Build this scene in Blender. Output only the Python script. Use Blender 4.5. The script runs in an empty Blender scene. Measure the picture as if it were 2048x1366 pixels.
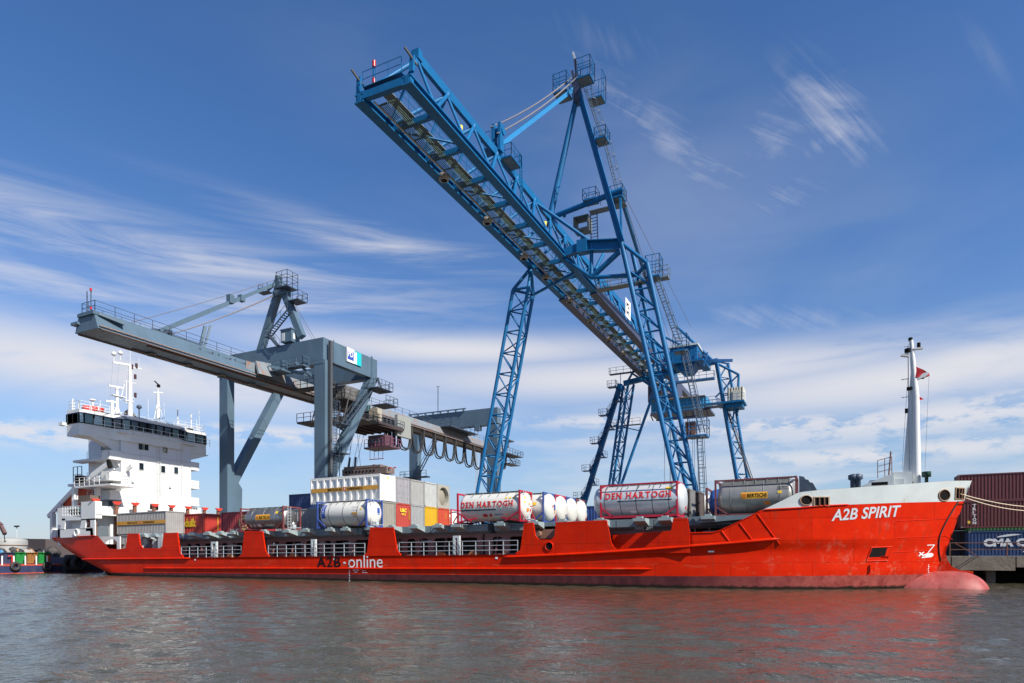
import bpy, math, random
from mathutils import Vector, Matrix
random.seed(7)
# ------------------------------------------------------------------ camera, sky, sun
F, HZ, CX, EYE = 1290.0, 1110.0, 1024.0, 2.4          # the photograph's focal length, eye level, centre (pixels), eye height (m)
TH = math.atan(F/2629.0); C_, S_ = math.cos(TH), math.sin(TH)
scene = bpy.context.scene
cam = bpy.data.cameras.new('camera'); camo = bpy.data.objects.new('camera', cam)
scene.collection.objects.link(camo); scene.camera = camo
camo.location = (0, 0, EYE); camo.rotation_euler = (math.pi/2, 0, TH)
cam.sensor_width = 36; cam.lens = 36*F/2048; cam.shift_y = (HZ-683)/2048
cam.clip_start = .5; cam.clip_end = 9000
SUN = Vector((1.09, -.30, 1.0)).normalized()
EL = math.asin(SUN.z); ROT = math.atan2(SUN.x, SUN.y)
world = bpy.data.worlds.new('World'); scene.world = world; world.use_nodes = True
scene.view_settings.view_transform = 'Standard'; scene.view_settings.look = 'None'
scene.view_settings.exposure = 0.55; scene.view_settings.gamma = 1.0

def build_sky():
    nt = world.node_tree; N = nt.nodes; Lk = nt.links; N.clear()
    def val(x, inp):
        if isinstance(x, (int, float)): inp.default_value = x
        else: Lk.new(x, inp)
    def m(op, a, b=0.0, c=0.0, clamp=False):
        n = N.new('ShaderNodeMath'); n.operation = op; n.use_clamp = clamp
        val(a, n.inputs[0]); val(b, n.inputs[1]); val(c, n.inputs[2]); return n.outputs[0]
    def noise(u, v, scale, detail=5, rough=.55, dist=0.0, w=0.0):
        cb = N.new('ShaderNodeCombineXYZ'); val(u, cb.inputs[0]); val(v, cb.inputs[1]); cb.inputs[2].default_value = w
        n = N.new('ShaderNodeTexNoise'); n.inputs['Scale'].default_value = scale; n.inputs['Detail'].default_value = detail
        n.inputs['Roughness'].default_value = rough; n.inputs['Distortion'].default_value = dist
        Lk.new(cb.outputs[0], n.inputs['Vector']); return n.outputs['Fac']
    def ramp(x, a, b):
        n = N.new('ShaderNodeMapRange'); n.interpolation_type = 'SMOOTHSTEP'
        val(x, n.inputs['Value']); n.inputs['From Min'].default_value = a; n.inputs['From Max'].default_value = b; return n.outputs[0]
    tc = N.new('ShaderNodeTexCoord'); sp = N.new('ShaderNodeSeparateXYZ'); Lk.new(tc.outputs['Generated'], sp.inputs[0])
    x, y, z = sp.outputs
    az = m('ARCTAN2', x, y)                                  # 0 = across the quay, negative towards the stern
    el = m('DIVIDE', z, m('SQRT', m('ADD', m('MULTIPLY', x, x), m('MULTIPLY', y, y))))
    def A(px): return math.atan((px-CX)/F) - TH
    def E(px, py): return (HZ-py)/math.hypot(F, px-CX)
    def blob(px, py, wx, wy, ang=0.0):                       # soft patch of sky round one direction
        da = m('SUBTRACT', az, A(px)); de = m('SUBTRACT', el, E(px, py)); ca, sa = math.cos(ang), math.sin(ang)
        p = m('DIVIDE', m('ADD', m('MULTIPLY', da, ca), m('MULTIPLY', de, sa)), wx/F)
        q = m('DIVIDE', m('SUBTRACT', m('MULTIPLY', de, ca), m('MULTIPLY', da, sa)), wy/F)
        d = m('ADD', m('MULTIPLY', p, p), m('MULTIPLY', q, q))
        return m('POWER', 2.718, m('MULTIPLY', d, -1.0))
    def streak(ang, sx, sy, scale, w, dist=.6, detail=7):
        ca, sa = math.cos(ang), math.sin(ang)
        u = m('ADD', m('MULTIPLY', az, ca), m('MULTIPLY', el, sa)); v = m('SUBTRACT', m('MULTIPLY', el, ca), m('MULTIPLY', az, sa))
        return noise(m('MULTIPLY', u, sx), m('MULTIPLY', v, sy), scale, detail, .6, dist, w)
    def mx(*a):
        r = a[0]
        for b in a[1:]: r = m('MAXIMUM', r, b)
        return r
    fine = streak(.04, 1.0, 9.0, 3.2, 1.3); broad = streak(-.05, 1.0, 4.0, 2.2, 5.1, .9)
    big = noise(az, m('MULTIPLY', el, 2.4), 2.6, 4, .5, .3, 2.2)
    # long streaks on the left
    left = m('MULTIPLY', mx(blob(300, 500, 560, 55, -.05), blob(120, 590, 480, 85), blob(560, 610, 300, 60, .1), blob(760, 490, 260, 30, -.12)), ramp(fine, .30, .72))
    # the flat band above the cranes' feet
    band = m('MULTIPLY', mx(blob(1300, 752, 620, 46, .0), blob(1850, 752, 520, 52, .02), blob(1980, 715, 300, 40, .06), blob(250, 740, 620, 62, -.02), blob(900, 700, 420, 34)), ramp(broad, .22, .58))
    # low puffs near the horizon
    puffn = noise(m('MULTIPLY', az, 1.0), m('MULTIPLY', el, 2.6), 17.0, 7, .62, .1, 4.0)
    puff = m('MULTIPLY', mx(blob(1880, 832, 470, 36, .02), blob(1560, 850, 240, 20), blob(1800, 905, 420, 22), blob(560, 870, 260, 20), blob(60, 865, 220, 22), blob(1250, 840, 220, 16)), ramp(puffn, .36, .54))
    low = m('MULTIPLY', mx(blob(1800, 930, 900, 70), blob(1200, 880, 420, 20)), m('MULTIPLY', ramp(noise(az, m('MULTIPLY', el, 5.0), 5.0, 5, .55, .2, 9.0), .36, .66), .62))
    # high wisps on the right: each a hooked tuft with combed threads
    iso = noise(az, el, 9.0, 8, .62, .8, 6.1); comb = m('ADD', m('MULTIPLY', streak(-.95, 1.5, 15.0, 3.0, 7.7, 1.6, 9), .5), m('MULTIPLY', iso, .5)); comb2 = m('ADD', m('MULTIPLY', streak(-.60, 1.4, 14.0, 3.0, 3.9, 1.6, 9), .5), m('MULTIPLY', iso, .5)); comb3 = streak(-1.25, 1.1, 9.0, 3.6, 2.9, .7)
    w1 = m('MULTIPLY', mx(blob(1660, 225, 105, 40, -1.0), blob(1668, 272, 50, 22, .35)), ramp(comb, .36, .66))
    w2 = m('MULTIPLY', mx(blob(1385, 312, 120, 34, -.68), blob(1415, 345, 46, 18), m('MULTIPLY', blob(1290, 235, 150, 40, -.75), .6)), ramp(comb2, .36, .66))
    w3 = m('MULTIPLY', mx(blob(1545, 400, 90, 44, .1), blob(1545, 275, 60, 60, -.9), blob(1570, 640, 150, 26, -.18), blob(1640, 660, 60, 14)), ramp(comb2, .30, .75))
    w4 = m('MULTIPLY', mx(blob(1960, 110, 70, 22, -1.1), blob(1520, 250, 160, 26, -.7), blob(1230, 90, 110, 36, -.5), blob(660, 620, 120, 24, .3)), m('MULTIPLY', ramp(comb3, .34, .78), .55))
    veil = m('MULTIPLY', mx(blob(1350, 420, 620, 250, -.45), blob(300, 660, 700, 150)), m('MULTIPLY', ramp(big, .30, .75), .15))
    d = mx(m('MULTIPLY', left, .66), m('MULTIPLY', band, .92), m('MULTIPLY', puff, .86), low, m('MULTIPLY', w1, .50), m('MULTIPLY', w2, .46), m('MULTIPLY', w3, .36), m('MULTIPLY', w4, .22), veil)
    d = m('MINIMUM', d, .93)
    # other directions of the sky get the same thin streaks
    away = ramp(m('ABSOLUTE', m('ADD', az, TH)), .85, 1.3)
    d = m('MAXIMUM', d, m('MULTIPLY', m('MULTIPLY', away, ramp(broad, .42, .7)), m('MULTIPLY', ramp(el, 1.4, .1), .6)))
    d = m('MULTIPLY', d, ramp(z, .0, .02))
    sky = N.new('ShaderNodeTexSky'); sky.sky_type = 'NISHITA'; sky.sun_disc = False
    sky.sun_elevation = EL; sky.sun_rotation = ROT; sky.air_density = 1.0; sky.dust_density = .25; sky.ozone_density = 2.0; sky.altitude = 0
    hs = N.new('ShaderNodeHueSaturation'); hs.inputs['Saturation'].default_value = SKY_SAT; hs.inputs['Value'].default_value = SKY_VAL
    tn = N.new('ShaderNodeMix'); tn.data_type = 'RGBA'; tn.blend_type = 'MULTIPLY'; tn.inputs['Factor'].default_value = 1; Lk.new(sky.outputs[0], tn.inputs['A']); tn.inputs['B'].default_value = (.98, .93, 1.0, 1)
    Lk.new(tn.outputs['Result'], hs.inputs['Color'])
    mixn = N.new('ShaderNodeMix'); mixn.data_type = 'RGBA'
    hz = N.new('ShaderNodeMix'); hz.data_type = 'RGBA'; Lk.new(m('MULTIPLY', ramp(el, .34, .0), .72), hz.inputs['Factor']); Lk.new(hs.outputs[0], hz.inputs['A']); hz.inputs['B'].default_value = HAZE
    Lk.new(d, mixn.inputs['Factor']); Lk.new(hz.outputs['Result'], mixn.inputs['A']); mixn.inputs['B'].default_value = CLOUD
    bg = N.new('ShaderNodeBackground'); bg.inputs['Strength'].default_value = SKY_STR
    Lk.new(mixn.outputs['Result'], bg.inputs['Color'])
    out = N.new('ShaderNodeOutputWorld'); Lk.new(bg.outputs[0], out.inputs[0])
SKY_SAT, SKY_VAL, SKY_STR, CLOUD, HAZE = 1.25, 1.0, .10, (5.4, 5.35, 5.6, 1), (2.15, 3.2, 4.5, 1)
build_sky()
sl = bpy.data.lights.new('sun', 'SUN'); sl.energy = 5.0; sl.angle = math.radians(.5); sl.color = (1.0, .95, .87)
so = bpy.data.objects.new('sun', sl); scene.collection.objects.link(so)
so.rotation_euler = SUN.to_track_quat('Z', 'Y').to_euler()

# ------------------------------------------------------------------ survey helpers: a ray of the photograph meets a real plane of the quay grid
def at(px, py, y):
    r = (px-CX)/F; x = y*(C_*r-S_)/(C_+S_*r)
    return Vector((x, y, EYE+(HZ-py)*(-S_*x+C_*y)/F))
def atx(px, py, x):
    r = (px-CX)/F; y = x*(C_+S_*r)/(C_*r-S_)
    return Vector((x, y, EYE+(HZ-py)*(-S_*x+C_*y)/F))
TRIM = .008
def SL(px, py, y):                                           # the same, in the trimmed ship's own frame
    p = at(px, py, y); p.z -= TRIM*(p.x+40); return p
def SLX(px, py, x):
    p = atx(px, py, x); p.z -= TRIM*(p.x+40); return p

# ------------------------------------------------------------------ materials
MATS = {}
def mat(name, col, rough=.5, metal=0.0, var=.12, vs=3.0, rust=0.0, rustcol=(.16,.06,.025), bump=0.0, bs=6.0, spec=.5, streak=0.0, coat=0.0):
    if name in MATS: return MATS[name]
    mt = bpy.data.materials.new(name); mt.use_nodes = True; nt = mt.node_tree; N, L = nt.nodes, nt.links
    b = N['Principled BSDF']; b.inputs['Roughness'].default_value = rough; b.inputs['Metallic'].default_value = metal
    b.inputs['Specular IOR Level'].default_value = spec; b.inputs['Coat Weight'].default_value = coat
    tc = N.new('ShaderNodeTexCoord'); mp = N.new('ShaderNodeMapping'); L.new(tc.outputs['Object'], mp.inputs['Vector'])
    mp.inputs['Scale'].default_value = (1, 1, .35 if streak else 1)
    n1 = N.new('ShaderNodeTexNoise'); n1.inputs['Scale'].default_value = vs; n1.inputs['Detail'].default_value = 6; n1.inputs['Roughness'].default_value = .65
    L.new(mp.outputs[0], n1.inputs['Vector'])
    mr = N.new('ShaderNodeMapRange'); mr.inputs['From Min'].default_value = .25; mr.inputs['From Max'].default_value = .75
    mr.inputs['To Min'].default_value = 1-var; mr.inputs['To Max'].default_value = 1+var; L.new(n1.outputs['Fac'], mr.inputs['Value'])
    mu = N.new('ShaderNodeVectorMath'); mu.operation = 'SCALE'; mu.inputs[0].default_value = col[:3]; L.new(mr.outputs[0], mu.inputs['Scale'])
    last = mu.outputs[0]
    if rust:
        n2 = N.new('ShaderNodeTexNoise'); n2.inputs['Scale'].default_value = vs*.9; n2.inputs['Detail'].default_value = 9; n2.inputs['Roughness'].default_value = .7
        mp2 = N.new('ShaderNodeMapping'); mp2.inputs['Location'].default_value = (5, 3, 1); mp2.inputs['Scale'].default_value = (1.6, 1.6, .45)
        L.new(tc.outputs['Object'], mp2.inputs['Vector']); L.new(mp2.outputs[0], n2.inputs['Vector'])
        r2 = N.new('ShaderNodeMapRange'); r2.inputs['From Min'].default_value = .68-rust*.3; r2.inputs['From Max'].default_value = .80-rust*.25; L.new(n2.outputs['Fac'], r2.inputs['Value'])
        mx = N.new('ShaderNodeMix'); mx.data_type = 'RGBA'; L.new(r2.outputs[0], mx.inputs['Factor']); L.new(last, mx.inputs['A']); mx.inputs['B'].default_value = (*rustcol, 1)
        last = mx.outputs['Result']
    L.new(last, b.inputs['Base Color'])
    if bump:
        n3 = N.new('ShaderNodeTexNoise'); n3.inputs['Scale'].default_value = bs; n3.inputs['Detail'].default_value = 3; L.new(tc.outputs['Object'], n3.inputs['Vector'])
        bp = N.new('ShaderNodeBump'); bp.inputs['Strength'].default_value = bump; bp.inputs['Distance'].default_value = .05
        L.new(n3.outputs['Fac'], bp.inputs['Height']); L.new(bp.outputs[0], b.inputs['Normal'])
    MATS[name] = mt; return mt

def hull_material():
    mt = bpy.data.materials.new('hull_paint'); mt.use_nodes = True; nt = mt.node_tree; N, L = nt.nodes, nt.links
    b = N['Principled BSDF']; b.inputs['Roughness'].default_value = .4; b.inputs['Specular IOR Level'].default_value = .12
    tc = N.new('ShaderNodeTexCoord'); sp = N.new('ShaderNodeSeparateXYZ'); L.new(tc.outputs['Object'], sp.inputs[0])
    def no(scale, sc=(1,1,1), loc=(0,0,0), det=6, rough=.6):
        mp = N.new('ShaderNodeMapping'); mp.inputs['Scale'].default_value = sc; mp.inputs['Location'].default_value = loc; L.new(tc.outputs['Object'], mp.inputs['Vector'])
        n = N.new('ShaderNodeTexNoise'); n.inputs['Scale'].default_value = scale; n.inputs['Detail'].default_value = det; n.inputs['Roughness'].default_value = rough
        L.new(mp.outputs[0], n.inputs['Vector']); return n.outputs['Fac']
    def mr(v, a, c, d=0, e=1):
        n = N.new('ShaderNodeMapRange'); L.new(v, n.inputs['Value'])
        for k, q in zip(('From Min','From Max','To Min','To Max'), (a, c, d, e)): n.inputs[k].default_value = q
        return n.outputs[0]
    def mix(f, a, c):
        n = N.new('ShaderNodeMix'); n.data_type = 'RGBA'; L.new(f, n.inputs['Factor'])
        for s, q in (('A', a), ('B', c)):
            if isinstance(q, tuple): n.inputs[s].default_value = (*q, 1)
            else: L.new(q, n.inputs[s])
        return n.outputs['Result']
    def mul(a, c):
        n = N.new('ShaderNodeMath'); n.operation = 'MULTIPLY'; L.new(a, n.inputs[0]); L.new(c, n.inputs[1]); return n.outputs[0]
    red = mix(mr(no(.7), .3, .7), (.66,.021,.0008), (.55,.014,.0008))
    red = mix(mr(no(2.2, (1,1,.25)), .62, .8), red, (.42,.010,.003))                           # faint vertical runs
    chalk = mul(mul(mr(no(1.1, (1,1,.8), (3,1,7), 9, .72), .56, .74), mr(sp.outputs[0], 34, 43)), mr(sp.outputs[2], 6.0, 1.0))
    red = mix(chalk, red, (.58,.20,.13))                                                       # rubbed paint under the bow flare
    boot = mix(mr(no(1.6, (1,1,.5), (1,9,2), 8, .7), .35, .7), (.060,.018,.021), (.125,.034,.034))
    bootb = mix(mr(no(1.3, (1,1,1), (7,2,2), 9, .7), .42, .66), (.36,.085,.07), (.20,.032,.028))
    boot = mix(mr(sp.outputs[0], 30, 41), boot, bootb)
    boot = mix(mr(no(5, (1,1,1), (2,2,2), 6, .75), .70, .76), boot, (.30,.27,.24))
    n = N.new('ShaderNodeMath'); n.operation = 'ADD'; L.new(sp.outputs[2], n.inputs[0]); nn = mr(no(3.0), .3, .7, -.012, .012); L.new(nn, n.inputs[1])
    cbn = N.new('ShaderNodeCombineXYZ'); L.new(sp.outputs[0], cbn.inputs[0]); L.new(sp.outputs[2], cbn.inputs[1])
    br = N.new('ShaderNodeTexBrick'); L.new(cbn.outputs[0], br.inputs['Vector']); br.inputs['Scale'].default_value = 1; br.inputs['Brick Width'].default_value = 5.2; br.inputs['Row Height'].default_value = 1.55
    br.inputs['Mortar Size'].default_value = .02; br.inputs['Mortar Smooth'].default_value = .4; br.inputs['Color1'].default_value = (1,1,1,1); br.inputs['Color2'].default_value = (.86,.86,.86,1); br.inputs['Mortar'].default_value = (.42,.42,.42,1)
    pm_ = N.new('ShaderNodeMix'); pm_.data_type = 'RGBA'; pm_.blend_type = 'MULTIPLY'; pm_.inputs['Factor'].default_value = .8; L.new(red, pm_.inputs['A']); L.new(br.outputs['Color'], pm_.inputs['B']); red = pm_.outputs['Result']
    runs = mul(mr(no(3.0, (1,1,.09), (4,0,2), 5, .7), .54, .72), mr(no(.5, (1,1,1), (9,9,1), 3), .42, .58)); red = mix(runs, red, (.30,.030,.012))     # rust and dirt runs
    scuf = mul(mr(no(2.4, (.18,1,1), (2,7,2), 8, .72), .57, .70), mr(sp.outputs[2], 3.4, .8)); red = mix(scuf, red, (.50,.11,.05))                     # fender scrapes along the belting
    col = mix(mr(n.outputs[0], BOOT_Z-.012, BOOT_Z+.012), boot, red)
    wd = N.new('ShaderNodeMath'); wd.operation = 'ADD'; L.new(sp.outputs[2], wd.inputs[0]); L.new(mr(sp.outputs[0], -50, 50, -.47, .33), wd.inputs[1]); wd2 = N.new('ShaderNodeMath'); wd2.operation = 'ADD'; L.new(wd.outputs[0], wd2.inputs[0]); L.new(mr(no(2.2), .3, .7, -.07, .07), wd2.inputs[1])
    col = mix(mr(wd2.outputs[0], .06, .20), (.020,.014,.010), col)                                                                                  # wet weed line
    wet = mr(sp.outputs[2], -.35, .12)
    L.new(col, b.inputs['Base Color'])
    n3 = no(.55, (1,1,1), (0,0,0), 3); bp = N.new('ShaderNodeBump'); bp.inputs['Strength'].default_value = .35; bp.inputs['Distance'].default_value = .10
    L.new(n3, bp.inputs['Height']); L.new(bp.outputs[0], b.inputs['Normal'])
    return mt
BOOT_Z = .63
HULL = hull_material()
def water_material():
    mt = bpy.data.materials.new('water'); mt.use_nodes = True; nt = mt.node_tree; N, L = nt.nodes, nt.links
    b = N['Principled BSDF']; b.inputs['Base Color'].default_value = (.055,.049,.030,1); b.inputs['Roughness'].default_value = .05; b.inputs['IOR'].default_value = 1.33
    tc = N.new('ShaderNodeTexCoord'); prev = None
    for sc, st, dist, s3, ang in ((3.2, 1.0, .060, (1,1.2,1), -.3), (8, 1.0, .024, (1,1.2,1), .3)):
        mp = N.new('ShaderNodeMapping'); mp.inputs['Scale'].default_value = s3; mp.inputs['Rotation'].default_value = (0,0,ang); L.new(tc.outputs['Object'], mp.inputs['Vector'])
        n = N.new('ShaderNodeTexNoise'); n.inputs['Scale'].default_value = sc; n.inputs['Detail'].default_value = 3; n.inputs['Roughness'].default_value = .55; n.inputs['Distortion'].default_value = .35
        L.new(mp.outputs[0], n.inputs['Vector'])
        bp = N.new('ShaderNodeBump'); bp.inputs['Strength'].default_value = st; bp.inputs['Distance'].default_value = dist
        L.new(n.outputs['Fac'], bp.inputs['Height'])
        if prev: L.new(prev, bp.inputs['Normal'])
        prev = bp.outputs[0]
    L.new(prev, b.inputs['Normal']); return mt
def glass(name, col=(.01,.015,.02), rough=.06):
    return mat(name, col, rough, var=.3, vs=.8, spec=.8)
WHITE = mat('white_paint', (.66,.66,.64), .4, var=.05, vs=1.2, rust=.12, rustcol=(.50,.38,.27))
SHIPGREY = mat('ship_grey', (.30,.32,.37), .45, var=.05)
PALE = mat('pale_grey_paint', (.52,.56,.55), .45, var=.09, vs=.8, rust=.28, rustcol=(.42,.36,.26))
BLUE = mat('blue_crane_paint', (.004,.112,.275), .5, spec=.3, var=.16, vs=1.0, rust=.12, rustcol=(.03,.07,.14))
BLUED = mat('dark_blue_rail_girder', (.045,.055,.10), .5, var=.2, vs=.8, rust=.3, rustcol=(.10,.06,.04))
CG = mat('grey_crane_paint', (.080,.128,.172), .45, var=.18, vs=.6, streak=1, rust=.12, rustcol=(.14,.10,.08))
CGR = mat('rusty_grey_girder', (.17,.20,.22), .55, var=.15, vs=.9, rust=.62, rustcol=(.24,.13,.085))
RUST = mat('rusty_brown_steel', (.17,.075,.045), .8, var=.35, vs=2.5)
COAM = mat('brown_coaming_paint', (.20,.10,.085), .6, var=.2, vs=1.5, streak=1)
HATCH = mat('blue_grey_hatch_paint', (.15,.20,.22), .5, var=.18, vs=1.2, rust=.2)
DARK = mat('dark_void', (.012,.010,.010), .9, var=.2, spec=.08)
BLACK = mat('black_rubber', (.018,.018,.020), .7, var=.3, vs=5)
GRAT = mat('grating', (.15,.17,.165), .7, var=.3, vs=6)
RAILM = mat('galvanised_rail', (.42,.45,.47), .4, var=.1)
DRAIL = mat('dark_rail', (.05,.07,.10), .5, var=.2)
GLASS = glass('bridge_glass')
ROPE = mat('rope', (.55,.47,.33), .9, var=.2, vs=9)
# ------------------------------------------------------------------ mesh helper
COL = scene.collection; ORG = {}
class MB:
    def __init__(s): s.v = []; s.f = []; s.sm = []; s.mi = []; s.cm = 0
    def face(s, idx, smooth=False): s.f.append(idx); s.sm.append(smooth); s.mi.append(s.cm)
    def box(s, x0, y0, z0, x1, y1, z1):
        x0, x1 = sorted((x0, x1)); y0, y1 = sorted((y0, y1)); z0, z1 = sorted((z0, z1)); k = len(s.v)
        s.v += [(x0,y0,z0),(x1,y0,z0),(x1,y1,z0),(x0,y1,z0),(x0,y0,z1),(x1,y0,z1),(x1,y1,z1),(x0,y1,z1)]
        for q in ((0,3,2,1),(4,5,6,7),(0,1,5,4),(1,2,6,5),(2,3,7,6),(3,0,4,7)): s.face([k+i for i in q])
        return s
    def frame(s, p, q, up=(0,0,1)):
        p, q = Vector(p), Vector(q); d = (q-p).normalized(); u = Vector(up)
        if abs(d.dot(u)) > .985: u = Vector((0,1,0)) if abs(d.y) < .9 else Vector((1,0,0))
        a = d.cross(u).normalized(); return p, q, a, a.cross(d).normalized()
    def bar(s, p, q, w, h=None, up=(0,0,1)):
        h = h or w; p, q, a, b = s.frame(p, q, up); k = len(s.v)
        for e in (p, q):
            for i, j in ((-1,-1),(1,-1),(1,1),(-1,1)): s.v.append(tuple(e+a*(i*w/2)+b*(j*h/2)))
        for f in ((0,1,2,3),(7,6,5,4),(0,4,5,1),(1,5,6,2),(2,6,7,3),(3,7,4,0)): s.face([k+i for i in f])
        return s
    def ibeam(s, p, q, w, h, t=.06, up=(0,0,1)):
        P, Q, a, b = s.frame(p, q, up)
        s.bar(P+b*(h/2-t/2), Q+b*(h/2-t/2), w, t, up); s.bar(P-b*(h/2-t/2), Q-b*(h/2-t/2), w, t, up); s.bar(P, Q, t, h-2*t, up); return s
    def tube(s, p, q, r, n=8, r2=None, cap=True):
        r2 = r if r2 is None else r2; p, q, a, b = s.frame(p, q); k = len(s.v)
        for e, rr in ((p, r), (q, r2)):
            for i in range(n):
                t = 2*math.pi*i/n; s.v.append(tuple(e+a*(rr*math.cos(t))+b*(rr*math.sin(t))))
        for i in range(n): s.face([k+i, k+(i+1)%n, k+n+(i+1)%n, k+n+i], n > 5)
        if cap and n > 4:
            for e, o, fl in ((p, 0, 1), (q, n, 0)):
                m = len(s.v); s.v += s.v[k+o:k+o+n]; idx = list(range(m, m+n)); s.face(idx[::-1] if fl else idx)
        return s
    def path(s, pts, r, n=6):
        for a, b in zip(pts, pts[1:]): s.tube(a, b, r, n, cap=False)
        return s
    def prism(s, pts, off):                                  # closed outline swept along off
        k = len(s.v); n = len(pts); o = Vector(off)
        s.v += [tuple(p) for p in pts]+[tuple(Vector(p)+o) for p in pts]
        s.face(list(range(k, k+n))); s.face(list(range(k+2*n-1, k+n-1, -1)))
        for i in range(n): j = (i+1) % n; s.face([k+j, k+i, k+n+i, k+n+j])
        return s
    def grid(s, rows, smooth=True, close=False):
        k = len(s.v); m = len(rows[0])
        for r in rows: s.v += [tuple(p) for p in r]
        for i in range(len(rows)-1):
            for j in range(m if close else m-1):
                j2 = (j+1) % m; s.face([k+i*m+j, k+i*m+j2, k+(i+1)*m+j2, k+(i+1)*m+j], smooth)
        return s
    def lathe(s, prof, c, axis='x', n=24):                   # prof = [(distance along axis, radius)]
        rows = []
        for t, r in prof:
            row = []
            for i in range(n):
                a = 2*math.pi*i/n; u, w = r*math.cos(a), r*math.sin(a)
                row.append({'x': (c[0]+t, c[1]+u, c[2]+w), 'y': (c[0]+u, c[1]+t, c[2]+w), 'z': (c[0]+u, c[1]+w, c[2]+t)}[axis])
            rows.append(row)
        return s.grid(rows, True, True)
    def ring(s, c, R, r, axis='y', n=18, k=8, scale=(1,1)):
        rows = []
        for i in range(n+1):
            a = 2*math.pi*i/n; row = []
            for j in range(k):
                b = 2*math.pi*j/k; rr = R+r*math.cos(b); u, w, t = rr*math.cos(a)*scale[0], rr*math.sin(a)*scale[1], r*math.sin(b)
                row.append({'y': (c[0]+u, c[1]+t, c[2]+w), 'x': (c[0]+t, c[1]+u, c[2]+w), 'z': (c[0]+u, c[1]+w, c[2]+t)}[axis])
            rows.append(row)
        return s.grid(rows, True, True)
    def ladder(s, p, q, wdir, w=.5, step=.32, r=.03, cage=None):
        p, q, wd = Vector(p), Vector(q), Vector(wdir).normalized(); L = (q-p).length; d = (q-p)/L
        for e in (-1, 1): s.bar(p+wd*(e*w/2), q+wd*(e*w/2), r*1.6)
        for i in range(int(L/step)): c = p+d*((i+.5)*step); s.bar(c-wd*(w/2), c+wd*(w/2), r)
        if cage:
            nd = Vector(cage).normalized(); hoops = []; n = max(2, int(L/1.6))
            for i in range(n+1):
                c = p+d*(L*(.08+.9*i/n)); hoops.append([c+wd*(.38*math.cos(a))+nd*(.38+.38*math.sin(a)) for a in [math.pi*(-.25+1.5*k/6) for k in range(7)]])
            for h in hoops:
                for a, b in zip(h, h[1:]): s.bar(a, b, r)
            for k in (1, 3, 5): s.bar(hoops[0][k], hoops[-1][k], r)
        return s
    def stairs(s, p, q, wdir, w=.8, step=.35, rail=True):
        p, q, wd = Vector(p), Vector(q), Vector(wdir).normalized(); L = (q-p).length; n = int(L/step)
        for e in (-1, 1):
            s.bar(p+wd*(e*w/2), q+wd*(e*w/2), .06, .2)
            if rail:
                u = Vector((0,0,1)); s.bar(p+wd*(e*w/2)+u, q+wd*(e*w/2)+u, .05)
                for k in range(0, n+1, 4): c = p+(q-p)*(k/max(1, n))+wd*(e*w/2); s.bar(c, c+u, .04)
        for i in range(n): c = p+(q-p)*((i+.5)/n); s.bar(c-wd*(w/2), c+wd*(w/2), .2, .04)
        return s
    def railing(s, pts, h=1.05, sp=1.5, r=.035, mids=1, posts=True):
        pts = [Vector(p) for p in pts]; u = Vector((0,0,1))
        for a, b in zip(pts, pts[1:]):
            L = (b-a).length; n = max(1, round(L/sp))
            for k in range(mids+1):
                z = u*(h*(k+1)/(mids+1)); s.bar(a+z, b+z, r)
            for i in range(n+1): c = a+(b-a)*(i/n); s.bar(c, c+u*h, r*1.15)
        return s
    def deck(s, x0, y0, x1, y1, z, t=.12, rail=1.05, sides='xXyY', sp=1.2, r=.035):
        s.box(x0, y0, z-t, x1, y1, z); c = {'x': ((x0,y0),(x0,y1)), 'X': ((x1,y0),(x1,y1)), 'y': ((x0,y0),(x1,y0)), 'Y': ((x0,y1),(x1,y1))}
        if rail:
            for q in sides: (a, b), (d, e) = c[q]; s.railing([(a,b,z),(d,e,z)], rail, sp, r)
        return s
    def flat(s, vs, fs, mapper):
        k = len(s.v); s.v += [tuple(mapper(u, w)) for u, w in vs]
        for f in fs: s.face([k+i for i in f])
        return s
    def build(s, name, mats, parent=None, org=None):
        me = bpy.data.meshes.new(name); o = bpy.data.objects.new(name, me); COL.objects.link(o)
        g = Vector(org) if org is not None else (ORG[parent.name] if parent else Vector((0,0,0)))
        me.from_pydata([(a-g.x, b-g.y, c-g.z) for a, b, c in s.v], [], s.f)
        if not isinstance(mats, (list, tuple)): mats = [mats]
        for m_ in mats: me.materials.append(m_)
        me.polygons.foreach_set('use_smooth', s.sm); me.polygons.foreach_set('material_index', s.mi); me.update()
        if parent: o.parent = parent; ORG[o.name] = ORG[parent.name]
        else: o.location = g; ORG[o.name] = g
        return o
def tag(o, label=None, cat=None, group=None, kind=None):
    for k, v in (('label', label), ('category', cat), ('group', group), ('kind', kind)):
        if v: o[k] = v
    return o
def thing(name, loc, label, cat, group=None, rot=None, org=None):
    o = bpy.data.objects.new(name, None); COL.objects.link(o); o.location = loc; o.empty_display_size = .3
    if rot: o.rotation_euler = rot
    ORG[o.name] = Vector(org if org is not None else loc); return tag(o, label, cat, group)
def prot(mb, name, mats, parent): return mb.build(name, mats, parent)
_T = {}
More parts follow.
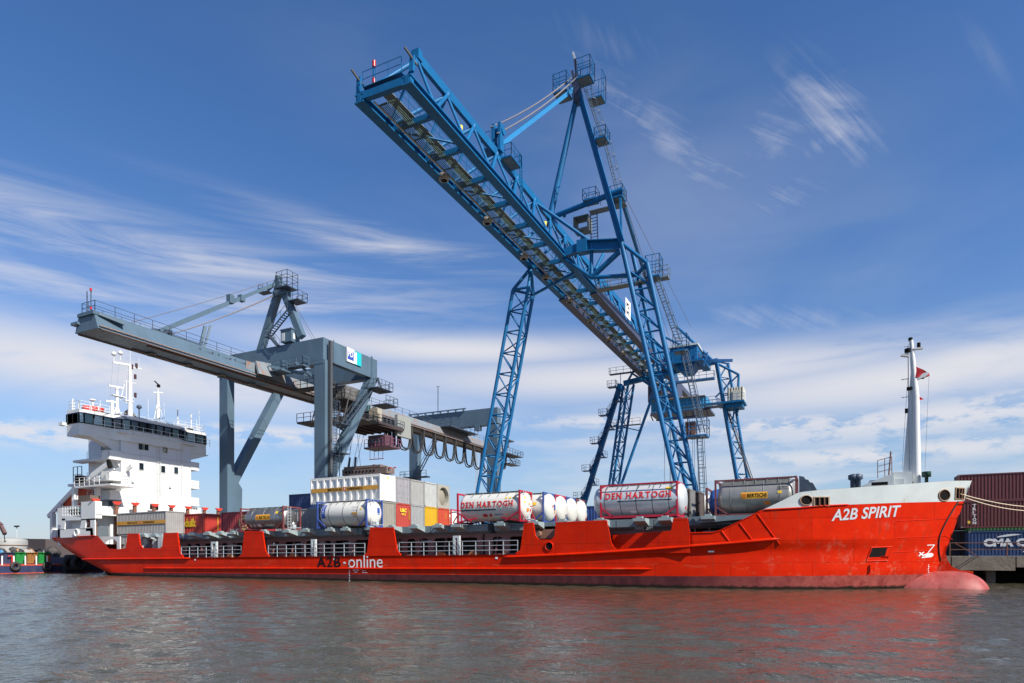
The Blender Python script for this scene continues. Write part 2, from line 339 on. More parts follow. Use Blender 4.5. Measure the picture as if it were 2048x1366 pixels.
def text2d(t, size=1.0, bold=0.0, shear=0.0, space=1.0):     # left aligned, baseline at 0; returns outline mesh and width
    key = (t, bold, shear, space)
    if key not in _T:
        cu = bpy.data.curves.new('t', 'FONT'); cu.body = t; cu.offset = bold; cu.shear = shear; cu.space_character = space; cu.resolution_u = 3
        ob = bpy.data.objects.new('t', cu); COL.objects.link(ob); dg = bpy.context.evaluated_depsgraph_get()
        me = ob.evaluated_get(dg).to_mesh(); vs = [(v.co.x, v.co.y) for v in me.vertices]; fs = [list(p.vertices) for p in me.polygons]
        ob.evaluated_get(dg).to_mesh_clear(); bpy.data.objects.remove(ob); bpy.data.curves.remove(cu)
        x0 = min(v[0] for v in vs); x1 = max(v[0] for v in vs); h = max(v[1] for v in vs)
        _T[key] = ([((a-x0)/h, b/h) for a, b in vs], fs, (x1-x0)/h)
    return _T[key]
SERIF = {'D': ('lt','lb'), 'E': ('lt','lb'), 'N': ('lt','rt','lb'), 'H': ('lt','lb','rt','rb'), 'A': ('lb','rb'), 'R': ('lt','lb','rb'), 'T': ('cb',), 'O': (), 'G': ()}
def slab_letters(mb, t, mapper, h, width, bold=.03, gap=.16):   # heavy letters with slab serifs
    ws = [text2d(c, 1, bold)[2]*(.92) if c != ' ' else .38 for c in t]; k = width/(sum(ws)+gap*(len(t)-1)); x = 0
    for c, w in zip(t, ws):
        if c != ' ':
            letters(mb, c, (lambda x0: lambda a, b: mapper(x0+a, b))(x), h, w*k, bold)
            for s in SERIF.get(c, ()):
                cx = {'l': .09*k, 'r': w*k-.09*k, 'c': w*k/2}[s[0]]; z0 = 0 if s[1] == 'b' else h*.90; hw = .17*k
                mb.flat([(x+cx-hw, z0), (x+cx+hw, z0), (x+cx+hw, z0+h*.10), (x+cx-hw, z0+h*.10)], [(0,1,2,3)], mapper)
        x += (w+gap)*k
    return mb
def letters(mb, t, mapper, h, width=None, bold=.0, shear=0.0, space=1.0):
    vs, fs, w = text2d(t, 1, bold, shear, space); k = (width/w) if width else h
    return mb.flat([(a*k, b*h) for a, b in vs], fs, mapper)
# ------------------------------------------------------------------ water, quay, far shore
def slab(name, x0, y0, x1, y1, z, m, kind='structure', label=None):
    mb = MB(); k = 0; mb.v = [(x0,y0,z),(x1,y0,z),(x1,y1,z),(x0,y1,z)]; mb.face([0,1,2,3]); o = mb.build(name, m); return tag(o, label, None, None, kind)
import numpy as np
def water_mesh():
    rg = np.random.default_rng(4)
    xs_ = np.concatenate([[-3000, -1200, -500, -260], np.arange(-150, 75, .20), [200, 600, 3000]])
    ys_ = [3.0]
    while ys_[-1] < 70: ys_.append(ys_[-1]+.06+.0045*ys_[-1])
    ys_ = np.concatenate([[-400, -60, -10], ys_, [90, 200, 700, 4000]])
    X_, Y_ = np.meshgrid(xs_, ys_, indexing='ij'); Z_ = np.zeros_like(X_)
    for i in range(46):
        lam = .45*(5.2 ** rg.random()); th = math.pi*.62+rg.normal()*.75; k = 2*math.pi/lam; amp = .0046*lam**.85
        u = X_*math.cos(th)+Y_*math.sin(th); ph = rg.random()*6.28; mod = .70+.45*np.sin(X_*.13*rg.random()+Y_*.21*rg.random()+ph)*np.sin(X_*.05*rg.random()-Y_*.17*rg.random()+2*ph)
        w_ = np.sin(k*u+ph+.6*np.sin(.31*X_*rg.random()+.27*Y_)); Z_ += amp*mod*w_
    fade = np.clip((X_+150)/6, 0, 1)*np.clip((75-X_)/6, 0, 1)*np.clip(Y_/3, 0, 1)*np.clip((70-Y_)/4, 0, 1)
    Z_ *= fade; n0, n1 = X_.shape; me = bpy.data.meshes.new('water'); co = np.stack([X_, Y_, Z_], -1).reshape(-1, 3)
    i, j = np.meshgrid(np.arange(n0-1), np.arange(n1-1), indexing='ij'); q0 = (i*n1+j).ravel(); qd = np.stack([q0, q0+n1, q0+n1+1, q0+1], -1)
    me.vertices.add(len(co)); me.vertices.foreach_set('co', co.ravel()); me.loops.add(qd.size); me.loops.foreach_set('vertex_index', qd.ravel().astype(np.int32))
    me.polygons.add(len(qd)); me.polygons.foreach_set('loop_start', np.arange(0, qd.size, 4, dtype=np.int32)); me.polygons.foreach_set('use_smooth', np.ones(len(qd), bool)); me.update(calc_edges=True)
    me.materials.append(water_material()); o = bpy.data.objects.new('water', me); COL.objects.link(o); tag(o, kind='structure')
water_mesh()
CONC = mat('quay_concrete', (.20,.17,.13), .9, var=.4, vs=.9, rust=.3, rustcol=(.10,.085,.06), bump=.5)
YQ = 66.6
q = MB(); q.box(-130, YQ+.5, 1.4, 140, 420, 2.27)
for i in range(60):                                          # fascia planks of the quay edge with open joints
    x = -130+i*4.5; q.box(x+.04, YQ, 1.38-(.28 if i % 2 else 0), x+4.46, YQ+.5, 2.30)
tag(q.build('quay', CONC), kind='structure')
q = MB(); q.box(-130, 76, -1, 140, 78, 1.4); tag(q.build('quay_wall', mat('shaded_concrete', (.035,.032,.026), .8, var=.4)), kind='structure')  # near-black colour carries the shade below the quay deck
pm = mat('wet_timber', (.11,.095,.07), .85, var=.4, vs=2, rust=.4, rustcol=(.05,.06,.03)); first = None
for i in range(14):
    x = 8.5+i*3.9
    if not first:
        p = MB(); p.box(-.32, -.32, -1.2, .32, .32, 1.38); p.bar((-.3,.0,.9), (-.3,3.0,.9), .22)
        first = p.build('quay_pile', pm, org=(0,0,0)); o = first
    else: o = first.copy(); COL.objects.link(o)
    o.location = (x, YQ+.9, 0)
    tag(o, 'square weathered pile holding up the quay deck', 'pile', 'piles under the quay at the bow')

# ------------------------------------------------------------------ the ship
SHIP = thing('container_ship', (-40, 56.1, 0), 'long red and white container ship moored along the quay', 'cargo ship', rot=(0, -math.atan(TRIM), 0), org=(-40, 56.1, 0))
CY, HB = 56.1, 9.1
def lerp(a, b, t): return a+(b-a)*t
def sstep(a, b, x): t = min(1, max(0, (x-a)/(b-a))); return t*t*(3-2*t)
def xstem(z): return 7.3+.314*(z-1.0) if z > .9 else 7.27-.6*(.9-z)
def half(x, z):
    h = HB
    if x > -30:
        k = sstep(2.25, 3.1, z); x0 = lerp(-15.5+.5*max(0, z), -12.5+.35*z, k); n = lerp(2.8-.1*max(0, z), 2.3, k); xs = xstem(z)
        t = (x-x0)/(xs-x0)
        if t > 0: h = HB*(1-min(1, t)**n)
    if x < -70:
        t = min(1, (-70-x)/21.0); zb = -1.6+4.3*t**1.15; sp = .6+2.6*t; g = min(1, max(0, (z-zb)/sp))
        top = HB*(1-.20*t**3); h = top*(math.sin(g*math.pi/2)**.55 if g > 0 else 0)
    return max(0.0, h)
def side(x, z): return CY-half(x, z)
def on_hull(px, py):
    y = 47.5
    for _ in range(30):
        p = SL(px, py, y); y = lerp(y, side(p.x, p.z), .5)
    return SL(px, py, y)
TOPP = [(-91.2,5.0), (-77.9,5.0), (-75.5,3.36), (-75.3,2.3), (-9.6,2.3), (-9.4,None)]
FW = [on_hull(a, b) for a, b in ((1376,1066),(1428,1064.7),(1443,1060),(1478,1044),(1526.7,1019.7),(1562,1003),(1599,984.6),(1640,980),(1700,976),(1820,967.5),(1900,961.5))]
FW = [(p.x, p.z) for p in FW]+[(9.45, 7.35)]
def interp(tab, x):
    for (a, b), (c, d) in zip(tab, tab[1:]):
        if x <= c: return b+(d-b)*max(0, (x-a)/(c-a))
    return tab[-1][1]
def ztop(x):
    if x < -77.9: return 5.0
    if x < -75.5: return lerp(5.0, 3.36, (x+77.9)/2.4)
    if x < -75.3: return lerp(3.36, 2.3, (x+75.5)/.2)
    if x < FW[0][0]: return 2.3
    return interp(FW, x)
WB = [on_hull(a, b) for a, b in ((1526.7,1019.7),(1602,1015.5),(1640,1012),(1800,1005.5),(1915,1003))]
WB = [(p.x, p.z) for p in WB]+[(9.3, WB[-1].z+.1)]
def zwhite(x): return interp(WB, x) if x > WB[0][0] else 99
zs_n = [-1.0,-.6,-.2,.1,.4,.63,.9,1.2,1.6,2.0,2.3]
def column(x, sgn):
    top = min(ztop(x), zwhite(x)); zs = [z for z in zs_n]
    if top > 2.31: zs += [2.3+(top-2.3)*(i/12) for i in range(1, 13)]
    else: zs += [2.3]*12
    return [(min(x, xstem(z)) if x > 0 else x, CY+sgn*half(x, z), z) for z in zs]
xs = [-91.2+i*.7 for i in range(22)]+[-75.5, -75.3]+[-74+i*2.0 for i in range(24)]+[-26.5+i*.9 for i in range(18)]
x_ = FW[0][0]; xs = sorted(set([round(v, 3) for v in xs if v < x_-.05]+[round(x_-.02, 3), round(x_, 3)]+[round(x_+.02+i*(9.44-x_)/46, 3) for i in range(47)]))
h = MB()
for sgn in (-1, 1): h.grid([column(x, sgn) for x in xs][::-sgn or 1])
tr = column(-91.2, -1); tr2 = column(-91.2, 1)
h.grid([tr, tr2], False)
top = [(x, z) for x, z in [(x, ztop(x)) for x in xs]]
hull = h.build('hull', HULL, SHIP)
def smooth_all(o, v=True):
    o.data.polygons.foreach_set('use_smooth', [v]*len(o.data.polygons))
# bulb
bl = MB(); prof = []
for i in range(25):
    a = math.pi*i/48; prof.append((10.1*math.sin(a) if 0 else 0, 0))
prof = [(-6.5+0*i, 2.0) for i in range(1)]
prof = [(-7.0, 1.3), (-5.0, 1.7), (-3.0, 1.95), (-1.0, 1.93)]+[(2.7*math.sin(math.pi/2*i/16), max(.002, 1.95*(1-math.sin(math.pi/2*i/16)**2.8)**(1/2.2))) for i in range(17)]
prof = [(t+7.75, r) for t, r in prof]
bl.lathe(prof, (-.1, CY, -1.08), 'x', 40); bl.build('bulbous_bow', mat('faded_pink_antifouling', (.31,.062,.052), .6, var=.3, vs=1.1, rust=.62, rustcol=(.26,.025,.02), bump=.2, bs=2), SHIP)
hl = MB(); hl.prism([(7.55, CY-.2, 2.6), (7.75, CY-.2, 1.7), (8.0, CY-.2, 1.2), (8.5, CY-.2, .92), (9.3, CY-.2, .84), (9.3, CY-.2, .6), (6.9, CY-.2, .5), (6.9, CY-.2, 2.6)], (0, .4, 0)); hl.build('stem_heel', HULL, SHIP)
# side plates between the openings
def plate(pp, th=.14, far=True):
    poly = [SL(a, b, 47.0) for a, b in pp]
    base = [(poly[-1].x, 47.0, 2.3), (poly[0].x, 47.0, 2.3)]
    p = MB(); p.prism([(v.x, 47.0, v.z) for v in poly]+base, (0, th, 0)); p.build('bulwark_plate', HULL, SHIP)
    if far: p = MB(); p.prism([(v.x, 65.2, v.z) for v in poly]+[(a, 65.2, c) for a, b, c in base], (0, -th, 0)); p.build('bulwark_plate', HULL, SHIP)
plate([(219.5,1097.5),(235,1098.5),(251.5,1096.5),(255.6,1067),(277,1067),(280.5,1090),(286,1096.5),(320,1096.3),(325,1092),(328,1066),(355,1065),(360,1106),(366,1112.8)])
plate([(478,1112.5),(484,1108),(489,1062),(525,1062),(531,1102),(538,1111.5)])
plate([(728,1109.5),(734,1105),(741,1054.7),(787,1054.7),(794,1100),(801,1108)])
plate([(1032,1105.2),(1041,1100),(1048.7,1046),(1067,1045),(1071,1071),(1078,1079),(1103,1079),(1109.5,1072),(1112.5,1044.3),(1214,1040),(1223,1085),(1228,1094),(1234,1098.2),(1325,1093.5),(1334,1091),(1339,1085),(1347.5,1036),(1376,1036),(1380,1066),(1380,1080)])
# forecastle bulwark (pale) with its thickness
fx = [WB[0][0]+.01+(9.43-WB[0][0])*i/44 for i in range(45)]
w = MB()
for sgn in (-1, 1):
    for off in (0, .12):
        rows = []
        for x in fx:
            a, b = zwhite(x), ztop(x)
            rows.append([(min(x, xstem(z)), CY+sgn*max(0, half(x, z)-off), z) for z in [lerp(a, max(a+.01, b), k/5) for k in range(6)]])
        w.grid(rows)
    w.grid([[(min(x, xstem(ztop(x))), CY+sgn*max(0, half(x, ztop(x))-o), ztop(x)+.005) for o in (0, .12)] for x in fx])
w.build('forecastle_bulwark', PALE, SHIP)
w = MB(); rows = [[(x, side(x, 4.7)+.1, 4.9), (x, 2*CY-side(x, 4.7)-.1, 4.9)] for x in fx[4:]]; w.grid(rows); w.box(-4.2, 49, 2.3, -4.0, 63, 5.0); w.build('forecastle_deck', HATCH, SHIP)
w = MB(); w.grid([[(x, side(x, 2.1)+.15, 2.2), (x, 2*CY-side(x, 2.1)-.15, 2.2)] for x in [-78+i for i in range(78)]], False); w.build('main_deck', mat('red_deck', (.22,.05,.035), .7), SHIP)
w = MB(); rows = [[(x, side(x, 4.0)+.1, 4.0), (x, 2*CY-side(x, 4.0)-.1, 4.0)] for x in [-91.1+i for i in range(15)]]; w.grid(rows); w.build('poop_deck', HATCH, SHIP)
# cap rails and rubbing strakes
def strake(pts, r, name='rubbing_strake', m=HULL):
    s = MB(); rows = []
    for i, p in enumerate(pts):
        e = 1.0 if 0 < i < len(pts)-1 else .12
        rows.append([(p[0], p[1]-r*e*math.sin(a), p[2]+r*.62*e*math.cos(a)) for a in [math.pi*k/6 for k in range(7)]])
    s.grid(rows); s.build(name, m, SHIP)
def along(x0, x1, zf, n=60):
    r = []
    for i in range(n+1):
        x = lerp(x0, x1, i/n); z = zf(x); r.append((x, side(x, z)+.03, z))
    return r
strake(along(-69.5, -11.5, lambda x: 1.14, 90), .16)
strake(along(-82.0, -61.5, lambda x: 2.20), .20)
strake(along(-23.9, -3.0, lambda x: 2.08+.021*(x+24)+.0016*max(0, x+24)**2, 60), .22)
strake([(p[0], side(*p)+.02, p[1]) for p in [(lerp(WB[0][0]+.01, WB[3][0]-3.1, i/30), zwhite(lerp(WB[0][0]+.01, WB[3][0]-3.1, i/30))) for i in range(31)]], .10)
strake([(x, side(x, ztop(x)), ztop(x)) for x in [lerp(FW[0][0]+.1, WB[0][0], i/40) for i in range(41)]], .06)
strake([(x, side(x, 5.0), 5.0) for x in [-91.2+i*.5 for i in range(27)]], .10)
# raised ribs on the bow shoulder, drawn between two points of the hull surface
s = MB()
def rib(a, b, n=8, r=.05):
    A_, B_ = on_hull(*a), on_hull(*b); pts = []
    for i in range(n+1):
        x, z = lerp(A_.x, B_.x, i/n), lerp(A_.z, B_.z, i/n); pts.append((x, side(x, z)-.01, z))
    s.path(pts, r, 6)
for a, b in (((1444,1062),(1468,1093)), ((1480,1046),(1514,1091)), ((1516,1028),(1560,1089))): rib(a, b)
for a, b in (((1797,1042),(1898,1037.5)), ((1797,1076),(1890,1072)), ((1760,1106),(1880,1100)), ((1890,1071),(1906,1079))): rib(a, b, r=.02)
s.build('hull_rib', HULL, SHIP)
# frames in the forecastle bulwark: round fairlead and square openings (collar, lip and dark throat)
def collar(px, py, rx, rz, square=False, rustlip=True):
    c = on_hull(px, py); R = MB(); n = 22 if not square else 4; e = .01
    def P(u, w, o): x, z = c.x+u, c.z+w; return (x, side(x, z)-o, z)
    rings = []
    for k, (sc, o) in enumerate(((1.22, .0), (1.2, .07), (1.02, .08), (.98, -.10), (.95, -.35))):
        row = []
        for i in range(n):
            a = 2*math.pi*(i+(.5 if square else 0))/n; q2 = 1.38 if square else 1
            row.append(P(rx*sc*q2*math.cos(a), rz*sc*q2*math.sin(a), o))
        rings.append(row)
    R.grid(rings, not square, True); return c, R, P, rings
for px, py, rx, rz, sq in ((1614.5,1000.5,.34,.30,False), (1645,1003,.42,.28,True), (1891,990.5,.34,.36,False), (1922,987,.28,.36,True)):
    c, R, P, rings = collar(px, py, rx, rz, sq); o = R.build('fairlead', mat('rusty_rim', (.36,.24,.15), .8, var=.4, vs=5), SHIP)
    d = MB(); d.v = [(a, b-.085, cc) for a, b, cc in [P(rx*1.0*(1.38 if sq else 1)*math.cos(2*math.pi*(i+(.5 if sq else 0))/(4 if sq else 22)), rz*(1.38 if sq else 1)*math.sin(2*math.pi*(i+(.5 if sq else 0))/(4 if sq else 22)), .0) for i in range(4 if sq else 22)]]
    d.v = [(a, b+.085-.012, cc) for a, b, cc in d.v]; d.face(list(range(len(d.v)))); d.build('throat', DARK, o)
    if sq:
        d = MB()
        for k in (-.3, .3): d.tube(P(rx*k*1.2, -rz*.95, .05), P(rx*k*1.2, rz*.95, .05), .06, 8)
        d.build('roller', RUST, o)
c, R, P, rings = collar(1099, 1092.5, .30, .30); o = R.build('fairlead', HULL, SHIP)
d = MB(); d.v = [P(.3*math.cos(2*math.pi*i/20), .3*math.sin(2*math.pi*i/20), .012) for i in range(20)]; d.face(list(range(20))); d.build('throat', DARK, o)
# anchor pocket: flat dark plate stands for the recess's shade, red strips for its floor
a4 = [on_hull(*p) for p in ((1744,1095),(1785,1093.5),(1775,1121),(1733,1122.5))]
d = MB(); o3 = Vector((0, -.02, 0)); d.v = [tuple(p+o3) for p in a4]; d.face([3,2,1,0]); ap = d.build('anchor_pocket_shade', DARK, SHIP)
d = MB(); a, b, c2, e = a4; k1 = e.lerp(a, .28); k2 = c2.lerp(b, .28); o3 = Vector((0,-.03,0))
d.v = [tuple(v+o3) for v in (e, c2, k2, k1)]; d.face([0,1,2,3]); k3 = b.lerp(a, .22); k4 = c2.lerp(e, .18); d.v += [tuple(v+o3) for v in (c2, b, k3, k4)]; d.face([4,5,6,7]); d.build('pocket_floor', HULL, ap)
d = MB()
for u, v in zip(a4, a4[1:]+a4[:1]): d.tube(u, v, .05, 6)
d.bar(e+Vector((.9,-.05,.30)), e+Vector((1.35,-.1,.26)), .16); d.build('pocket_rim', HULL, ap)
# sea marks and lettering
WHT = mat('white_lettering', (.78,.78,.76), .5, var=.06); BLK = mat('black_lettering', (.010,.009,.010), .8, var=.1, spec=.1)
def hullmap(p0, p1, off=.025, dz=0.0):                       # u metres from p0 towards p1, w up, laid on the plating
    A_, B_ = on_hull(*p0), on_hull(*p1); L_ = math.hypot(B_.x-A_.x, B_.z-A_.z); ux, uz = (B_.x-A_.x)/L_, (B_.z-A_.z)/L_
    def f(u, w):
        x, z = A_.x+ux*u, A_.z+uz*u+w; return (x, side(x, z)-off, z)
    return f, L_
f, L_ = hullmap((1664,1041.5), (1806,1032)); t = MB(); letters(t, 'A2B SPIRIT', lambda u, w: f(u+w*.22*0, w), .76, L_*.98, bold=.02, shear=.25); t.build('ship_name', mat('pale_lettering', (.55,.57,.60), .5, var=.12, vs=3), SHIP)
def sidemap(px, py, off=.03):
    p = SL(px, py, 47.0-off); return (lambda u, w: (p.x+u, 47.0-off, p.z+w)), p
def swidth(a, b, py): return SL(b, py, 47).x-SL(a, py, 47).x
f, p = sidemap(634, 1134.2); t = MB(); letters(t, 'A2B', f, .98, swidth(634, 681.5, 1130), bold=.02, space=1.15); t.build('black_lettering', BLK, SHIP)
f, p = sidemap(697, 1135); t = MB(); letters(t, 'online', f, 1.12, swidth(697, 765.5, 1130), bold=.0); f, p = sidemap(687, 1127.3); t.flat([(0,0),(.27,0),(.27,.16),(0,.16)], [(0,1,2,3)], f); t.build('white_lettering', WHT, SHIP)
t = MB()
def dash(f, u0, w0, u1, w1): t.flat([(u0,w0),(u1,w0),(u1,w1),(u0,w1)], [(0,1,2,3)], f)
f, p = sidemap(698, 1110)
for i in range(13): dash(f, .0, -.55-i*.155, .085+(.05 if i % 3 == 0 else 0), -.55-i*.155+.07)
f, p = sidemap(704, 1146)
for k in range(14):
    a0, a1 = 2*math.pi*k/14, 2*math.pi*(k+1)/14
    t.flat([(.45+.2*math.cos(a0), .28+.2*math.sin(a0)), (.45+.2*math.cos(a1), .28+.2*math.sin(a1)), (.45+.24*math.cos(a1), .28+.24*math.sin(a1)), (.45+.24*math.cos(a0), .28+.24*math.sin(a0))], [(0,1,2,3)], f)
dash(f, .1, .26, .8, .30)
for k, (a, b, c3, d3) in enumerate(((1.0,.45,1.5,.48), (1.0,.3,1.03,.48), (1.2,.0,1.23,.48), (1.2,.2,1.6,.23), (1.2,.02,1.8,.05), (1.5,.3,1.53,.48))): dash(f, a, b, c3, d3)
f, L_ = hullmap((1838,1118), (1870,1116), .03)                # bulbous-bow and thruster marks
def stroke(pts, wd):
    for (a, b), (c3, d3) in zip(pts, pts[1:]):
        l = math.hypot(c3-a, d3-b) or 1; nx, ny = -(d3-b)/l*wd/2, (c3-a)/l*wd/2
        t.flat([(a+nx,b+ny),(a-nx,b-ny),(c3-nx,d3-ny),(c3+nx,d3+ny)], [(0,1,2,3)], f)
stroke([(.55,.95),(1.05,.95),(.55,.32)], .06); stroke([(.30,.24),(.55,.32),(.85,.34),(.98,.25),(.85,.12),(.2,.1)], .09); stroke([(.45,.2),(.85,.22)], .16); stroke([(.0,.22),(.34,.48)], .08); stroke([(.04,.48),(.32,.2)], .08)
f, L_ = hullmap((1856.5,1130), (1859,1130), .035)
for i in range(13): x0 = .0+.0*i; stroke([(x0, -.13*i), (x0+.06+(.04 if i % 3 == 1 else 0), -.13*i)], .06)
for px, py in ((389,1119.5),(991,1116),(667,1118)): f, p = sidemap(px, py); stroke([(0,0),(.22,0)], .16)
f, L_ = hullmap((1417,1103), (1424,1103), .03); stroke([(0,0),(.4,0)], .1)
t.build('draught_and_load_marks', WHT, SHIP)

# ------------------------------------------------------------------ side deck: hatch coaming, covers, railings, doors
CYN = 49.3                                                   # coaming side
def coaming(x0, x1, name='hatch_coaming'):
    m_ = MB(); rng = random.Random(int(-x0)); x = x0; z0, z1 = 2.24, 4.15
    m_.box(x0, CYN, 3.85, x1, CYN+.12, z1)
    while x < x1-.3:                                         # pillars with lightening openings between them
        wd = rng.uniform(.45, .9); m_.box(x, CYN, z0, min(x+wd, x1), CYN+.12, 3.85); x += wd
        gap = rng.choice([.9, 1.7, 2.2]); e = min(x+gap, x1)
        r = .22
        for s_, xx in ((1, x), (-1, e)):                     # rounded corners
            pts = [(xx, CYN, 3.85)]+[(xx+s_*(r-r*math.cos(a)), CYN, 3.85-r+r*math.sin(a)) for a in [math.pi/2*k/4 for k in range(4, -1, -1)]]
            m_.prism(pts if s_ > 0 else pts[::-1], (0, .12, 0))
        x = e
    m_.box(x0, CYN+.05, z0, x1, CYN+.12, z0+.2)
    for k in range(int((x1-x0)/2.6)): m_.bar((x0+1.3+k*2.6, CYN-.5, z0), (x0+1.3+k*2.6, CYN-.02, 3.8), .08, .16)
    o = m_.build(name, COAM, SHIP); b = MB(); b.box(x0, CYN+1.1, z0, x1, CYN+1.15, 4.1)
    for k in range(int((x1-x0)/1.9)): b.tube((x0+.9+k*1.9, CYN+.7, z0), (x0+.9+k*1.9, CYN+.7, 4.0), .07, 6)
    b.build('inner_bulkhead', mat('dark_brown_hold', (.03,.018,.016), .8, var=.4), SHIP)
    b = MB()
    for k in range(int((x1-x0)/3.1)): xx = x0+1.0+k*3.1; b.bar((xx, CYN-.03, 3.62), (xx+1.0, CYN-.03, 3.62), .03, .05)
    b.build('lashing_gear', RAILM, o)
coaming(-71.5, -53.0); coaming(-52.8, -27.0); coaming(-26.8, -5.0)
def covers(x0, x1, seed):
    rng = random.Random(seed); m_ = MB(); x = x0
    m_.box(x0, CYN+.1, 4.2, x1, 62.9, 4.95)
    prf = [(CYN+.1, 4.95), (CYN-.5, 4.95), (CYN-.5, 4.36), (CYN+.05, 4.08)]
    while x < x1-.5:
        e = min(x1, x+rng.uniform(2.6, 4.0)); m_.prism([(x+.03, a, b) for a, b in prf], (e-x-.06, 0, 0)); x = e
    m_.box(x0, 62.9, 4.2, x1, 63.4, 4.95)
    o = m_.build('hatch_cover', HATCH, SHIP); m_ = MB(); x = x0+.6
    while x < x1-1:                                          # wedge shaped container brackets
        m_ = MB(); m_.prism([(x, CYN-.56, 4.95), (x, CYN-1.7, 4.95), (x, CYN-1.7, 4.72), (x, CYN-.3, 4.35)], (.95, 0, 0)); m_.box(x+.25, CYN-1.65, 4.955, x+.7, CYN-1.2, 5.08); x += rng.choice([1.9, 3.1, 2.5])
        m_.build('bracket', mat('pale_hatch_paint', (.27,.33,.33), .5, var=.2, rust=.25), o)
covers(-71.5, -53.2, 3); covers(-52.6, -39.8, 4); covers(-39.2, -26.2, 5); covers(-25.6, -5.5, 6)
t = MB()
for px in (460, 545+60, 690, 885, 1160*1.0-120, 1270): 
    p = SL(px, 1067, CYN-.56); letters(t, 'SWL 20T', lambda u, w: (p.x+u, CYN-.575-(4.75-p.z)*0+max(0, (4.75-(p.z+w)))*1.0*0, p.z+w+.28), .20, 1.5)
t.build('cover_lettering', mat('faded_lettering', (.45,.48,.45), .7), SHIP)
r_ = MB()
def rl(a, b, posts=True):
    p, q = SL(a, 1110, 47.1), SL(b, 1110, 47.1); r_.railing([(p.x, 47.1, 2.3), (q.x, 47.1, 2.3)], 1.16, 1.25, .045, 2)
for a, b in ((363,483),(537,730),(799,1036)): rl(a, b)
r_.build('railing', RAILM, SHIP)
for a, b in ((423,434),(623,632),(907,920)):
    p, q = SL(a, 1110, 47.25), SL(b, 1110, 47.25); d = MB()
    d.box(p.x, 47.2, 2.25, p.x+.2, 47.4, 3.95); d.box(q.x-.2, 47.2, 2.25, q.x, 47.4, 3.95); d.box(p.x+.2, 47.2, 3.75, q.x-.2, 47.4, 3.95); d.build('gangway_post', PALE, SHIP)
for x in (-57.5, -48.5, -36.3, -31.0, -27.6): d = MB(); d.prism([(x+.45*math.cos(a), 48.6, 2.25+.42*math.sin(a)) for a in [math.pi*k/8 for k in range(9)]], (0, .5, 0)); d.build('deck_vent', mat('orange_brown_fitting', (.33,.13,.05), .7), SHIP)
# inner bulwark seen through the forward opening, the mooring recess and its gear
p, q = SL(1226, 1075, 48.3), SL(1345, 1068, 48.3); d = MB(); d.prism([(p.x, 48.3, 2.55), (q.x+.3, 48.3, 2.75), (q.x+.3, 48.3, 4.0), (p.x, 48.3, 3.75)], (0, .1, 0)); d.build('inner_bulwark', HULL, SHIP)
d = MB(); p = SL(1078, 1062, 48.8); q = SL(1108, 1062, 48.8); d.box(p.x-.5, 48.8, 3.6, q.x+.6, 49.1, 4.6); d.tube((p.x, 48.4, 4.0), (p.x, 48.9, 4.0), .3, 14); d.build('brown_locker', mat('brown_locker_paint', (.24,.13,.09), .7, var=.2), SHIP)
d = MB(); d.box(-9.2, 49.3, 2.3, -3.9, 49.45, 4.2)
for k in range(5): d.bar((-8.9+k*1.05, 48.9, 2.3), (-8.9+k*1.05, 49.35, 4.3), .12, .3)
d.box(-8.2, 48.3, 3.1, -6.9, 49.0, 3.9); d.build('winch_housing', COAM, SHIP)
d = MB(); d.prism([(-8.9, 48.0, 4.95), (-8.5, 48.0, 4.45), (-4.6, 48.0, 4.7), (-4.6, 48.0, 4.95)], (0, 3, 0)); d.build('pale_platform', HATCH, SHIP)
# ------------------------------------------------------------------ accommodation block at the stern (ship frame)
FX = -81.5                                                   # its forward face
w = MB(); w.box(-88, 48.2, 4.0, -80.2, 64.4, 8.75); w.build('lower_house', WHITE, SHIP)
H = MB(); H.box(-88.4, 52.3, 8.75, FX, 62.4, 15.75); house = H.build('accommodation_block', WHITE, SHIP)
H = MB(); H.box(-88.4, 52.3, 15.76, FX, 62.4, 18.35); H.build('top_storey', mat('shade_tinted_white', (.60,.62,.66), .45, var=.04), SHIP)  # cooler white puts some of the boom's shadow into the colour
H = MB(); H.box(-89.6, 51.0, 15.0, -86, 52.29, 15.3); H.box(-90.6, 50.9, 11.9, -86, 52.29, 12.2); H.box(-91, 49.5, 8.4, -85, 64, 8.6); H.build('aft_deck_ledge', WHITE, SHIP)
def win(name, x, y, z, wx, wz, ax='x', parent=SHIP):
    g = MB(); r = .055
    if ax == 'x':
        g.box(x, y-wx/2, z-wz/2, x+.03, y+wx/2, z+wz/2); o = g.build(name, GLASS, parent); f_ = MB()
        for a, b, c3, d3 in ((-wx/2-r,-wz/2-r,wx/2+r,-wz/2), (-wx/2-r,wz/2,wx/2+r,wz/2+r), (-wx/2-r,-wz/2,-wx/2,wz/2), (wx/2,-wz/2,wx/2+r,wz/2)): f_.box(x, y+a, z+b, x+.07, y+c3, z+d3)
    else:
        g.box(x-wx/2, y-.03, z-wz/2, x+wx/2, y, z+wz/2); o = g.build(name, GLASS, parent); f_ = MB()
        for a, b, c3, d3 in ((-wx/2-r,-wz/2-r,wx/2+r,-wz/2), (-wx/2-r,wz/2,wx/2+r,wz/2+r), (-wx/2-r,-wz/2,-wx/2,wz/2), (wx/2,-wz/2,wx/2+r,wz/2)): f_.box(x+a, y-.07, z+b, x+c3, y, z+d3)
    f_.build('window_frame', PALE, o); return o
for px, py, ww, hh in ((283.5,893,.75,.85),(292.5,894,.75,.85),(331,899,.7,.9),(283.5,933,.6,.9),(327,938.5,.6,.9),(353,941,.6,.9)):
    p = SLX(px, py, FX); win('window', FX, p.y, p.z, ww, hh)
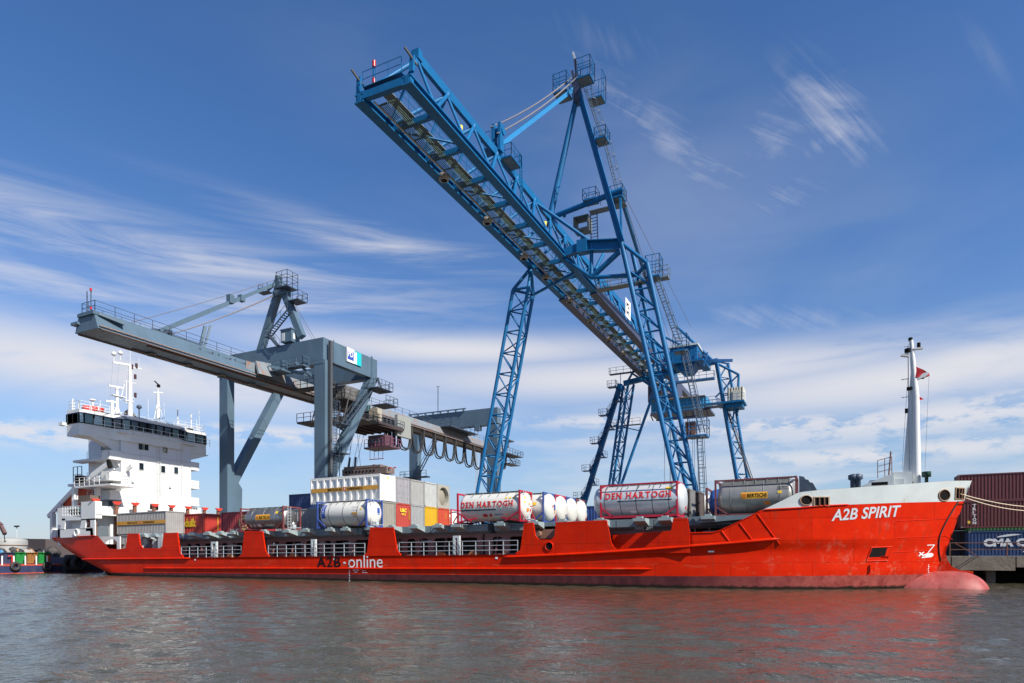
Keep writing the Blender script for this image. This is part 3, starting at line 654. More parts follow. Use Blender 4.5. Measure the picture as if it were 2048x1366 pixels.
for px, py in ((208,896),(216,896)):
    p = SL(px, py, 52.3); win('window', p.x, 52.3, p.z, .8, 1.1, 'y')
q_ = MB()
for z in (9.0, 11.4, 13.7, 15.9): q_.box(FX, 52.3, z, FX+.012, 62.4, z+.05)
for y in (54.9, 57.6, 60.2): q_.box(FX, y, 8.8, FX+.01, y+.03, 17.4)
q_.build('plate_seam', mat('seam_grey', (.42,.41,.38), .6), SHIP)
q_ = MB(); q_.tube((FX+.12, 60.9, 8.8), (FX+.12, 60.9, 17.4), .06, 6); q_.build('downpipe', WHITE, SHIP)
for py_, z_ in ((53.6, 12.2), (58.9, 12.0), (54.2, 9.6)):
    q_ = MB(); q_.box(FX, py_, z_, FX+.22, py_+.35, z_+.3); q_.build('vent_box', PALE, SHIP)
p = SLX(317, 940, FX); q_ = MB(); q_.ladder((FX+.18, p.y, 9.2), (FX+.18, p.y, 18.3), (0,1,0), .45, .33, .025); q_.build('ladder', PALE, SHIP)
# side galleries with their parapets, near and far
for z in (10.0, 12.45, 15.1):
    for y0, y1 in ((50.7, 52.29), (62.41, 63.7)):
        G = MB(); GR = MB()
        G.box(-86.0, y0, z-.22, FX+.05, y1, z); yy = y0 if y0 < 56 else y1-.06
        G.box(FX-1.4, yy, z, FX+.05, yy+.06, z+.95); G.box(FX-.01, y0, z, FX+.05, y1, z+.95)
        GR.railing([(-86, yy, z), (FX-1.4, yy, z)], 1.0, 1.1, .035, 2)
        GR.build('railing', WHITE, G.build('gallery', WHITE, SHIP))
for z in (9.1, 11.6, 14.1, 16.4): d = MB(); d.box(FX-2.6, 52.24, z, FX-1.7, 52.3, z+1.8); d.build('door', mat('dark_doorway', (.10,.12,.14), .6), SHIP)
# bridge with wings
B = MB(); Z0, Z1, Z2, Z3 = 17.45, 18.9, 20.12, 20.62
fy = [47.4, 47.9, 51.4, 53.2, 60.2, 62.0, 64.9, 65.3]; fxx = [-82.0, -81.8, -81.8, -80.9, -80.9, -81.8, -81.8, -82.0]
def plan(off=0, back=-84.5): return [(x+off, y) for x, y in zip(fxx, fy)]+[(back, 65.3), (back, 47.4)]
def wall(mb, pl, z0, z1): mb.prism([(x, y, z0) for x, y in pl], (0,0,z1-z0)); return mb
wall(B, plan(), Z0, Z1)
# haunches that carry the wings
B.prism([(-81.9, 48.6, Z0), (-81.9, 50.2, Z0-.5), (-81.9, 51.6, Z0-1.4), (-81.9, 52.3, Z0-3.4), (-81.9, 52.3, Z0)], (-1.2, 0, 0)); B.prism([(-81.9, 62.4, Z0), (-81.9, 62.4, Z0-1.2), (-81.9, 65.6, Z0-.1), (-81.9, 65.6, Z0)], (-1.2, 0, 0))
bridge = B.build('bridge', WHITE, SHIP)
g = MB(); wall(g, plan(-.25, -84.3), Z1, Z2); g.build('dark_interior', DARK, bridge)
rp = random.Random(5); gl = [mat('bridge_glass_dark', (.012,.02,.025), .08, spec=.8), mat('bridge_glass_dim_sheen', (.10,.18,.18), .1, var=.4, spec=.8), mat('bridge_glass_sheen', (.36,.50,.52), .15, var=.4, spec=.8)]  # paler panes have reflections and see-through light painted into their colour
for (x0, y0), (x1, y1) in zip(plan(-.04), plan(-.04)[1:]+plan(-.04)[:1]):
    L_ = math.hypot(x1-x0, y1-y0); n = max(1, round(L_/1.25))
    for i in range(n):
        g = MB(); a, b = i/n, (i+1)/n; ym = lerp(y0, y1, .5); k = rp.choice([1,1,2]) if (ym < 51.5 or ym > 61.5) else rp.choice([0,0,0,1])
        g.prism([(lerp(x0,x1,a)+.0, lerp(y0,y1,a), Z1+.1), (lerp(x0,x1,b), lerp(y0,y1,b), Z1+.1), (lerp(x0,x1,b), lerp(y0,y1,b), Z2), (lerp(x0,x1,a), lerp(y0,y1,a), Z2)], (-.03,0,0) if abs(x1-x0) < abs(y1-y0) else (0,.03,0)); g.build('window_pane', gl[k], bridge)
g = MB()
for (x0, y0), (x1, y1) in zip(plan(), plan()[1:]+plan()[:1]):
    L_ = math.hypot(x1-x0, y1-y0); n = max(1, round(L_/1.25))
    for i in range(n): t = i/n; g.bar((lerp(x0,x1,t), lerp(y0,y1,t), Z1), (lerp(x0,x1,t), lerp(y0,y1,t), Z2), .13)
    g.bar((x0,y0,Z1+.05), (x1,y1,Z1+.05), .1)
g.build('mullion', DARK, bridge)
g = MB(); wall(g, plan(.12), Z2, Z2+.1); g.build('dark_eave', mat('navy_trim', (.02,.03,.10), .5), bridge)
g = MB(); wall(g, plan(.1), Z2+.1, Z3); g.build('roof', WHITE, bridge)
g = MB(); g.prism([(-80.76, 52.6, Z2+.1), (-80.76, 60.8, Z2+.1), (-81.5, 61.5, Z3+.25), (-81.5, 51.9, Z3+.25)], (-.9, 0, 0)); g.build('shaded_fascia', SHIPGREY, bridge)  # grey stands for the boom's shadow on a white fascia
g = MB(); g.box(FX-.3, 51.8, 18.36, FX+.75, 63.0, 18.44); g.build('catwalk', WHITE, bridge)
g = MB(); g.railing([(FX+.7, 48.5, 18.45), (FX+.7, 65.0, 18.45)], 1.0, 1.25, .04, 1)
g.railing([(-82.2, 47.6, Z3), (-82.2, 52.5, Z3)], 1.1, 1.1, .04, 2); g.railing([(-82.2, 47.6, Z3), (-84.3, 47.6, Z3), (-84.3, 65.1, Z3), (-82.2, 65.1, Z3), (-82.2, 61, Z3)], 1.1, 1.1, .04, 2)
g.build('bridge_railing', WHITE, bridge)
def lampbox(px, py, x): p = SLX(px, py, x); g = MB(); g.box(p.x-.25, p.y-.4, p.z-.2, p.x+.25, p.y+.3, p.z+.2); g.bar((p.x, p.y, p.z), (p.x, p.y, p.z-.5), .08); g.build('searchlight', DARK, SHIP)
lampbox(213, 829, -82.0); lampbox(382, 860, -82.0)
p = SL(133, 849, 47.0); g = MB(); g.box(-84.8, 46.6, p.z-.1, -84.0, 47.1, p.z+.25); g.bar((-84.3, 47.1, p.z), (-84.3, 47.5, p.z), .1); g.build('wing_floodlight', WHITE, SHIP)
# masts on the monkey island
MX = -83.6
def mp(px, py): return SLX(px, py, MX)
M = MB(); b, t_ = mp(262, 832), mp(262, 729); M.tube(b, t_, .30, 10, .2); a, c3 = mp(228, 724), mp(264, 730); M.bar(a, c3, .16, .25)
a, c3 = mp(262, 734), mp(285, 737); M.bar(a, c3, .07, .14); M.bar(mp(262,766), mp(274,766), .06); M.bar(mp(262,795), mp(274,795), .06); M.bar(mp(250,762), mp(262,762), .06); M.bar(mp(252,738), mp(262,741), .04)
M.bar(mp(254,764), mp(254,806), .12); M.bar(mp(250,800), mp(268,803), .3, .12); M.tube(mp(262.5,728), mp(262.5,700), .03, 5); M.tube(mp(280,735), mp(280,716), .025, 5); M.ladder(mp(264.5,830), mp(264.5,740), (0,1,0), .35, .35, .02)
for px, py in ((230,722),(243,720)): c = mp(px, py); M.tube(c, c+Vector((0,0,.8)), .05, 6); M.lathe([(0,.05),(.12,.28),(.34,.3),(.55,.1),(.56,0)], c+Vector((0,0,.7)), 'z', 12)
mast = M.build('main_mast', WHITE, SHIP)
M = MB()
for px, py in ((272.5,753),(272.5,790),(275,731),(266,733)): c = mp(px, py); M.tube(c-Vector((0,0,.3)), c+Vector((0,0,.3)), .16, 8)
M.build('signal_lamp', mat('dark_signal_lamp', (.05,.012,.012), .4), mast)
M = MB(); M.bar(mp(228,725), mp(219,812), .015); M.bar(mp(240,728), mp(236,768), .015); M.build('halyard', mat('halyard', (.2,.2,.2), .8), mast)
M = MB(); b, t_ = mp(236, 832), mp(236, 778); M.tube(b, t_, .24, 8, .18); M.tube(mp(228,830), mp(236,808), .06, 6); M.tube(mp(244,832), mp(236,808), .06, 6); M.tube(mp(243,800), mp(251,768), .05, 5); M.box(t_.x-.3, t_.y-.7, t_.z-.95, t_.x+.3, t_.y+1, t_.z-.85)
rm = M.build('radar_mast', WHITE, SHIP); M = MB(); M.tube(t_, t_+Vector((0,0,.35)), .25, 10); M.bar(mp(219,770.5), mp(249,776), .16, .22); M.build('radar_scanner', WHITE, rm)
M = MB(); b, t_ = mp(226, 832), mp(226, 805); M.tube(b, t_, .2, 8); rm = M.build('radar_mast', WHITE, SHIP); M = MB(); M.bar(mp(213,801.5), mp(233,804), .16, .22); M.tube(t_, t_+Vector((0,0,.3)), .22, 10); M.build('radar_scanner', WHITE, rm)
M = MB(); b, t_ = mp(318, 838), mp(318, 782); M.tube(b, t_, .26, 8, .16)
for d in (-8, 9): M.tube(mp(318+d, 838), mp(318, 798), .06, 6)
M.bar(mp(308,784), mp(328,785), .06, .12); M.tube(mp(318,782), mp(318,774), .06, 6); M.build('aft_mast', WHITE, SHIP); c = mp(319, 775); M = MB(); M.lathe([(0,.05),(.1,.22),(.3,.26),(.5,.1)], c, 'z', 10); M.bar(c+Vector((0,0,.4)), c+Vector((0,-.6,.8)), .12); M.build('lantern', DARK, SHIP)
M = MB(); b, t_ = mp(280, 835), mp(280, 818); M.tube(b, t_, .08, 6); M.lathe([(0,.1),(.2,.35),(.45,.3),(.6,.05)], t_, 'z', 10); M.build('compass_stand', DRAIL, SHIP)
M = MB(); b = mp(187, 823); M.tube(b-Vector((0,0,.4)), b+Vector((0,0,1.5)), .13, 8); M.lathe([(0,.35),(.15,.35),(.2,.1)], b+Vector((0,0,1.4)), 'z', 12); M.build('vent_pipe', WHITE, SHIP)
for px in (181, 195):
    M = MB(); c = mp(px, 819); M.lathe([(-.85,.0),(-.8,.3),(0,.38),(.8,.3),(.85,0)], c+Vector((0,0,.1)), 'y', 14); o = M.build('life_raft_canister', mat('red_canister', (.50,.03,.03), .4), SHIP); M = MB(); M.lathe([(-.06,.40),(.06,.40)], c+Vector((0,0,.1)), 'y', 14); M.build('strap', WHITE, o)
for px, y0, y1 in ((147,826,797),(160,826,808),(202,830,800),(298,838,798),(330,838,806),(357,856,817),(384,862,827),(400,866,815),(395,860,838),(172,826,812)): A_ = MB(); A_.tube(mp(px, y0), mp(px, y1), .03 if px not in (357,384,147) else .08, 5); A_.build('whip_aerial', WHITE, SHIP)
# funnel behind the bridge
M = MB(); M.box(-88.3, 56.4, 18.35, -85.6, 60.6, 20.3); fu = M.build('funnel', WHITE, SHIP); M = MB(); M.box(-88.35, 56.35, 20.3, -85.55, 60.65, 20.9); M.build('black_top', DARK, fu)
M = MB(); M.tube((-87, 57.6, 20.9), (-87, 57.6, 22.0), .55, 14); M.tube((-87, 57.6, 21.9), (-87, 56.6, 22.6), .5, 14); M.build('exhaust_pipe', mat('soot_black_brown', (.04,.025,.02), .7), fu)
M = MB(); M.box(-86.4, 53.6, 18.35, -85.6, 55.2, 21.5); M.bar((-86,53.3,21.2), (-86,55.5,21.2), .5); M.build('green_machinery', mat('green_machinery_paint', (.01,.09,.045), .6, var=.5, vs=8), SHIP)
# brown lashing posts with red caps before the house
for px, top in ((190,1004),(233,1009.5),(270,1011.5),(308.5,1013.5),(343,1016),(376,1018.5),(409,1020.5),(437,1022)):
    p = SLX(px, top, -79.3); M = MB(); M.bar((p.x, p.y, 2.3 if px > 200 else 4.6), (p.x, p.y, p.z), .34); o = M.build('lashing_post', RUST, SHIP)
    M = MB(); M.prism([(p.x, p.y-.2, p.z), (p.x, p.y+.2, p.z), (p.x, p.y+.55, p.z+.38), (p.x, p.y-.55, p.z+.38)], (.3, 0, 0)); M.build('red_cap', mat('bright_red_paint', (.62,.04,.02), .4), o)
M = MB(); p = SLX(309, 1012, -80.4); M.box(p.x-.3, p.y-.4, 8.75, p.x+.3, p.y+.4, p.z+.2); M.build('black_vent', DARK, SHIP)
for k in range(4): M = MB(); M.box(-83, 64.4-1.5+k*.4, 8.75, -82, 64.4-1.5+k*.4+.3, 9.6); M.build('white_vent', WHITE, SHIP)
# stern quarter: side shell with openings, mooring deck, posts
def sp(px, py, y=47.25): return SL(px, py, y)
M = MB(); T = .14
def quad(mb, pts, y=47.35, t=T): mb.prism([(lambda v: (v.x, y, v.z))(SL(a, b, y)) for a, b in pts], (0, t, 0))
quad(M, [(121,1059),(186,1056),(187,1073),(121,1075.5)]); quad(M, [(124,1037),(131,1037),(129,1060),(121,1060)]); quad(M, [(124,1031),(190,1036),(190,1040),(124,1041)])
quad(M, [(164,1038),(172,1039),(171,1058),(160,1058)]); quad(M, [(181,1036),(190,1036),(190,1073),(181,1073)]); quad(M, [(172,1036),(182,1036),(182,1040),(172,1040)]); quad(M, [(172,1055),(182,1055),(182,1062),(172,1062)])
M.build('stern_side_shell', WHITE, SHIP)
c = sp(153.5, 1065.5, 47.3); M = MB(); M.ring((c.x, 47.28, c.z), .42, .1, 'y'); M.build('fairlead', WHITE, SHIP)
M = MB(); c2 = sp(176, 1047, 47.9); M.ring((c2.x, 47.9, c2.z), .36, .1, 'y', 16, 6); M.build('life_ring', mat('dull_red_orange', (.35,.06,.03), .6), SHIP)
M = MB(); a, b = sp(162,1003), sp(190,1003); lo = sp(176,1037).z; M.box(a.x, 47.3, lo, b.x, 48.1, a.z-.05); M.prism([(a.x-.0, 47.3, lo), (b.x, 47.3, lo), (b.x, 47.3, lo-.02), (a.x, 47.3, lo-.02)], (0,.1,0)); M.build('side_locker', WHITE, SHIP)
M = MB(); a = sp(124,1031); b = sp(190,1031); M.box(-85.8, 47.4, a.z-.15, b.x, 53, a.z); M.box(-85.5, 50.3, 4.0, -79.9, 50.4, 8.7); M.build('stern_upper_deck', WHITE, SHIP)
M = MB(); M.railing([(-85.6, 47.5, a.z), (-81.9, 47.5, a.z)], 1.1, .55, .06, 2); M.railing([(-90.8, 49.2, 5.0), (-90.8, 62, 5.0)], 1.0, 1.2, .05, 2); M.build('stern_railing', WHITE, SHIP)
M = MB(); M.box(-84.9, 48.2, a.z, -82.2, 49.8, a.z+.75); M.tube((-84.6, 48.0, a.z+.5), (-82.6, 48.0, a.z+.5), .4, 12); M.build('mooring_winch', mat('dark_green_winch', (.02,.07,.05), .6, var=.5, vs=6), SHIP)
M = MB(); p = sp(176, 1001, 48.4); M.box(p.x-1.2, 48.0, p.z-.3, p.x+1.2, 49.2, p.z+.6); M.build('deck_machinery', mat('brown_machinery', (.12,.09,.07), .7, var=.5, vs=6), SHIP)
M = MB(); quad(M, [(101,1061),(112,1061),(112,1077),(101,1077)], 49.3); quad(M, [(114,1060),(120,1058),(120,1075),(114,1076)], 48.2); M.box(-91.1, 49.3, 4.6, -90.95, 62.5, 6.3); M.build('stern_bulwark', WHITE, SHIP)
for px in (106.5,): p = SL(px, 1060, 49.6); tz = SL(px, 1027, 49.6).z; M = MB(); M.bar((p.x, 49.6, 4.8), (p.x, 49.6, tz), .5); M.build('davit_post', WHITE, SHIP)
for px, pb in ((150.5, 1020), (195.5, 1003)): p = SL(px, pb, 49.7); tz = SL(px, 975, 49.7).z; M = MB(); M.bar((p.x, 49.7, p.z-.8), (p.x, 49.7, tz), .5); M.build('platform_post', WHITE, SHIP)
R0, R1, RM = SL(97, 1033, 50.0), SL(219, 925, 50.0), SL(151, 976, 50.0)
M = MB()
for dy in (0, 3.0): M.bar(R0+Vector((0,dy,0)), RM+Vector((0,dy,0)), .26, .5); M.bar(RM+Vector((0,dy,0)), R1+Vector((0,dy,0)), .26, .5)
M.bar(SL(121,1004,50), SL(126,1030,50), .4, .3); M.tube(SL(186,960,50), SL(230,938,50), .1, 6); M.build('lifeboat_ramp', WHITE, SHIP)
M = MB(); a = SL(150, 973, 48.6); b = SL(222, 973, 48.6); M.box(a.x, 48.6, a.z-.2, b.x, 51.9, a.z); M.build('boat_platform', WHITE, SHIP)
M = MB(); M.railing([(a.x, 48.6, a.z), (b.x-2.2, 48.6, a.z)], 1.05, 1.0, .045, 2); M.railing([(b.x-.9, 50.7, a.z), (b.x+.5, 50.7, a.z)], 1.1, .5, .05, 2); M.build('platform_railing', WHITE, SHIP)
M = MB(); c = SL(156, 946, 49.2); M.railing([(c.x-.9, 49.2, c.z-1.2), (c.x+.9, 49.2, c.z-1.2)], 2.0, .9, .06, 1); M.box(c.x-.6, 49.2, c.z-1.2, c.x+.5, 50.2, c.z-.3); M.build('embarkation_frame', DARK, SHIP)
M = MB(); c = SL(219, 928, 50); M.bar(c+Vector((-.1,0,.55)), c+Vector((.2,0,-.5)), .35); M.build('davit_head', DARK, SHIP)
# free-fall lifeboat on the ramp (a thing of its own)
ang = math.atan2(RM.z-R0.z, RM.x-R0.x); LBc = R0.lerp(RM, .62)+Vector((0, 1.5, -.1))
SR = Matrix.Translation(SHIP.location) @ SHIP.rotation_euler.to_matrix().to_4x4()
def S2W(v): return SR @ (Vector(v)-Vector((-40, 56.1, 0)))
LB = thing('lifeboat', S2W(LBc), 'enclosed orange free-fall lifeboat slanting on the white stern ramp', 'lifeboat', rot=(0, -ang, 0), org=(0,0,0))
OR = mat('lifeboat_orange', (.48,.075,.03), .5, var=.15); M = MB(); rows = []
for i in range(19):
    t = i/18; x = -3.9+7.8*t; r = 1.2*math.sin(math.pi*min(1, max(.03, t*.93+.045)))**.45
    rows.append([(x, r*1.05*math.cos(a), (r*math.sin(a)*(.95 if math.sin(a) > 0 else 1.1))) for a in [2*math.pi*k/20 for k in range(20)]])
M.grid(rows, True, True); M.build('boat_hull', OR, LB)
M = MB(); M.box(1.6, -.6, .7, 3.0, .6, 1.7); M.build('cockpit', OR, LB); M = MB(); M.box(1.5, -.45, 1.2, 1.58, .45, 1.6); M.build('window', GLASS, LB); M = MB(); M.bar((-3.6,-1.2,0), (3.6,-1.2,0), .08); M.build('grab_rail', WHITE, LB)
# white portal deckhouse beside block 2 on the aft side deck, the arch at the quarter
M = MB(); quad(M, [(277,1066),(325,1066),(322,1098),(316,1098),(316,1078),(312,1074),(289,1074),(285,1078),(285,1098),(279,1098)], 48.0); M.build('deckhouse_wall', PALE, SHIP)
M = MB(); quad(M, [(198,1073),(240,1073),(240,1099),(234,1099),(234,1084),(229,1079),(216,1079),(212,1082),(212,1098),(204,1098),(198,1082)], 48.2); M.build('quarter_arch', WHITE, SHIP)
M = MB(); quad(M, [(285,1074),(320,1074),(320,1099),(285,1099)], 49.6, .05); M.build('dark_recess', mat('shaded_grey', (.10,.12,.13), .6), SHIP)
M = MB(); quad(M, [(305,1080),(311,1079),(312,1099),(305,1099)], 48.7, .4); M.build('bollard', PALE, SHIP)
M = MB(); M.box(-84, 49.8, 4.0, -79.8, 52.2, 8.75); M.build('white_casing', WHITE, SHIP)
M = MB(); p = SLX(206, 1063, -79.8); M.box(-79.8, p.y-.7, p.z-.6, -79.74, p.y+.7, p.z+.7); M.build('doorway', mat('dark_doorway', (.1,.1,.1)), SHIP)

# ------------------------------------------------------------------ foremast and forecastle gear
FM = SL(1838, 966, 56.1); FT = SL(1827, 680, 56.1); XM = FM.x-.1
M = MB(); M.tube((XM, CY, 4.9), (XM, CY, FT.z*.6+3.0), .33, 16, .24); M.tube((XM, CY, FT.z*.6+3.0), (XM-.25, CY, FT.z), .24, 16, .13)
fm = M.build('foremast', WHITE, SHIP)
M = MB(); a = SL(1808, 945, 56.1); b = SL(1821, 795, 56.1); M.prism([(a.x, CY-.05, a.z), (XM-.25, CY-.05, a.z-.2), (XM-.25, CY-.05, b.z+2.5), (b.x, CY-.05, b.z)], (0, .1, 0)); M.build('mast_fin', WHITE, fm)
M = MB(); f2 = lambda px, py: SL(px, py, 56.1)
for y_ in (708, 757, 793): M.bar(f2(1806, y_+2), f2(1822, y_), .12, .05)
M.bar(f2(1831,698), f2(1850,696), .35, .1); M.bar(f2(1806,710), f2(1822,712), .4, .12); M.bar(f2(1832,757), f2(1860,748), .3, .3); M.bar(f2(1812,693), f2(1822,693), .03); M.build('mast_arm', WHITE, fm)
M = MB()
for a, b, r in (((1842,694),(1842,685),.12), ((1825.5,681),(1825.5,675),.14), ((1820,704),(1820,697),.22), ((1814,711),(1814,708),.2), ((1823,780),(1823,774),.2), ((1816,826),(1816,817),.1), ((1849,757),(1850,750),.1)): M.tube(f2(*a), f2(*b), r, 10)
M.build('navigation_lamp', DARK, fm)
M = MB(); M.ladder(f2(1820.5, 940), f2(1820.5, 690), (0,1,0), .3, .33, .015); M.bar(f2(1819,760), f2(1806,940), .02); M.bar(f2(1862,750), f2(1852,940), .015); M.build('mast_ladder', DRAIL, fm)
M = MB(); a = f2(1832, 731); rows = []
for i in range(9):
    t = i/8; rows.append([(a.x+t*.95, CY-.15+.07*math.sin(t*8+k*.6), lerp(a.z-.72*t, a.z-.92-.02*t, k/6)) for k in range(7)])
M.grid(rows); o = M.build('flag', mat('red_flag_cloth', (.55,.02,.03), .8, var=.15)); tag(o, 'red ensign drooping from the bow mast', 'flag')
o.matrix_world = SR @ Matrix.Translation((40, -56.1, 0))
M = MB(); c = f2(1837, 790); M.v = [tuple(c), tuple(c+Vector((.45,.05,-.35))), tuple(c+Vector((.05,0,-.42))), tuple(c+Vector((.2,.12,-.1)))]; M.face([0,3,1]); M.face([0,3,2]); M.face([3,1,2]); o = M.build('pennant', MATS['red_flag_cloth']); tag(o, 'small red pennant below the ensign on the bow mast', 'flag'); o.matrix_world = SR @ Matrix.Translation((40, -56.1, 0))
M = MB(); z5 = 4.9; M.box(XM-3.1, 54.6, z5, XM-.9, 57.4, 7.6); M.box(XM-1.6, 54.8, z5, XM-.4, 56.0, 8.1); M.prism([(XM-3.6,54.2,7.2),(XM-1.6,54.2,8.0),(XM-1.6,54.2,6.2),(XM-3.6,54.2,6.2)], (0,2.4,0)); M.build('windlass_house', PALE, SHIP)
M = MB(); M.railing([(XM-2.6, 54.4, 7.7), (XM-1.7, 54.4, 7.9)], 1.3, .45, .04, 2); M.tube((XM-1.9,54.4,7.8), (XM-1.75,54.4,9.6), .05, 6); M.build('mast_rail', RUST, SHIP)
for dx, s_ in ((-4.2,.5),(-3.9,.35)): M = MB(); M.lathe([(0,.2),(1.2,.2),(1.3,.34),(1.6,.34),(1.7,.05)], (XM+dx, 54.2, 6.4), 'z', 12); M.build('mushroom_vent', DRAIL, SHIP)
M = MB(); c = SL(1855, 957, 55.6); M.lathe([(-1,.12),(.1,.12),(.12,.3),(.5,.3)], c, 'z', 10); M.build('green_vent', mat('dark_green_vent', (.02,.06,.04), .6), SHIP)
M = MB(); c = SL(1745, 968, 52.5); M.bar(c, c+Vector((1.0,0,0)), .3, .2); M.build('deck_fitting', DARK, SHIP)
# breakwater and vents behind the last tank
for k in range(3):
    a = SL(1600+k*9, 954+6*k, 55.5+k*1.5); M = MB(); M.prism([(a.x, a.y, 4.9), (a.x, a.y, a.z+.1), (a.x+.35, a.y, a.z), (a.x+.75, a.y, a.z-.8), (a.x+.9, a.y, 4.9)], (0, 1.3, 0)); M.build('breakwater', DRAIL, SHIP)
# mooring lines to the right
def rope(a, b, sag, label, group='mooring lines from the bow', r=.035, n=16):
    M = MB(); pts = [Vector(a).lerp(Vector(b), t/n)-Vector((0,0,sag*4*(t/n)*(1-t/n))) for t in range(n+1)]; M.path(pts, r, 6)
    o = M.build('mooring_line', ROPE, org=pts[0]); tag(o, label, 'rope', group)
a = S2W(on_hull(1922, 988)); e1 = at(2120, 1014, 68); e2 = at(2120, 1019, 68.5)
rope(a+Vector((0,-.1,0)), e1, .35, 'upper of the two pale ropes running right from the bow')
rope(a+Vector((.3,-.1,-.3)), e2, .45, 'lower of the two pale ropes running right from the bow')
M = MB(); p0 = SL(1909, 1003, 55.6); pts = []
for i in range(15):
    t = i/14; px = 1909-26*math.sin(t*math.pi*.62)*1.0-6*t+ (0 if t < .7 else 18*(t-.7)); 
    c = on_hull(1918-46*math.sin(min(1, t*1.05)*math.pi/2)+ (24*max(0, t-.6)), 1003+118*t); pts.append(Vector((c.x, side(c.x, c.z)-.05, c.z)))
M.path(pts, .05, 6); o = M.build('anchor_rope', BLACK); o.matrix_world = SR @ Matrix.Translation((40, -56.1, 0)); tag(o, 'thin dark rope hanging in a curve down the red bow', 'rope')
# ------------------------------------------------------------------ containers
ROT = (0, -math.atan(TRIM), 0)
W_, H_ = 2.44, 2.59
def corr(mb, p, u, L, z0, z1, nrm, pitch=.28, dep=.06):     # trapezoid corrugated sheet
    p, u, n = Vector(p), Vector(u), Vector(nrm); k = max(2, round(L/pitch)); pt = []
    for i in range(k):
        b = L*i/k; w = L/k
        pt += [(b, 0), (b+w*.28, 0), (b+w*.42, dep), (b+w*.86, dep)]
    pt.append((L, 0)); rows = [[p+u*a+n*(-dep+d)+Vector((0,0,z)) for z in (z0, z1)] for a, d in pt]
    mb.grid(rows, False)
def container(x, y, z, L, col, label, group=None, W=W_, H=H_, onship=True, door=None, rust=.25, band=None, marks=(), name='shipping_container', cat='container', skin='ribbed', sidepitch=.28):
    loc = S2W((x, y, z)) if onship else (x, y, z)
    t = thing(name, loc, label, cat, group, ROT if onship else None, org=(0,0,0))
    col = tuple(v*.66 for v in col); m = mat('container_'+'_'.join('%03d' % int(c*1000) for c in col), col, .5, var=.12, vs=1.6, rust=rust, rustcol=(col[0]*.45+.05, col[1]*.35+.03, col[2]*.35+.02))
    f = MB(); q = .11
    for a in (0, L-q):
        for b in (0, W-q): f.box(a, b, 0, a+q, b+q, H)
    for b in (0, W-q):
        for c in (0, H-q): f.box(q, b, c+.0, L-q, b+q, c+q)
    for a in (0, L-q):
        for c in (0, H-q): f.box(a+.004, q, c, a+q-.004, W-q, c+q)
    f.build('frame', m, t)
    c = MB()
    for a in (0, L-.17):
        for b in (-.006, W-.156):
            for d in (-.006, H-.112): c.box(a-.006 if a == 0 else a+.006, b, d, a+.164 if a == 0 else a+.176, b+.162, d+.118)
    c.build('corner_casting', mat('dull_casting', (.20,.18,.16), .7, var=.3), t)
    w = MB(); corr(w, (q, .04, 0), (1,0,0), L-2*q, q, H-q, (0,-1,0), sidepitch); corr(w, (L-q, W-.04, 0), (-1,0,0), L-2*q, q, H-q, (0,1,0), sidepitch); corr(w, (0.04, W-q, 0), (0,-1,0), W-2*q, q, H-q, (-1,0,0))
    w.v += [(0.02,.02,H-.03),(L-.02,.02,H-.03),(L-.02,W-.02,H-.03),(0.02,W-.02,H-.03)]; k = len(w.v)-4; w.face([k,k+1,k+2,k+3])
    w.v += [(0.02,.02,.05),(L-.02,.02,.05),(L-.02,W-.02,.05),(0.02,W-.02,.05)]; k = len(w.v)-4; w.face([k+3,k+2,k+1,k])
    if door != 'lock': corr(w, (L-.04, q, 0), (0,1,0), W-2*q, q, H-q, (1,0,0))
    w.build('wall', m, t)
    if door == 'lock':
        for s_ in (0, 1):
            d = MB(); y0 = q+.01+s_*(W/2-q); d.box(L-.10, y0, q, L-.05, y0+W/2-q-.03, H-q)
            for hh in (.55, 1.15, 1.75): d.box(L-.05, y0+.08, hh, L-.035, y0+W/2-q-.1, hh+.5)
            do = d.build('door', m, t); d = MB()
            for a in (.28, .82): d.tube((L-.01, y0+a, .08), (L-.01, y0+a, H-.08), .022, 6)
            for a in (.28, .82): d.bar((L+.01, y0+a, 1.0), (L+.01, y0+a+.25, 1.0), .04)
            d.build('lock_rod', RAILM, do)
    for nm, mm, fn in marks:
        d = MB(); fn(d, L, W, H); d.build(nm, mm, t)
    return t
def sidemk(u, w, off=.012): return (u, -off, w)
def endmk(L, off=.012): return lambda u, w: (L+off, u, w)
ORB = mat('orange_band', (.55,.27,.035), .5, var=.1); YEL = mat('yellow_mark', (.75,.50,.03), .5); REDM = mat('red_mark', (.55,.02,.02), .5); BLUM = mat('blue_mark', (.02,.07,.33), .5)
def band_on(z0, z1, x0, x1):
    return ('orange_band', ORB, lambda d, L, W, H: d.flat([(x0*L,z0),(x1*L,z0),(x1*L,z1),(x0*L,z1)], [(0,1,2,3)], sidemk))
def words(t, u, w, h, width, m=BLK, nm='lettering', bold=.02, off=.02, space=1.0, end=False, sh=0.0):
    def fn(d, L, W, H):
        mp_ = (lambda a, b: (L+off, u+a, w+b)) if end else (lambda a, b: (u+a, -off, w+b))
        letters(d, t, mp_, h, width, bold, sh, space)
    return (nm, m, fn)
def rectmk(u0, w0, u1, w1, m, nm='placard', end=False, off=.015):
    def fn(d, L, W, H): d.flat([(u0,w0),(u1,w0),(u1,w1),(u0,w1)], [(0,1,2,3)], (lambda a, b: (L+off, a, b)) if end else (lambda a, b: (a, -off, b)))
    return (nm, m, fn)
def tri(u, w, s, m=YEL, end=True, off=.02):
    def fn(d, L, W, H): d.flat([(u-s,w),(u+s,w),(u,w+1.7*s)], [(0,1,2)], (lambda a, b: (L+off, a, b)) if end else (lambda a, b: (a, -off, b)))
    return ('warning_triangle', m, fn)
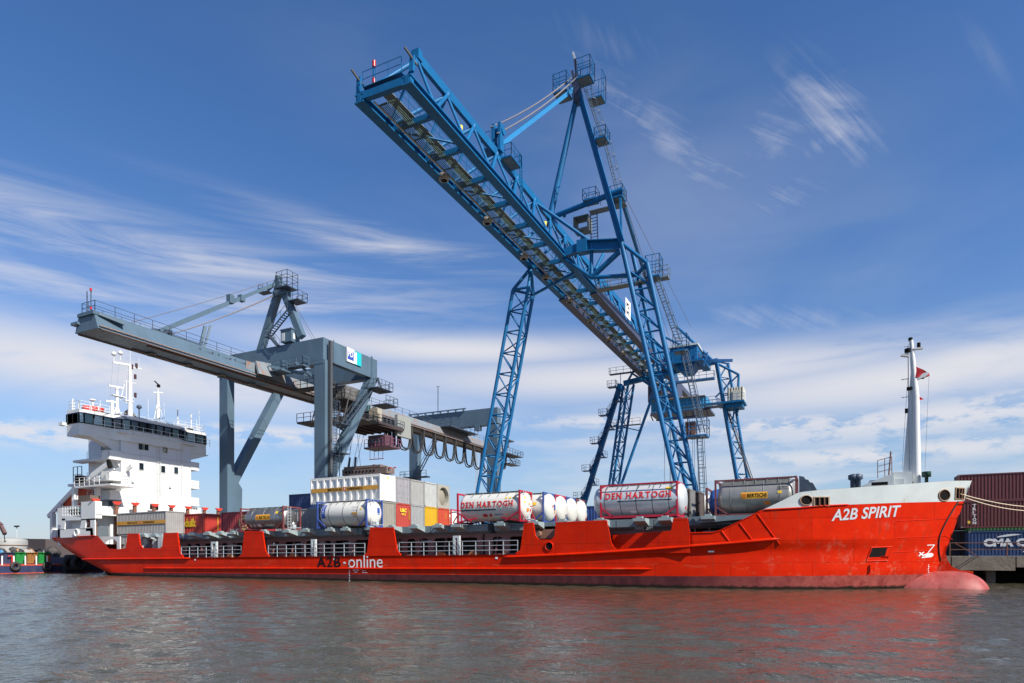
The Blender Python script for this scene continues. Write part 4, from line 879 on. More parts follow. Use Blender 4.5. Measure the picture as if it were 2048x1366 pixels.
BEIGE = (.36,.33,.27); GREY = (.36,.36,.35); LIGHT = (.60,.57,.54)
T0 = 4.98                                                     # top of the hatch covers
def X(px, y, py=1030): return SL(px, py, y).x
# aft bay: two pale thirty foot boxes with orange bands, one on the other
xa = X(234, 49.8); La = X(332, 49.8)-xa
sw = [words('BERTSCHI', 3.0*La/9.1-.9, 1.22, .26, 1.9, space=1.1), words('DUERRENAESCH', 5.0, 1.22, .26, 2.1), rectmk(4.35, 1.2, 4.62, 1.48, REDM, 'emblem', off=.02), rectmk(4.45, 1.28, 4.52, 1.4, WHT, 'emblem_cross', off=.024)]
container(xa, 49.8, 5.22, La, (.44,.42,.40), 'pale grey ribbed container with orange band before the white ship house', 'bulk containers at the stern', marks=[band_on(1.12, 1.56, .0, 1.0)]+sw)
container(xa+.3, 49.8, 2.5, La, (.44,.42,.40), 'lower grey ribbed container with orange band, mostly behind the red bulwark plates', 'bulk containers at the stern', marks=[band_on(.5, .9, .0, 1.0)])
x2 = X(408, 52.9)
container(x2-6.06, 52.9, 5.15, 6.06, (.60,.05,.035), 'bright red container with yellow letters behind the pale banded container', marks=[words('duik', 6.06-3.35, .95, .95, 2.1, YEL, bold=.05)]+[rectmk(1.95, .5, 2.03, 2.1, YEL, 'end_code', True)], H=2.45)
def roundel(u, w, R):
    def fn(d, L, W, H):
        for r0, r1 in ((R*.84, R), (R*.45, R*.66)):
            n = 28
            for i in range(n):
                if r0 < R*.8 and (i < 3 or i > 25): continue
                a, b = 2*math.pi*i/n, 2*math.pi*(i+.8)/n
                d.flat([(u+r0*math.cos(a), w+r0*math.sin(a)), (u+r1*math.cos(a), w+r1*math.sin(a)), (u+r1*math.cos(b), w+r1*math.sin(b)), (u+r0*math.cos(b), w+r0*math.sin(b))], [(0,1,2,3)], sidemk)
    return ('roundel', mat('cream_yellow_mark', (.75,.62,.22), .5), fn)
x3 = X(443, 52.4)
container(x3, 52.4, 5.02, 6.06, (.42,.035,.045), 'crimson ribbed container with pale round emblem left of the small tank', marks=[roundel(3.75, 1.25, .85)], H=2.5)
# boxes behind the two aft tanks
x4 = X(634, 52.4)-6.06
container(x4+.2, 52.4, 5.0, 6.06, (.42,.40,.39), 'grey ribbed container seen between the grey tank and the white tank', door=None, H=2.45)
container(X(588,54.9), 54.9, 5.0, 6.06, (.40,.36,.32), 'brownish grey container end behind the ladder of the white tank', H=2.5)
container(X(597,60)-1.5, 60.0, 7.5, 6.06, (.025,.07,.22), 'dark blue container peeping over left of the white bulk container')
# the big stack: five rows of two tiers, their ends facing the bow
XE = -38.4; rows_ = [49.8, 52.33, 54.86, 57.39, 59.92]
endc = [((.40,.37,.31), 'beige ribbed container at the bottom of the stack, its end behind the white tank', [], None),
        ((.58,.075,.05), 'red container with yellow letters on its end, lower tier of the stack', [words('U&C', .62, 1.75, .36, 1.1, YEL, bold=.05, end=True), words('188.2', .85, 1.42, .2, .75, YEL, end=True), rectmk(2.12, 1.0, 2.18, 2.0, YEL, 'code', True)], None),
        ((.42,.42,.41), 'mid grey ribbed container between red and yellow ones, lower tier of the stack', [], None),
        ((.80,.46,.012), 'bright yellow container in the lower tier of the stack', [], None),
        ((.66,.085,.03), 'orange red container furthest right in the lower tier of the stack', [rectmk(1.6, 1.5, 1.65, 2.1, YEL, 'code', True)], None)]
for (c, lb, mk, dr), y in zip(endc, rows_): container(XE-6.06, y, T0, 6.06, c, lb, 'containers stacked amidships', marks=mk, door=dr, rust=.15)
top = [((.42,.39,.40), 'pinkish grey container with lock bars on its door, upper tier beside the white bulk container', 'lock', []),
       ((.47,.46,.43), 'light grey ribbed container, upper tier above the grey one', None, []),
       ((.60,.60,.57), 'off-white ribbed container, upper tier above the yellow one', None, [])]
for (c, lb, dr, mk), y in zip(top, rows_[1:4]): container(XE-6.06, y, T0+H_+.02, 6.06, c, lb, 'containers stacked amidships', marks=mk, door=dr, rust=.12)
# white bulk container with outside ribs
def bulk(x, y, z, L, label):
    t = thing('bulk_container', S2W((x, y, z)), label, 'container', 'containers stacked amidships', ROT, org=(0,0,0)); q = .13; b = MB()
    b.box(.05, .22, .08, L-.05, W_-.22, H_-.06); b.box(L-.06, .1, .05, L+.02, W_-.1, H_-.05)
    b.grid([[(a, .02+.20*math.sin(math.pi*k/12)*0+.20-.16*math.sin(math.pi*k/12), .1+2.4*k/12) for k in range(13)] for a in (.1, L-.1)]); b.build('body', WHITE, t)
    f = MB()
    for a in (0, L-q):
        for c in (0, W_-q): f.box(a, c, 0, a+q, c+q, H_)
    for c in (0, W_-q): f.box(q, c+.01, 0, L-q, c+q, .14); f.box(q, c+.01, H_-.12, L-q, c+q, H_)
    f.build('frame', WHITE, t); r = MB()
    for i in range(9): a = .75+i*(L-1.4)/8.6; r.prism([(a, -.01, .1), (a, -.01, 2.5), (a, .14, 2.55), (a, .14, .05)], (.2, 0, 0))
    r.box(q, -.008, .14, L-q, .05, .2); r.build('rib', WHITE, t)
    d = MB(); d.flat([(.12,1.12),(L-.25,1.12),(L-.25,1.52),(.12,1.52)], [(0,1,2,3)], lambda u, w: (u, -.018, w)); d.build('orange_band', ORB, t)
    d = MB(); letters(d, 'BERTSCHI AG', lambda u, w: (2.3+u, -.03, 1.2+w), .25, 1.8, .02); letters(d, 'DUERRENAESCH', lambda u, w: (4.75+u, -.03, 1.2+w), .25, 1.9, .02); letters(d, '53', lambda u, w: (L-1.3+u, -.03, 1.85+w), .1, .35); d.build('lettering', BLK, t)
    d = MB(); d.flat([(4.3,1.16),(4.6,1.16),(4.6,1.48),(4.3,1.48)], [(0,1,2,3)], lambda u, w: (u, -.03, w)); o = d.build('emblem', REDM, t); d = MB()
    d.flat([(4.42,1.22),(4.48,1.22),(4.48,1.42),(4.42,1.42)], [(0,1,2,3)], lambda u, w: (u, -.036, w)); d.flat([(4.35,1.29),(4.55,1.29),(4.55,1.35),(4.35,1.35)], [(0,1,2,3)], lambda u, w: (u, -.038, w)); d.build('cross', WHT, o)
    d = MB(); d.flat([(1.0,2.2),(1.36,2.2),(1.18,2.5)], [(0,1,2)], lambda u, w: (L+.03, u, w)); d.build('warning_triangle', YEL, t)
    d = MB(); d.box(L+.02, .5, 1.88, L+.03, .75, 1.96); d.build('small_label', SHIPGREY, t)
    return t
bx = X(622, 49.8); bulk(bx, 49.8, T0+H_+.03, XE+.0-bx, 'white bulk container with vertical ribs and orange band on top of the stack')
# cream box with a round tank end
t = thing('tank_end_container', S2W((XE-6.06, rows_[4], T0+H_+.02)), 'cream container with a big round tank end, right end of the upper tier', 'container', 'containers stacked amidships', ROT, org=(0,0,0))
cream = mat('cream_paint', (.32,.30,.25), .5, var=.1, rust=.15); b = MB(); b.box(0, 0, 0, 5.5, W_, H_); n = 32; cy, cz, R = W_/2, H_/2-.02, 1.05
ring = [(cy+R*math.cos(2*math.pi*i/n), cz+R*math.sin(2*math.pi*i/n)) for i in range(n)]
for i in range(n):
    a = math.pi*2*i/n; c = math.pi*2*(i+1)/n
    def sq(a): k = 1/max(abs(math.cos(a)), abs(math.sin(a))); return (cy+W_/2*k*math.cos(a), H_/2+H_/2*k*math.sin(a))
    b.grid([[(6.06, *sq(a)), (6.06, *ring[i]), (5.5, *ring[i])], [(6.06, *sq(c)), (6.06, *ring[(i+1)%n]), (5.5, *ring[(i+1)%n])]], False)
b.box(5.5, 0, 0, 6.06, .01, H_); b.box(5.5, W_-.01, 0, 6.06, W_, H_); b.box(5.5, 0, H_-.01, 6.06, W_, H_); b.build('frame', cream, t)
b = MB(); b.lathe([(0, 1.0), (.12, .92), (.24, .7), (.31, .4), (.33, 0.001)], (5.52, cy, cz), 'x', 32); b.build('tank_end', mat('tan_tank_end', (.26,.235,.18), .5, var=.12), t)
# ------------------------------------------------------------------ tank containers
def tank(x, y, z, L, label, shell, frame, group='tank containers on the deck', R=1.19, over=(.0,.0), topdark=None, bands=4, rails=False, diag=False, marks=(), ladder=False, H=2.6, walk=True, bandm=None):
    t = thing('tank_container', S2W((x, y, z)), label, 'tank container', group, ROT, org=(0,0,0)); W = W_; cy, cz = W/2, H/2+.06; q = .14
    a0, a1 = .10-over[0], L-.10+over[1]; s = MB(); pr = [(a0+.02, .001), (a0+.03, R*.35), (a0+.10, R*.66), (a0+.24, R*.88), (a0+.42, R*.985), (a0+.55, R)]
    s.lathe(pr+[(a1-b+a0 if 0 else a1-(b-a0), r) for b, r in pr[::-1]], (0, cy, cz), 'x', 36); sh = s.build('shell', shell, t)
    if bands:
        s = MB()
        for i in range(bands): c = lerp(a0+.5, a1-.5, (i+.5)/bands); s.lathe([(c-.025, R+.004), (c-.025, R+.018), (c+.025, R+.018), (c+.025, R+.004)], (0, cy, cz), 'x', 36)
        s.build('band', bandm or mat('dark_band', (.06,.06,.07), .5), sh)
    if topdark: s = MB(); s.grid([[(a, cy-(R+.014)*math.sin(b), cz+(R+.014)*math.cos(b)) for b in [-.8+1.68*k/10 for k in range(11)]] for a in (a0+.5, a1-.5)]); s.build('top_cladding', topdark, sh)
    f = MB()
    for a in (0, L-q):
        for c in (0, W-q): f.box(a, c, 0, a+q, c+q, H)
        for c in (0, H-q): f.box(a+.01, q, c, a+q-.01, W-q, c+q)
        for s1, s2 in ((0, 1), (1, 0)): f.bar((a+q/2, q/2 if s1 == 0 else W-q/2, .15), (a+q/2, W/2-.35 if s1 == 0 else W/2+.35, .12), .1)
    for c in (0.0, W-q):
        if rails: f.box(q, c+.02, .02, L-q, c+q-.02, .20); f.box(q, c+.03, H-.13, L-q, c+q-.03, H-.01)
        for a, s1 in ((q, 1), (L-q, -1)):
            yy = c+q/2; f.bar((a, yy, .85 if not rails else .75), (a+s1*(1.25 if diag else .9), yy, .14), .1, .12)
            if diag: f.bar((a, yy, .1), (a+s1*1.7, yy+(.12 if c == 0 else -.12), .42), .1, .14)
    if diag:
        for c in (0, W): f.bar((L-.02, c+(.1 if c == 0 else -.1), .9), (L+.45, c+(.3 if c == 0 else -.3), .06), .07); f.bar((-.0, c+(.1 if c == 0 else -.1), .7), (-.45, c+(.1 if c == 0 else -.1), .06), .07)
        f.bar((L+.55, .3, .06), (L-.1, .1, .06), .09)
    f.build('frame', frame, t)
    if walk:
        f = MB(); f.box(.4, cy-.45, H-.03, L-.4, cy+.1, H+.01)
        for i in range(7): a = .5+i*(L-1)/6; f.bar((a, .3, H-.32), (a, cy-.4, H-.03), .035)
        f.build('walkway', GRAT, t)
    if ladder:
        f = MB(); f.ladder((L+.07, .75, .1), (L+.07, .75, H), (0,1,0), .4, .3, .025); f.tube((L+.3, .3, .25), (L+.3, W-.3, .25), .03, 6); f.box(L-.05, 1.1, .1, L+.25, 1.5, .55); f.build('ladder', RAILM, t)
    def cyl(off=.02):
        return lambda u, w: (u, cy-math.sqrt(max(.01, (R+off)**2-(w-cz)**2)), w)
    for nm, mm, fn in marks: d = MB(); fn(d, cyl, a1, cy, cz); d.build(nm, mm, t)
    return t
def tl(text, u, w, h, width, m, nm='lettering', bold=.02, off=.03, space=1.0, serif=False):
    def fn(d, cyl, a1, cy, cz):
        c = cyl(off); (slab_letters(d, text, lambda a, b: c(u+a, w+b), h, width) if text == 'DEN HARTOGH' else letters(d, text, lambda a, b: c(u+a, w+b), h, width, bold, 0, space))
    return (nm, m, fn)
def tr_(u0, w0, u1, w1, m, nm='placard', off=.022, n=6):
    def fn(d, cyl, a1, cy, cz):
        c = cyl(off)
        for i in range(n):
            a, b = lerp(w0, w1, i/n), lerp(w0, w1, (i+1)/n); d.flat([(u0,a),(u1,a),(u1,b),(u0,b)], [(0,1,2,3)], c)
    return (nm, m, fn)
def te(v0, w0, v1, w1, m, nm='end_placard', diamond=False, dx=.0):
    def fn(d, cyl, a1, cy, cz):
        def mp_(v, w):
            r = min(1.13, math.hypot(v-cy, w-cz)); prf = [(0, .0), (.40, .01), (.75, .08), (1.0, .22), (1.12, .42), (1.14, .55)]; return (a1-interp(prf, r)+.02+dx, v, w)
        if diamond: cv, cw, s = (v0+v1)/2, (w0+w1)/2, (v1-v0)/2; d.flat([(cv-s,cw),(cv,cw-s),(cv+s,cw),(cv,cw+s)], [(0,1,2,3)], mp_)
        else:
            for i in range(4):
                a, b = lerp(w0, w1, i/4), lerp(w0, w1, (i+1)/4); d.flat([(v0,a),(v1,a),(v1,b),(v0,b)], [(0,1,2,3)], mp_)
    return (nm, m, fn)
STEEL = mat('stainless_shell', (.46,.45,.44), .33, metal=.85, var=.12, vs=1.1); STEELD = mat('dull_stainless_shell', (.30,.29,.285), .38, metal=.8, var=.3, vs=.8, rust=.25, rustcol=(.14,.12,.11))
WSH = mat('white_tank_shell', (.60,.585,.53), .35, var=.05, vs=1.4, rust=.1, rustcol=(.5,.45,.38)); WSHG = mat('white_silver_shell', (.56,.58,.59), .3, metal=.25, var=.08, vs=1.0)
REDF = mat('crimson_frame', (.40,.010,.030), .45, var=.12); BLUF = mat('blue_frame', (.035,.07,.26), .5, var=.15); BRF = mat('maroon_brown_frame', (.16,.04,.04), .6, var=.3, rust=.3)
ORP = mat('orange_sign', (.80,.38,.02), .5, var=.06); TOPD = mat('dark_top_cladding', (.10,.10,.095), .6, var=.3)
xb = X(480.5, 47.5); tank(xb, 47.5, T0, X(567, 47.5)-xb, 'dull steel tank container with brown frame left of the white blue-framed tank', STEELD, BRF, H=2.38, R=1.06, bands=3, bandm=STEELD, ladder=True,
     marks=[tr_(2.05,1.08,4.05,1.62, ORP, 'orange_sign'), tl('BERTSCHI', 2.55, 1.2, .30, 1.45, BLK, off=.034), tr_(2.15,1.2,2.45,1.5, mat('dark_orange_mark', (.5,.15,.01), .5), 'sign_emblem', .034), tr_(4.75,1.65,5.05,1.9,YEL), tr_(5.3,1.5,5.6,1.75,YEL), tr_(.55,.42,.85,.66,REDM,'red_placard',.03), tr_(1.0,.40,1.25,.66,WHT,'white_placard',.03), tr_(1.55,.40,1.8,.66,WHT,'white_placard',.03), tr_(2.1,.40,2.6,.66,WHT,'white_placard',.03), te(1.3,.5,1.7,.9,WHT,'white_placard',True)])
xc = X(633.5, 47.5); Lc = X(734, 47.5)-xc; tank(xc, 47.5, T0, Lc, 'cream white tank container in a blue frame below the white bulk container', WSH, BLUF, bands=3, rails=False, diag=False, topdark=None, ladder=True, over=(.0,.30),
     marks=[tr_(.62,.95,1.05,2.25, BLUM, 'blue_panel', .02, 10), tr_(4.3,1.25,4.95,1.42,ORB,'ochre_mark'), tr_(4.4,1.0,4.85,1.12,ORB,'ochre_mark'), te(1.35,1.35,1.72,1.85,BLUM,'blue_panel'), te(1.4,1.22,1.7,1.28,BLUM,'blue_line'), tr_(4.3,1.62,5.0,1.65,SHIPGREY,'small_text_line'), tr_(4.3,1.9,4.9,1.93,SHIPGREY,'small_text_line'), ('warning_triangle', YEL, lambda d, cyl, a1, cy, cz: d.flat([(5.2,1.65),(5.5,1.65),(5.35,1.92)], [(0,1,2)], cyl(.025)))]+
     [tl(c, .75, 2.08-.17*i, .11, .14, WHT, 'panel_letter', off=.03) for i, c in enumerate('HOYER')][:5])
xd = X(914.5, 47.6); Ld = X(1041, 47.6)-xd
def serifs(d, mp_, h, width, text):                          # slab serifs under and over the letters
    pass
tank(xd, 47.6, T0+.02, Ld, 'white tank container with crimson end frames and red lettering over a black line', WSH, REDF, bands=0, diag=True, ladder=True, over=(.1,.42),
     marks=[tl('DEN HARTOGH', .38, 1.30, .50, 4.95, REDM, 'red_lettering', bold=.035, space=1.12), tr_(.38,1.03,3.75,1.13, mat('navy_line', (.012,.02,.05), .5), 'dark_line'), tl('LIQUID LOGISTICS', 3.95, 1.05, .11, 1.5, SHIPGREY, 'small_lettering'), tr_(2.45,.50,2.85,.74,REDM,'red_placard',.03), ('red_diamond', REDM, lambda d, cyl, a1, cy, cz: d.flat([(3.0,.62),(3.17,.47),(3.34,.62),(3.17,.77)], [(0,1,2,3)], cyl(.03))), tl('dangerous goods', 3.55, .62, .12, .8, BLUM, 'small_lettering'), tr_(4.5,.55,4.85,.62,YEL,'ochre_mark'), te(.5,1.9,.75,2.15,YEL,'warning_mark',True), te(.35,1.5,.6,1.75,YEL,'warning_mark',True), te(1.0,1.4,1.25,1.65,ORP,'warning_mark',True), te(.75,.85,1.05,1.15,mat('orange_placard', (.75,.2,.02), .5),'orange_placard'), te(1.25,.85,1.55,1.15,REDM,'red_diamond',True), te(1.5,1.8,1.75,2.1,SHIPGREY,'round_mark',True), te(1.35,1.3,1.9,1.38,REDM,'small_text_line'), te(1.55,1.15,1.95,1.2,SHIPGREY,'small_text_line')]+
     [('warning_triangle', YEL, (lambda k: lambda d, cyl, a1, cy, cz: d.flat([(4.5+k*.36,1.95),(4.8+k*.36,1.95),(4.65+k*.36,2.15)], [(0,1,2)], cyl(.025)))(k)) for k in range(3)])
xe = X(1201, 49.4); Le = X(1357, 49.4)-xe
tank(xe, 49.4, T0+.12, Le, 'silver and white tank container in a full crimson frame with a single blue line', WSHG, REDF, bands=5, rails=True, over=(.85,.55), H=2.7, R=1.23,
     marks=[tl('DEN HARTOGH', .45, 1.52, .50, 5.2, REDM, 'red_lettering', bold=.035, space=1.08), tr_(1.4,1.27,5.7,1.36, MATS['navy_line'], 'dark_line'), tl('LOGISTICS', .35, 1.26, .12, .9, SHIPGREY, 'small_lettering'), tr_(5.2,2.1,5.75,2.3,YEL,'yellow_mark'), tr_(2.4,.38,2.9,.6,WHT,'white_placard',.03), te(.9,.5,1.2,.8,REDM,'red_placard')])
xf = X(1430.5, 51.9); Lf = X(1596, 51.9)-xf
tank(xf, 51.9, T0+.12, Lf, 'long dull silver tank container with orange sign, nearest the bow', mat('silver_grey_shell', (.34,.32,.285), .42, metal=.55, var=.22, vs=1.2, rust=.15, rustcol=(.3,.27,.22)), BRF, bands=4, bandm=mat('grey_band', (.16,.16,.16), .5), rails=True, H=2.85, R=1.3, topdark=TOPD,
     marks=[tr_(1.95,1.28,3.85,1.78, ORP, 'orange_sign'), tl('BERTSCHI', 2.4, 1.4, .28, 1.38, BLK, off=.036), tr_(2.02,1.36,2.32,1.68, mat('dark_orange_mark'  , (.5,.15,.01), .5), 'sign_emblem', .036), tr_(4.55,1.6,4.85,1.8,YEL,'yellow_mark'), tr_(3.6,.82,4.0,1.06,mat('orange_placard', (.75,.2,.02)),'orange_placard'), tl('ESSU 358 015 0', 4.55, 2.05, .1, .75, BLK, 'small_lettering'), tl('22T6 7315 20', 4.5, 1.9, .1, .9, BLK, 'small_lettering'), te(.4,.4,.9,1.0,BLUM,'blue_patch')])
t2 = mat('blue_yellow_end', (.02,.10,.35), .5)
tank(xf-1.1, 54.6, T0+.1, 6.06, 'blue ended tank container half hidden behind the nearest silver tank', t2, BRF, bands=0, walk=False)
# four white tanks beyond the first crimson one, only their right ends in view
for i, (lb, fr, mk) in enumerate((('white tank container with blue frame, right behind the ladder end of the crimson framed tank', BLUF, [tr_(5.0,1.5,5.35,1.75,YEL,'yellow_mark'), tr_(4.6,.6,5.0,.9,ORB,'ochre_mark'), te(1.2,1.1,1.45,1.6,BLUM,'blue_panel'), te(1.3,.85,1.5,1.1,ORP,'orange_placard'), te(.85,1.3,1.1,1.55,REDM,'red_diamond',True)]),
        ('second white tank end to the right of the blue framed one, with a dark placard', REDF, [te(1.35,.4,1.95,.9,BLK,'dark_placard'), te(1.6,1.45,1.9,1.5,SHIPGREY,'small_text_line'), te(1.6,1.6,1.9,1.65,SHIPGREY,'small_text_line')]),
        ('third white tank end in the row, just left of the small fourth one', BLUF, []),
        ('last white tank end in the row, beside the blue container', BRF, [te(1.3,.6,1.6,.9,REDM,'red_diamond',True), te(1.6,1.3,1.85,1.6,mat('light_blue_mark', (.05,.25,.6), .5),'blue_mark'), te(1.55,.5,1.8,.8,ORP,'orange_placard')]))):
    tank(-27.6+i*.05, 50.1+i*2.5, T0+.02, 6.06, lb, WSH, fr, over=(0,.55), bands=0, marks=mk, ladder=(i == 3))
tank(XE-5.9, 62.45, T0, 6.06, 'white tank container end between the cream box and the crimson framed tank', WSH, REDF, bands=0, walk=False)
container(X(1163,60.5)-.2, 60.5, T0, 6.06, (.03,.09,.33), 'bright blue ribbed container behind the two crimson framed tanks', sidepitch=.3, H=2.1)
# dark boxes filling the bay beyond the second crimson tank
container(-16.5, 52.0, T0+.1, 6.06, (.16,.10,.085), 'brown weathered container whose end shows right of the silver crimson tank', 'weathered containers beside the blue-ended tank', door='lock', rust=.5)
container(-16.3, 54.5, T0+.1, 6.06, (.23,.20,.18), 'grey brown weathered container, second beyond the silver crimson tank', 'weathered containers beside the blue-ended tank', door='lock', rust=.5)
container(-16.0, 57.1, T0+.1, 6.06, (.12,.085,.075), 'darkest brown weathered container, third beyond the silver crimson tank', 'weathered containers beside the blue-ended tank', rust=.4)
tank(-15.4, 59.7, T0+.1, 6.3, 'cream tank container in a maroon frame behind the weathered containers', WSH, BRF, bands=0, walk=False)
# containers on the quay by the bow
YC = 77.0; xq = at(1930, 1080, YC).x
def cma(d, L, W, H):
    letters(d, 'CMA CGM', lambda u, w: (1.2+u, -.03, .98+w), .72, 4.9, .06)
def swoosh(d, L, W, H):
    for cx, cz, s, flip in ((3.2, 1.95, 1, 0), (5.2, .55, 1, 1)):
        n = 10
        for i in range(n):
            def pt(t): return (cx-.9+1.8*t, cz+(.22*math.sin(t*1.6)-.1 if not flip else -.1-.22*math.sin((1-t)*1.6)+.2), .02+.08*math.sin(math.pi*min(1, t*.9+.1)))
            a, b = pt(i/n), pt((i+1)/n); d.flat([(a[0],a[1]-a[2]),(b[0],b[1]-b[2]),(b[0],b[1]+b[2]),(a[0],a[1]+a[2])], [(0,1,2,3)], sidemk)
container(xq+.3, YC-.0, 2.30, 12.19, (.03,.075,.20), 'blue container with large white lettering at the foot of the stack on the quay', 'containers stacked on the quay', onship=False, marks=[('white_lettering', mat('dull_white_lettering', (.55,.57,.58), .6), cma), ('swoosh', MATS['dull_white_lettering'], swoosh)], rust=.3, H=2.44)
t = thing('flat_container', (xq+.3, YC, 4.76), 'thin green collapsed flat rack sandwiched between blue and maroon containers', 'flat rack', 'containers stacked on the quay', org=(0,0,0)); d = MB(); d.box(0,.1,.0,12.19,W_,.3); d.build('deck', mat('green_paint', (.06,.22,.07), .6, var=.3, vs=4), t); d = MB()
for i in range(44): d.box(.1+i*.275, 0, .03, .25+i*.275, .1, .27)
d.build('stake_pocket', mat('pale_green_paint', (.16,.34,.13), .6), t)
def triton(d, L, W, H):
    y = 0
    for ch in 'NOTIRT'[::-1]: letters(d, ch, lambda u, w: (.95+u, -.03, 2.05-y+w), .28, .30 if ch != 'I' else .1, .04); y += .34
MAR = (.17,.045,.045)
container(xq-.35, YC-.1, 5.08, 12.19, MAR, 'maroon container with white vertical lettering in the middle of the quay stack', 'containers stacked on the quay', onship=False, marks=[('white_lettering', MATS['dull_white_lettering'], triton), rectmk(.55, .42, .75, .68, YEL, 'yellow_label')], rust=.2, H=2.62)
container(xq-.55, YC-.05, 7.72, 12.19, (.185,.05,.055), 'maroon container on top of the quay stack', 'containers stacked on the quay', onship=False, rust=.2, H=2.64)
for k in range(3): container(xq-3.9-k*.2, YC+2.8+k*2.6, 2.30+0*k, 5.2, (.035,.035,.045), ['dark blue-black container end next to the bow, front one of three', 'dark blue-black container behind the front dark one by the bow', 'rearmost dark container glimpsed by the bow'][k], 'dark containers beyond the bow', onship=False, H=2.6)
container(xq-4.2, YC+3.2, 5.0, 5.4, (.07,.025,.03), 'dark maroon container end in the second tier beside the bow', 'dark containers beyond the bow', onship=False)
# fence along the quay edge
p0 = at(1900, 1106, YQ+.3).x; f = MB(); f.railing([(p0, YQ+.3, 2.3), (p0+40, YQ+.3, 2.3)], 1.15, 4.2, .07, 1)
for i in range(6): f.bar((p0+2+i*4.2, YQ+.3, 2.3), (p0+.4+i*4.2, YQ+.3, 3.4), .06)
o = f.build('quay_railing', RUST, org=(p0, YQ+.3, 2.3)); tag(o, 'rusty brown railing along the quay edge right of the bow', 'railing')
# ------------------------------------------------------------------ blue gantry crane: boom across the quay, tripod lattice legs, pylon
BC = thing('gantry_crane', (-25, 68, 2.27), 'tall bright blue lattice gantry crane with its truss boom reaching over the ship', 'crane', 'quay cranes')
XL, XR, XC = -31.4, -27.1, -29.3; ZB, ZT = 36.1, 41.9; Y0, Y1, YH = 38.1, 142.0, 79.0
def cb(n, m, mb, p=BC): return mb.build(n, m, p)
for x in (XL, XR):
    m = MB(); m.box(x-.42, Y0, ZB, x+.42, YH, ZB+.12); m.box(x-.16, Y0, ZB+.12, x+.16, YH, ZB+.56); m.box(x-.38, Y0, ZB+.56, x+.38, YH, ZB+.66); o = cb('bottom_chord', BLUE, m)
    m = MB(); m.box(x-.42, YH, ZB-.05, x+.42, Y1, ZB+.95); m.box(x-.55, YH, ZB-.17, x+.55, Y1, ZB-.05); cb('rail_girder', BLUED, m)
YN = [42.55+4.55*k for k in range(22)]
m = MB(); m.bar((XC, YN[0]-.1, ZT), (XC, YN[-1], ZT), .34, .80); cb('top_chord', BLUE, m)
m = MB(); m.bar((XL-.3, Y0+.25, ZB+.5), (XR+.3, Y0+.25, ZB+.36), .45, .55); m.tube((XC, YN[0], ZT-.3), (XL, Y0+.4, ZB+.9), .17, 10); m.tube((XC, YN[0], ZT-.3), (XR, Y0+.4, ZB+.9), .17, 10); m.box(XC-.36, YN[0]-.25, ZT-.38, XC+.36, YN[0]+.3, ZT+.43); cb('end_frame', BLUE, m)
for k, y in enumerate(YN[:-1]):
    m = MB(); r = .16 if k % 1 == 0 else .1
    for x in (XL, XR): m.tube((XC, y, ZT-.2), (x, y-.6, ZB+.62), .13, 8); m.tube((XC, YN[k+1], ZT-.2), (x, y-.6, ZB+.62), .17, 8)
    m.lathe([(-.1,.1),(0,.26),(.5,.26),(.55,.1)], (XC, y, ZT-.45), 'z', 8); cb('truss_bay', BLUE, m)
for k, y in enumerate(YN):
    m = MB(); m.bar((XL, y-.4, ZB+.34), (XR, y-.4, ZB+.34), .36, .42)
    if k < len(YN)-1 and k % 2 == 0: m.tube((XL, y-.3, ZB+.4), (XR, y+4.0, ZB+.4), .09, 6)
    cb('cross_beam', BLUE, m)
# cable tray, white pipe and walkway under the boom
m = MB()
for i in range(8): m.bar((XL+1.12+i*.165, Y0+1.0, ZB+.12), (XL+1.12+i*.165, Y1-3, ZB-.02), .055)
y = Y0+1.2
while y < Y1-3: m.bar((XL+1.0, y, ZB+.20), (XL+2.4, y, ZB+.20), .09, .07); y += 2.27
cb('cable_tray', mat('green_grey_cable', (.06,.095,.075), .6, var=.4), m)
m = MB(); m.tube((XL+.95, Y0+.6, ZB+.12), (XL+.95, Y1-3, ZB+.12), .08, 8); cb('pale_pipe', mat('pale_pipe', (.40,.36,.32), .5, var=.3), m)
m = MB(); m.box(XL+1.5, Y0+.8, ZB+.60, XL+2.3, Y1-4, ZB+.66); cb('walkway', GRAT, m)
m = MB(); m.railing([(XL+2.4, Y0+.8, ZB+.66), (XL+2.4, Y1-4, ZB+.66)], 1.05, 2.2, .035, 1); m.railing([(XL+1.4, Y0+.8, ZB+.66), (XL+1.4, Y1-4, ZB+.66)], 1.05, 2.2, .035, 1); cb('walkway_railing', BLUE, m)
for y, xx in ((49, XL+.6), (57.3, XL+.5), (66, XL+.5), (72, XL+.6), (80, XL+.6), (88, XL+.7), (97, XL+.6), (105, XL+.6)):
    m = MB(); m.lathe([(-.35,.3),(-.3,.45),(.15,.5),(.3,.2),(.31,0)], (xx, y, ZB+.05), 'z', 10); cb('floodlight', mat('tan_floodlight', (.30,.26,.22), .5, var=.2), m)
m = MB(); m.deck(XL+.4, Y0-.05, XR-.4, Y0+.7, ZB+1.0, .05, 1.1, 'y', 1.2); p = at(747, 130, Y0+.2); m.bar((p.x, Y0+.2, ZB+.9), (p.x, Y0+.2, p.z), .09); cb('tip_railing', BLUE, m)
for px, py in ((748,128),(748,163)): p = at(px, py, Y0+.2); m = MB(); m.tube(p-Vector((0,0,.22)), p+Vector((0,0,.22)), .14, 10); cb('red_warning_lamp', mat('red_lamp', (.5,.02,.02), .3), m)
for px, py, yy in ((921,258,48.6),(1090,448,69.0)): p = at(px, py, yy); m = MB(); m.lathe([(-.3,.12),(-.28,.2),(.25,.2),(.3,.1)], p, 'z', 10); m.bar(p-Vector((0,0,.3)), p-Vector((0,0,1.3)), .05); cb('yellow_lamp', mat('yellow_lamp', (.8,.6,.02), .4), m)
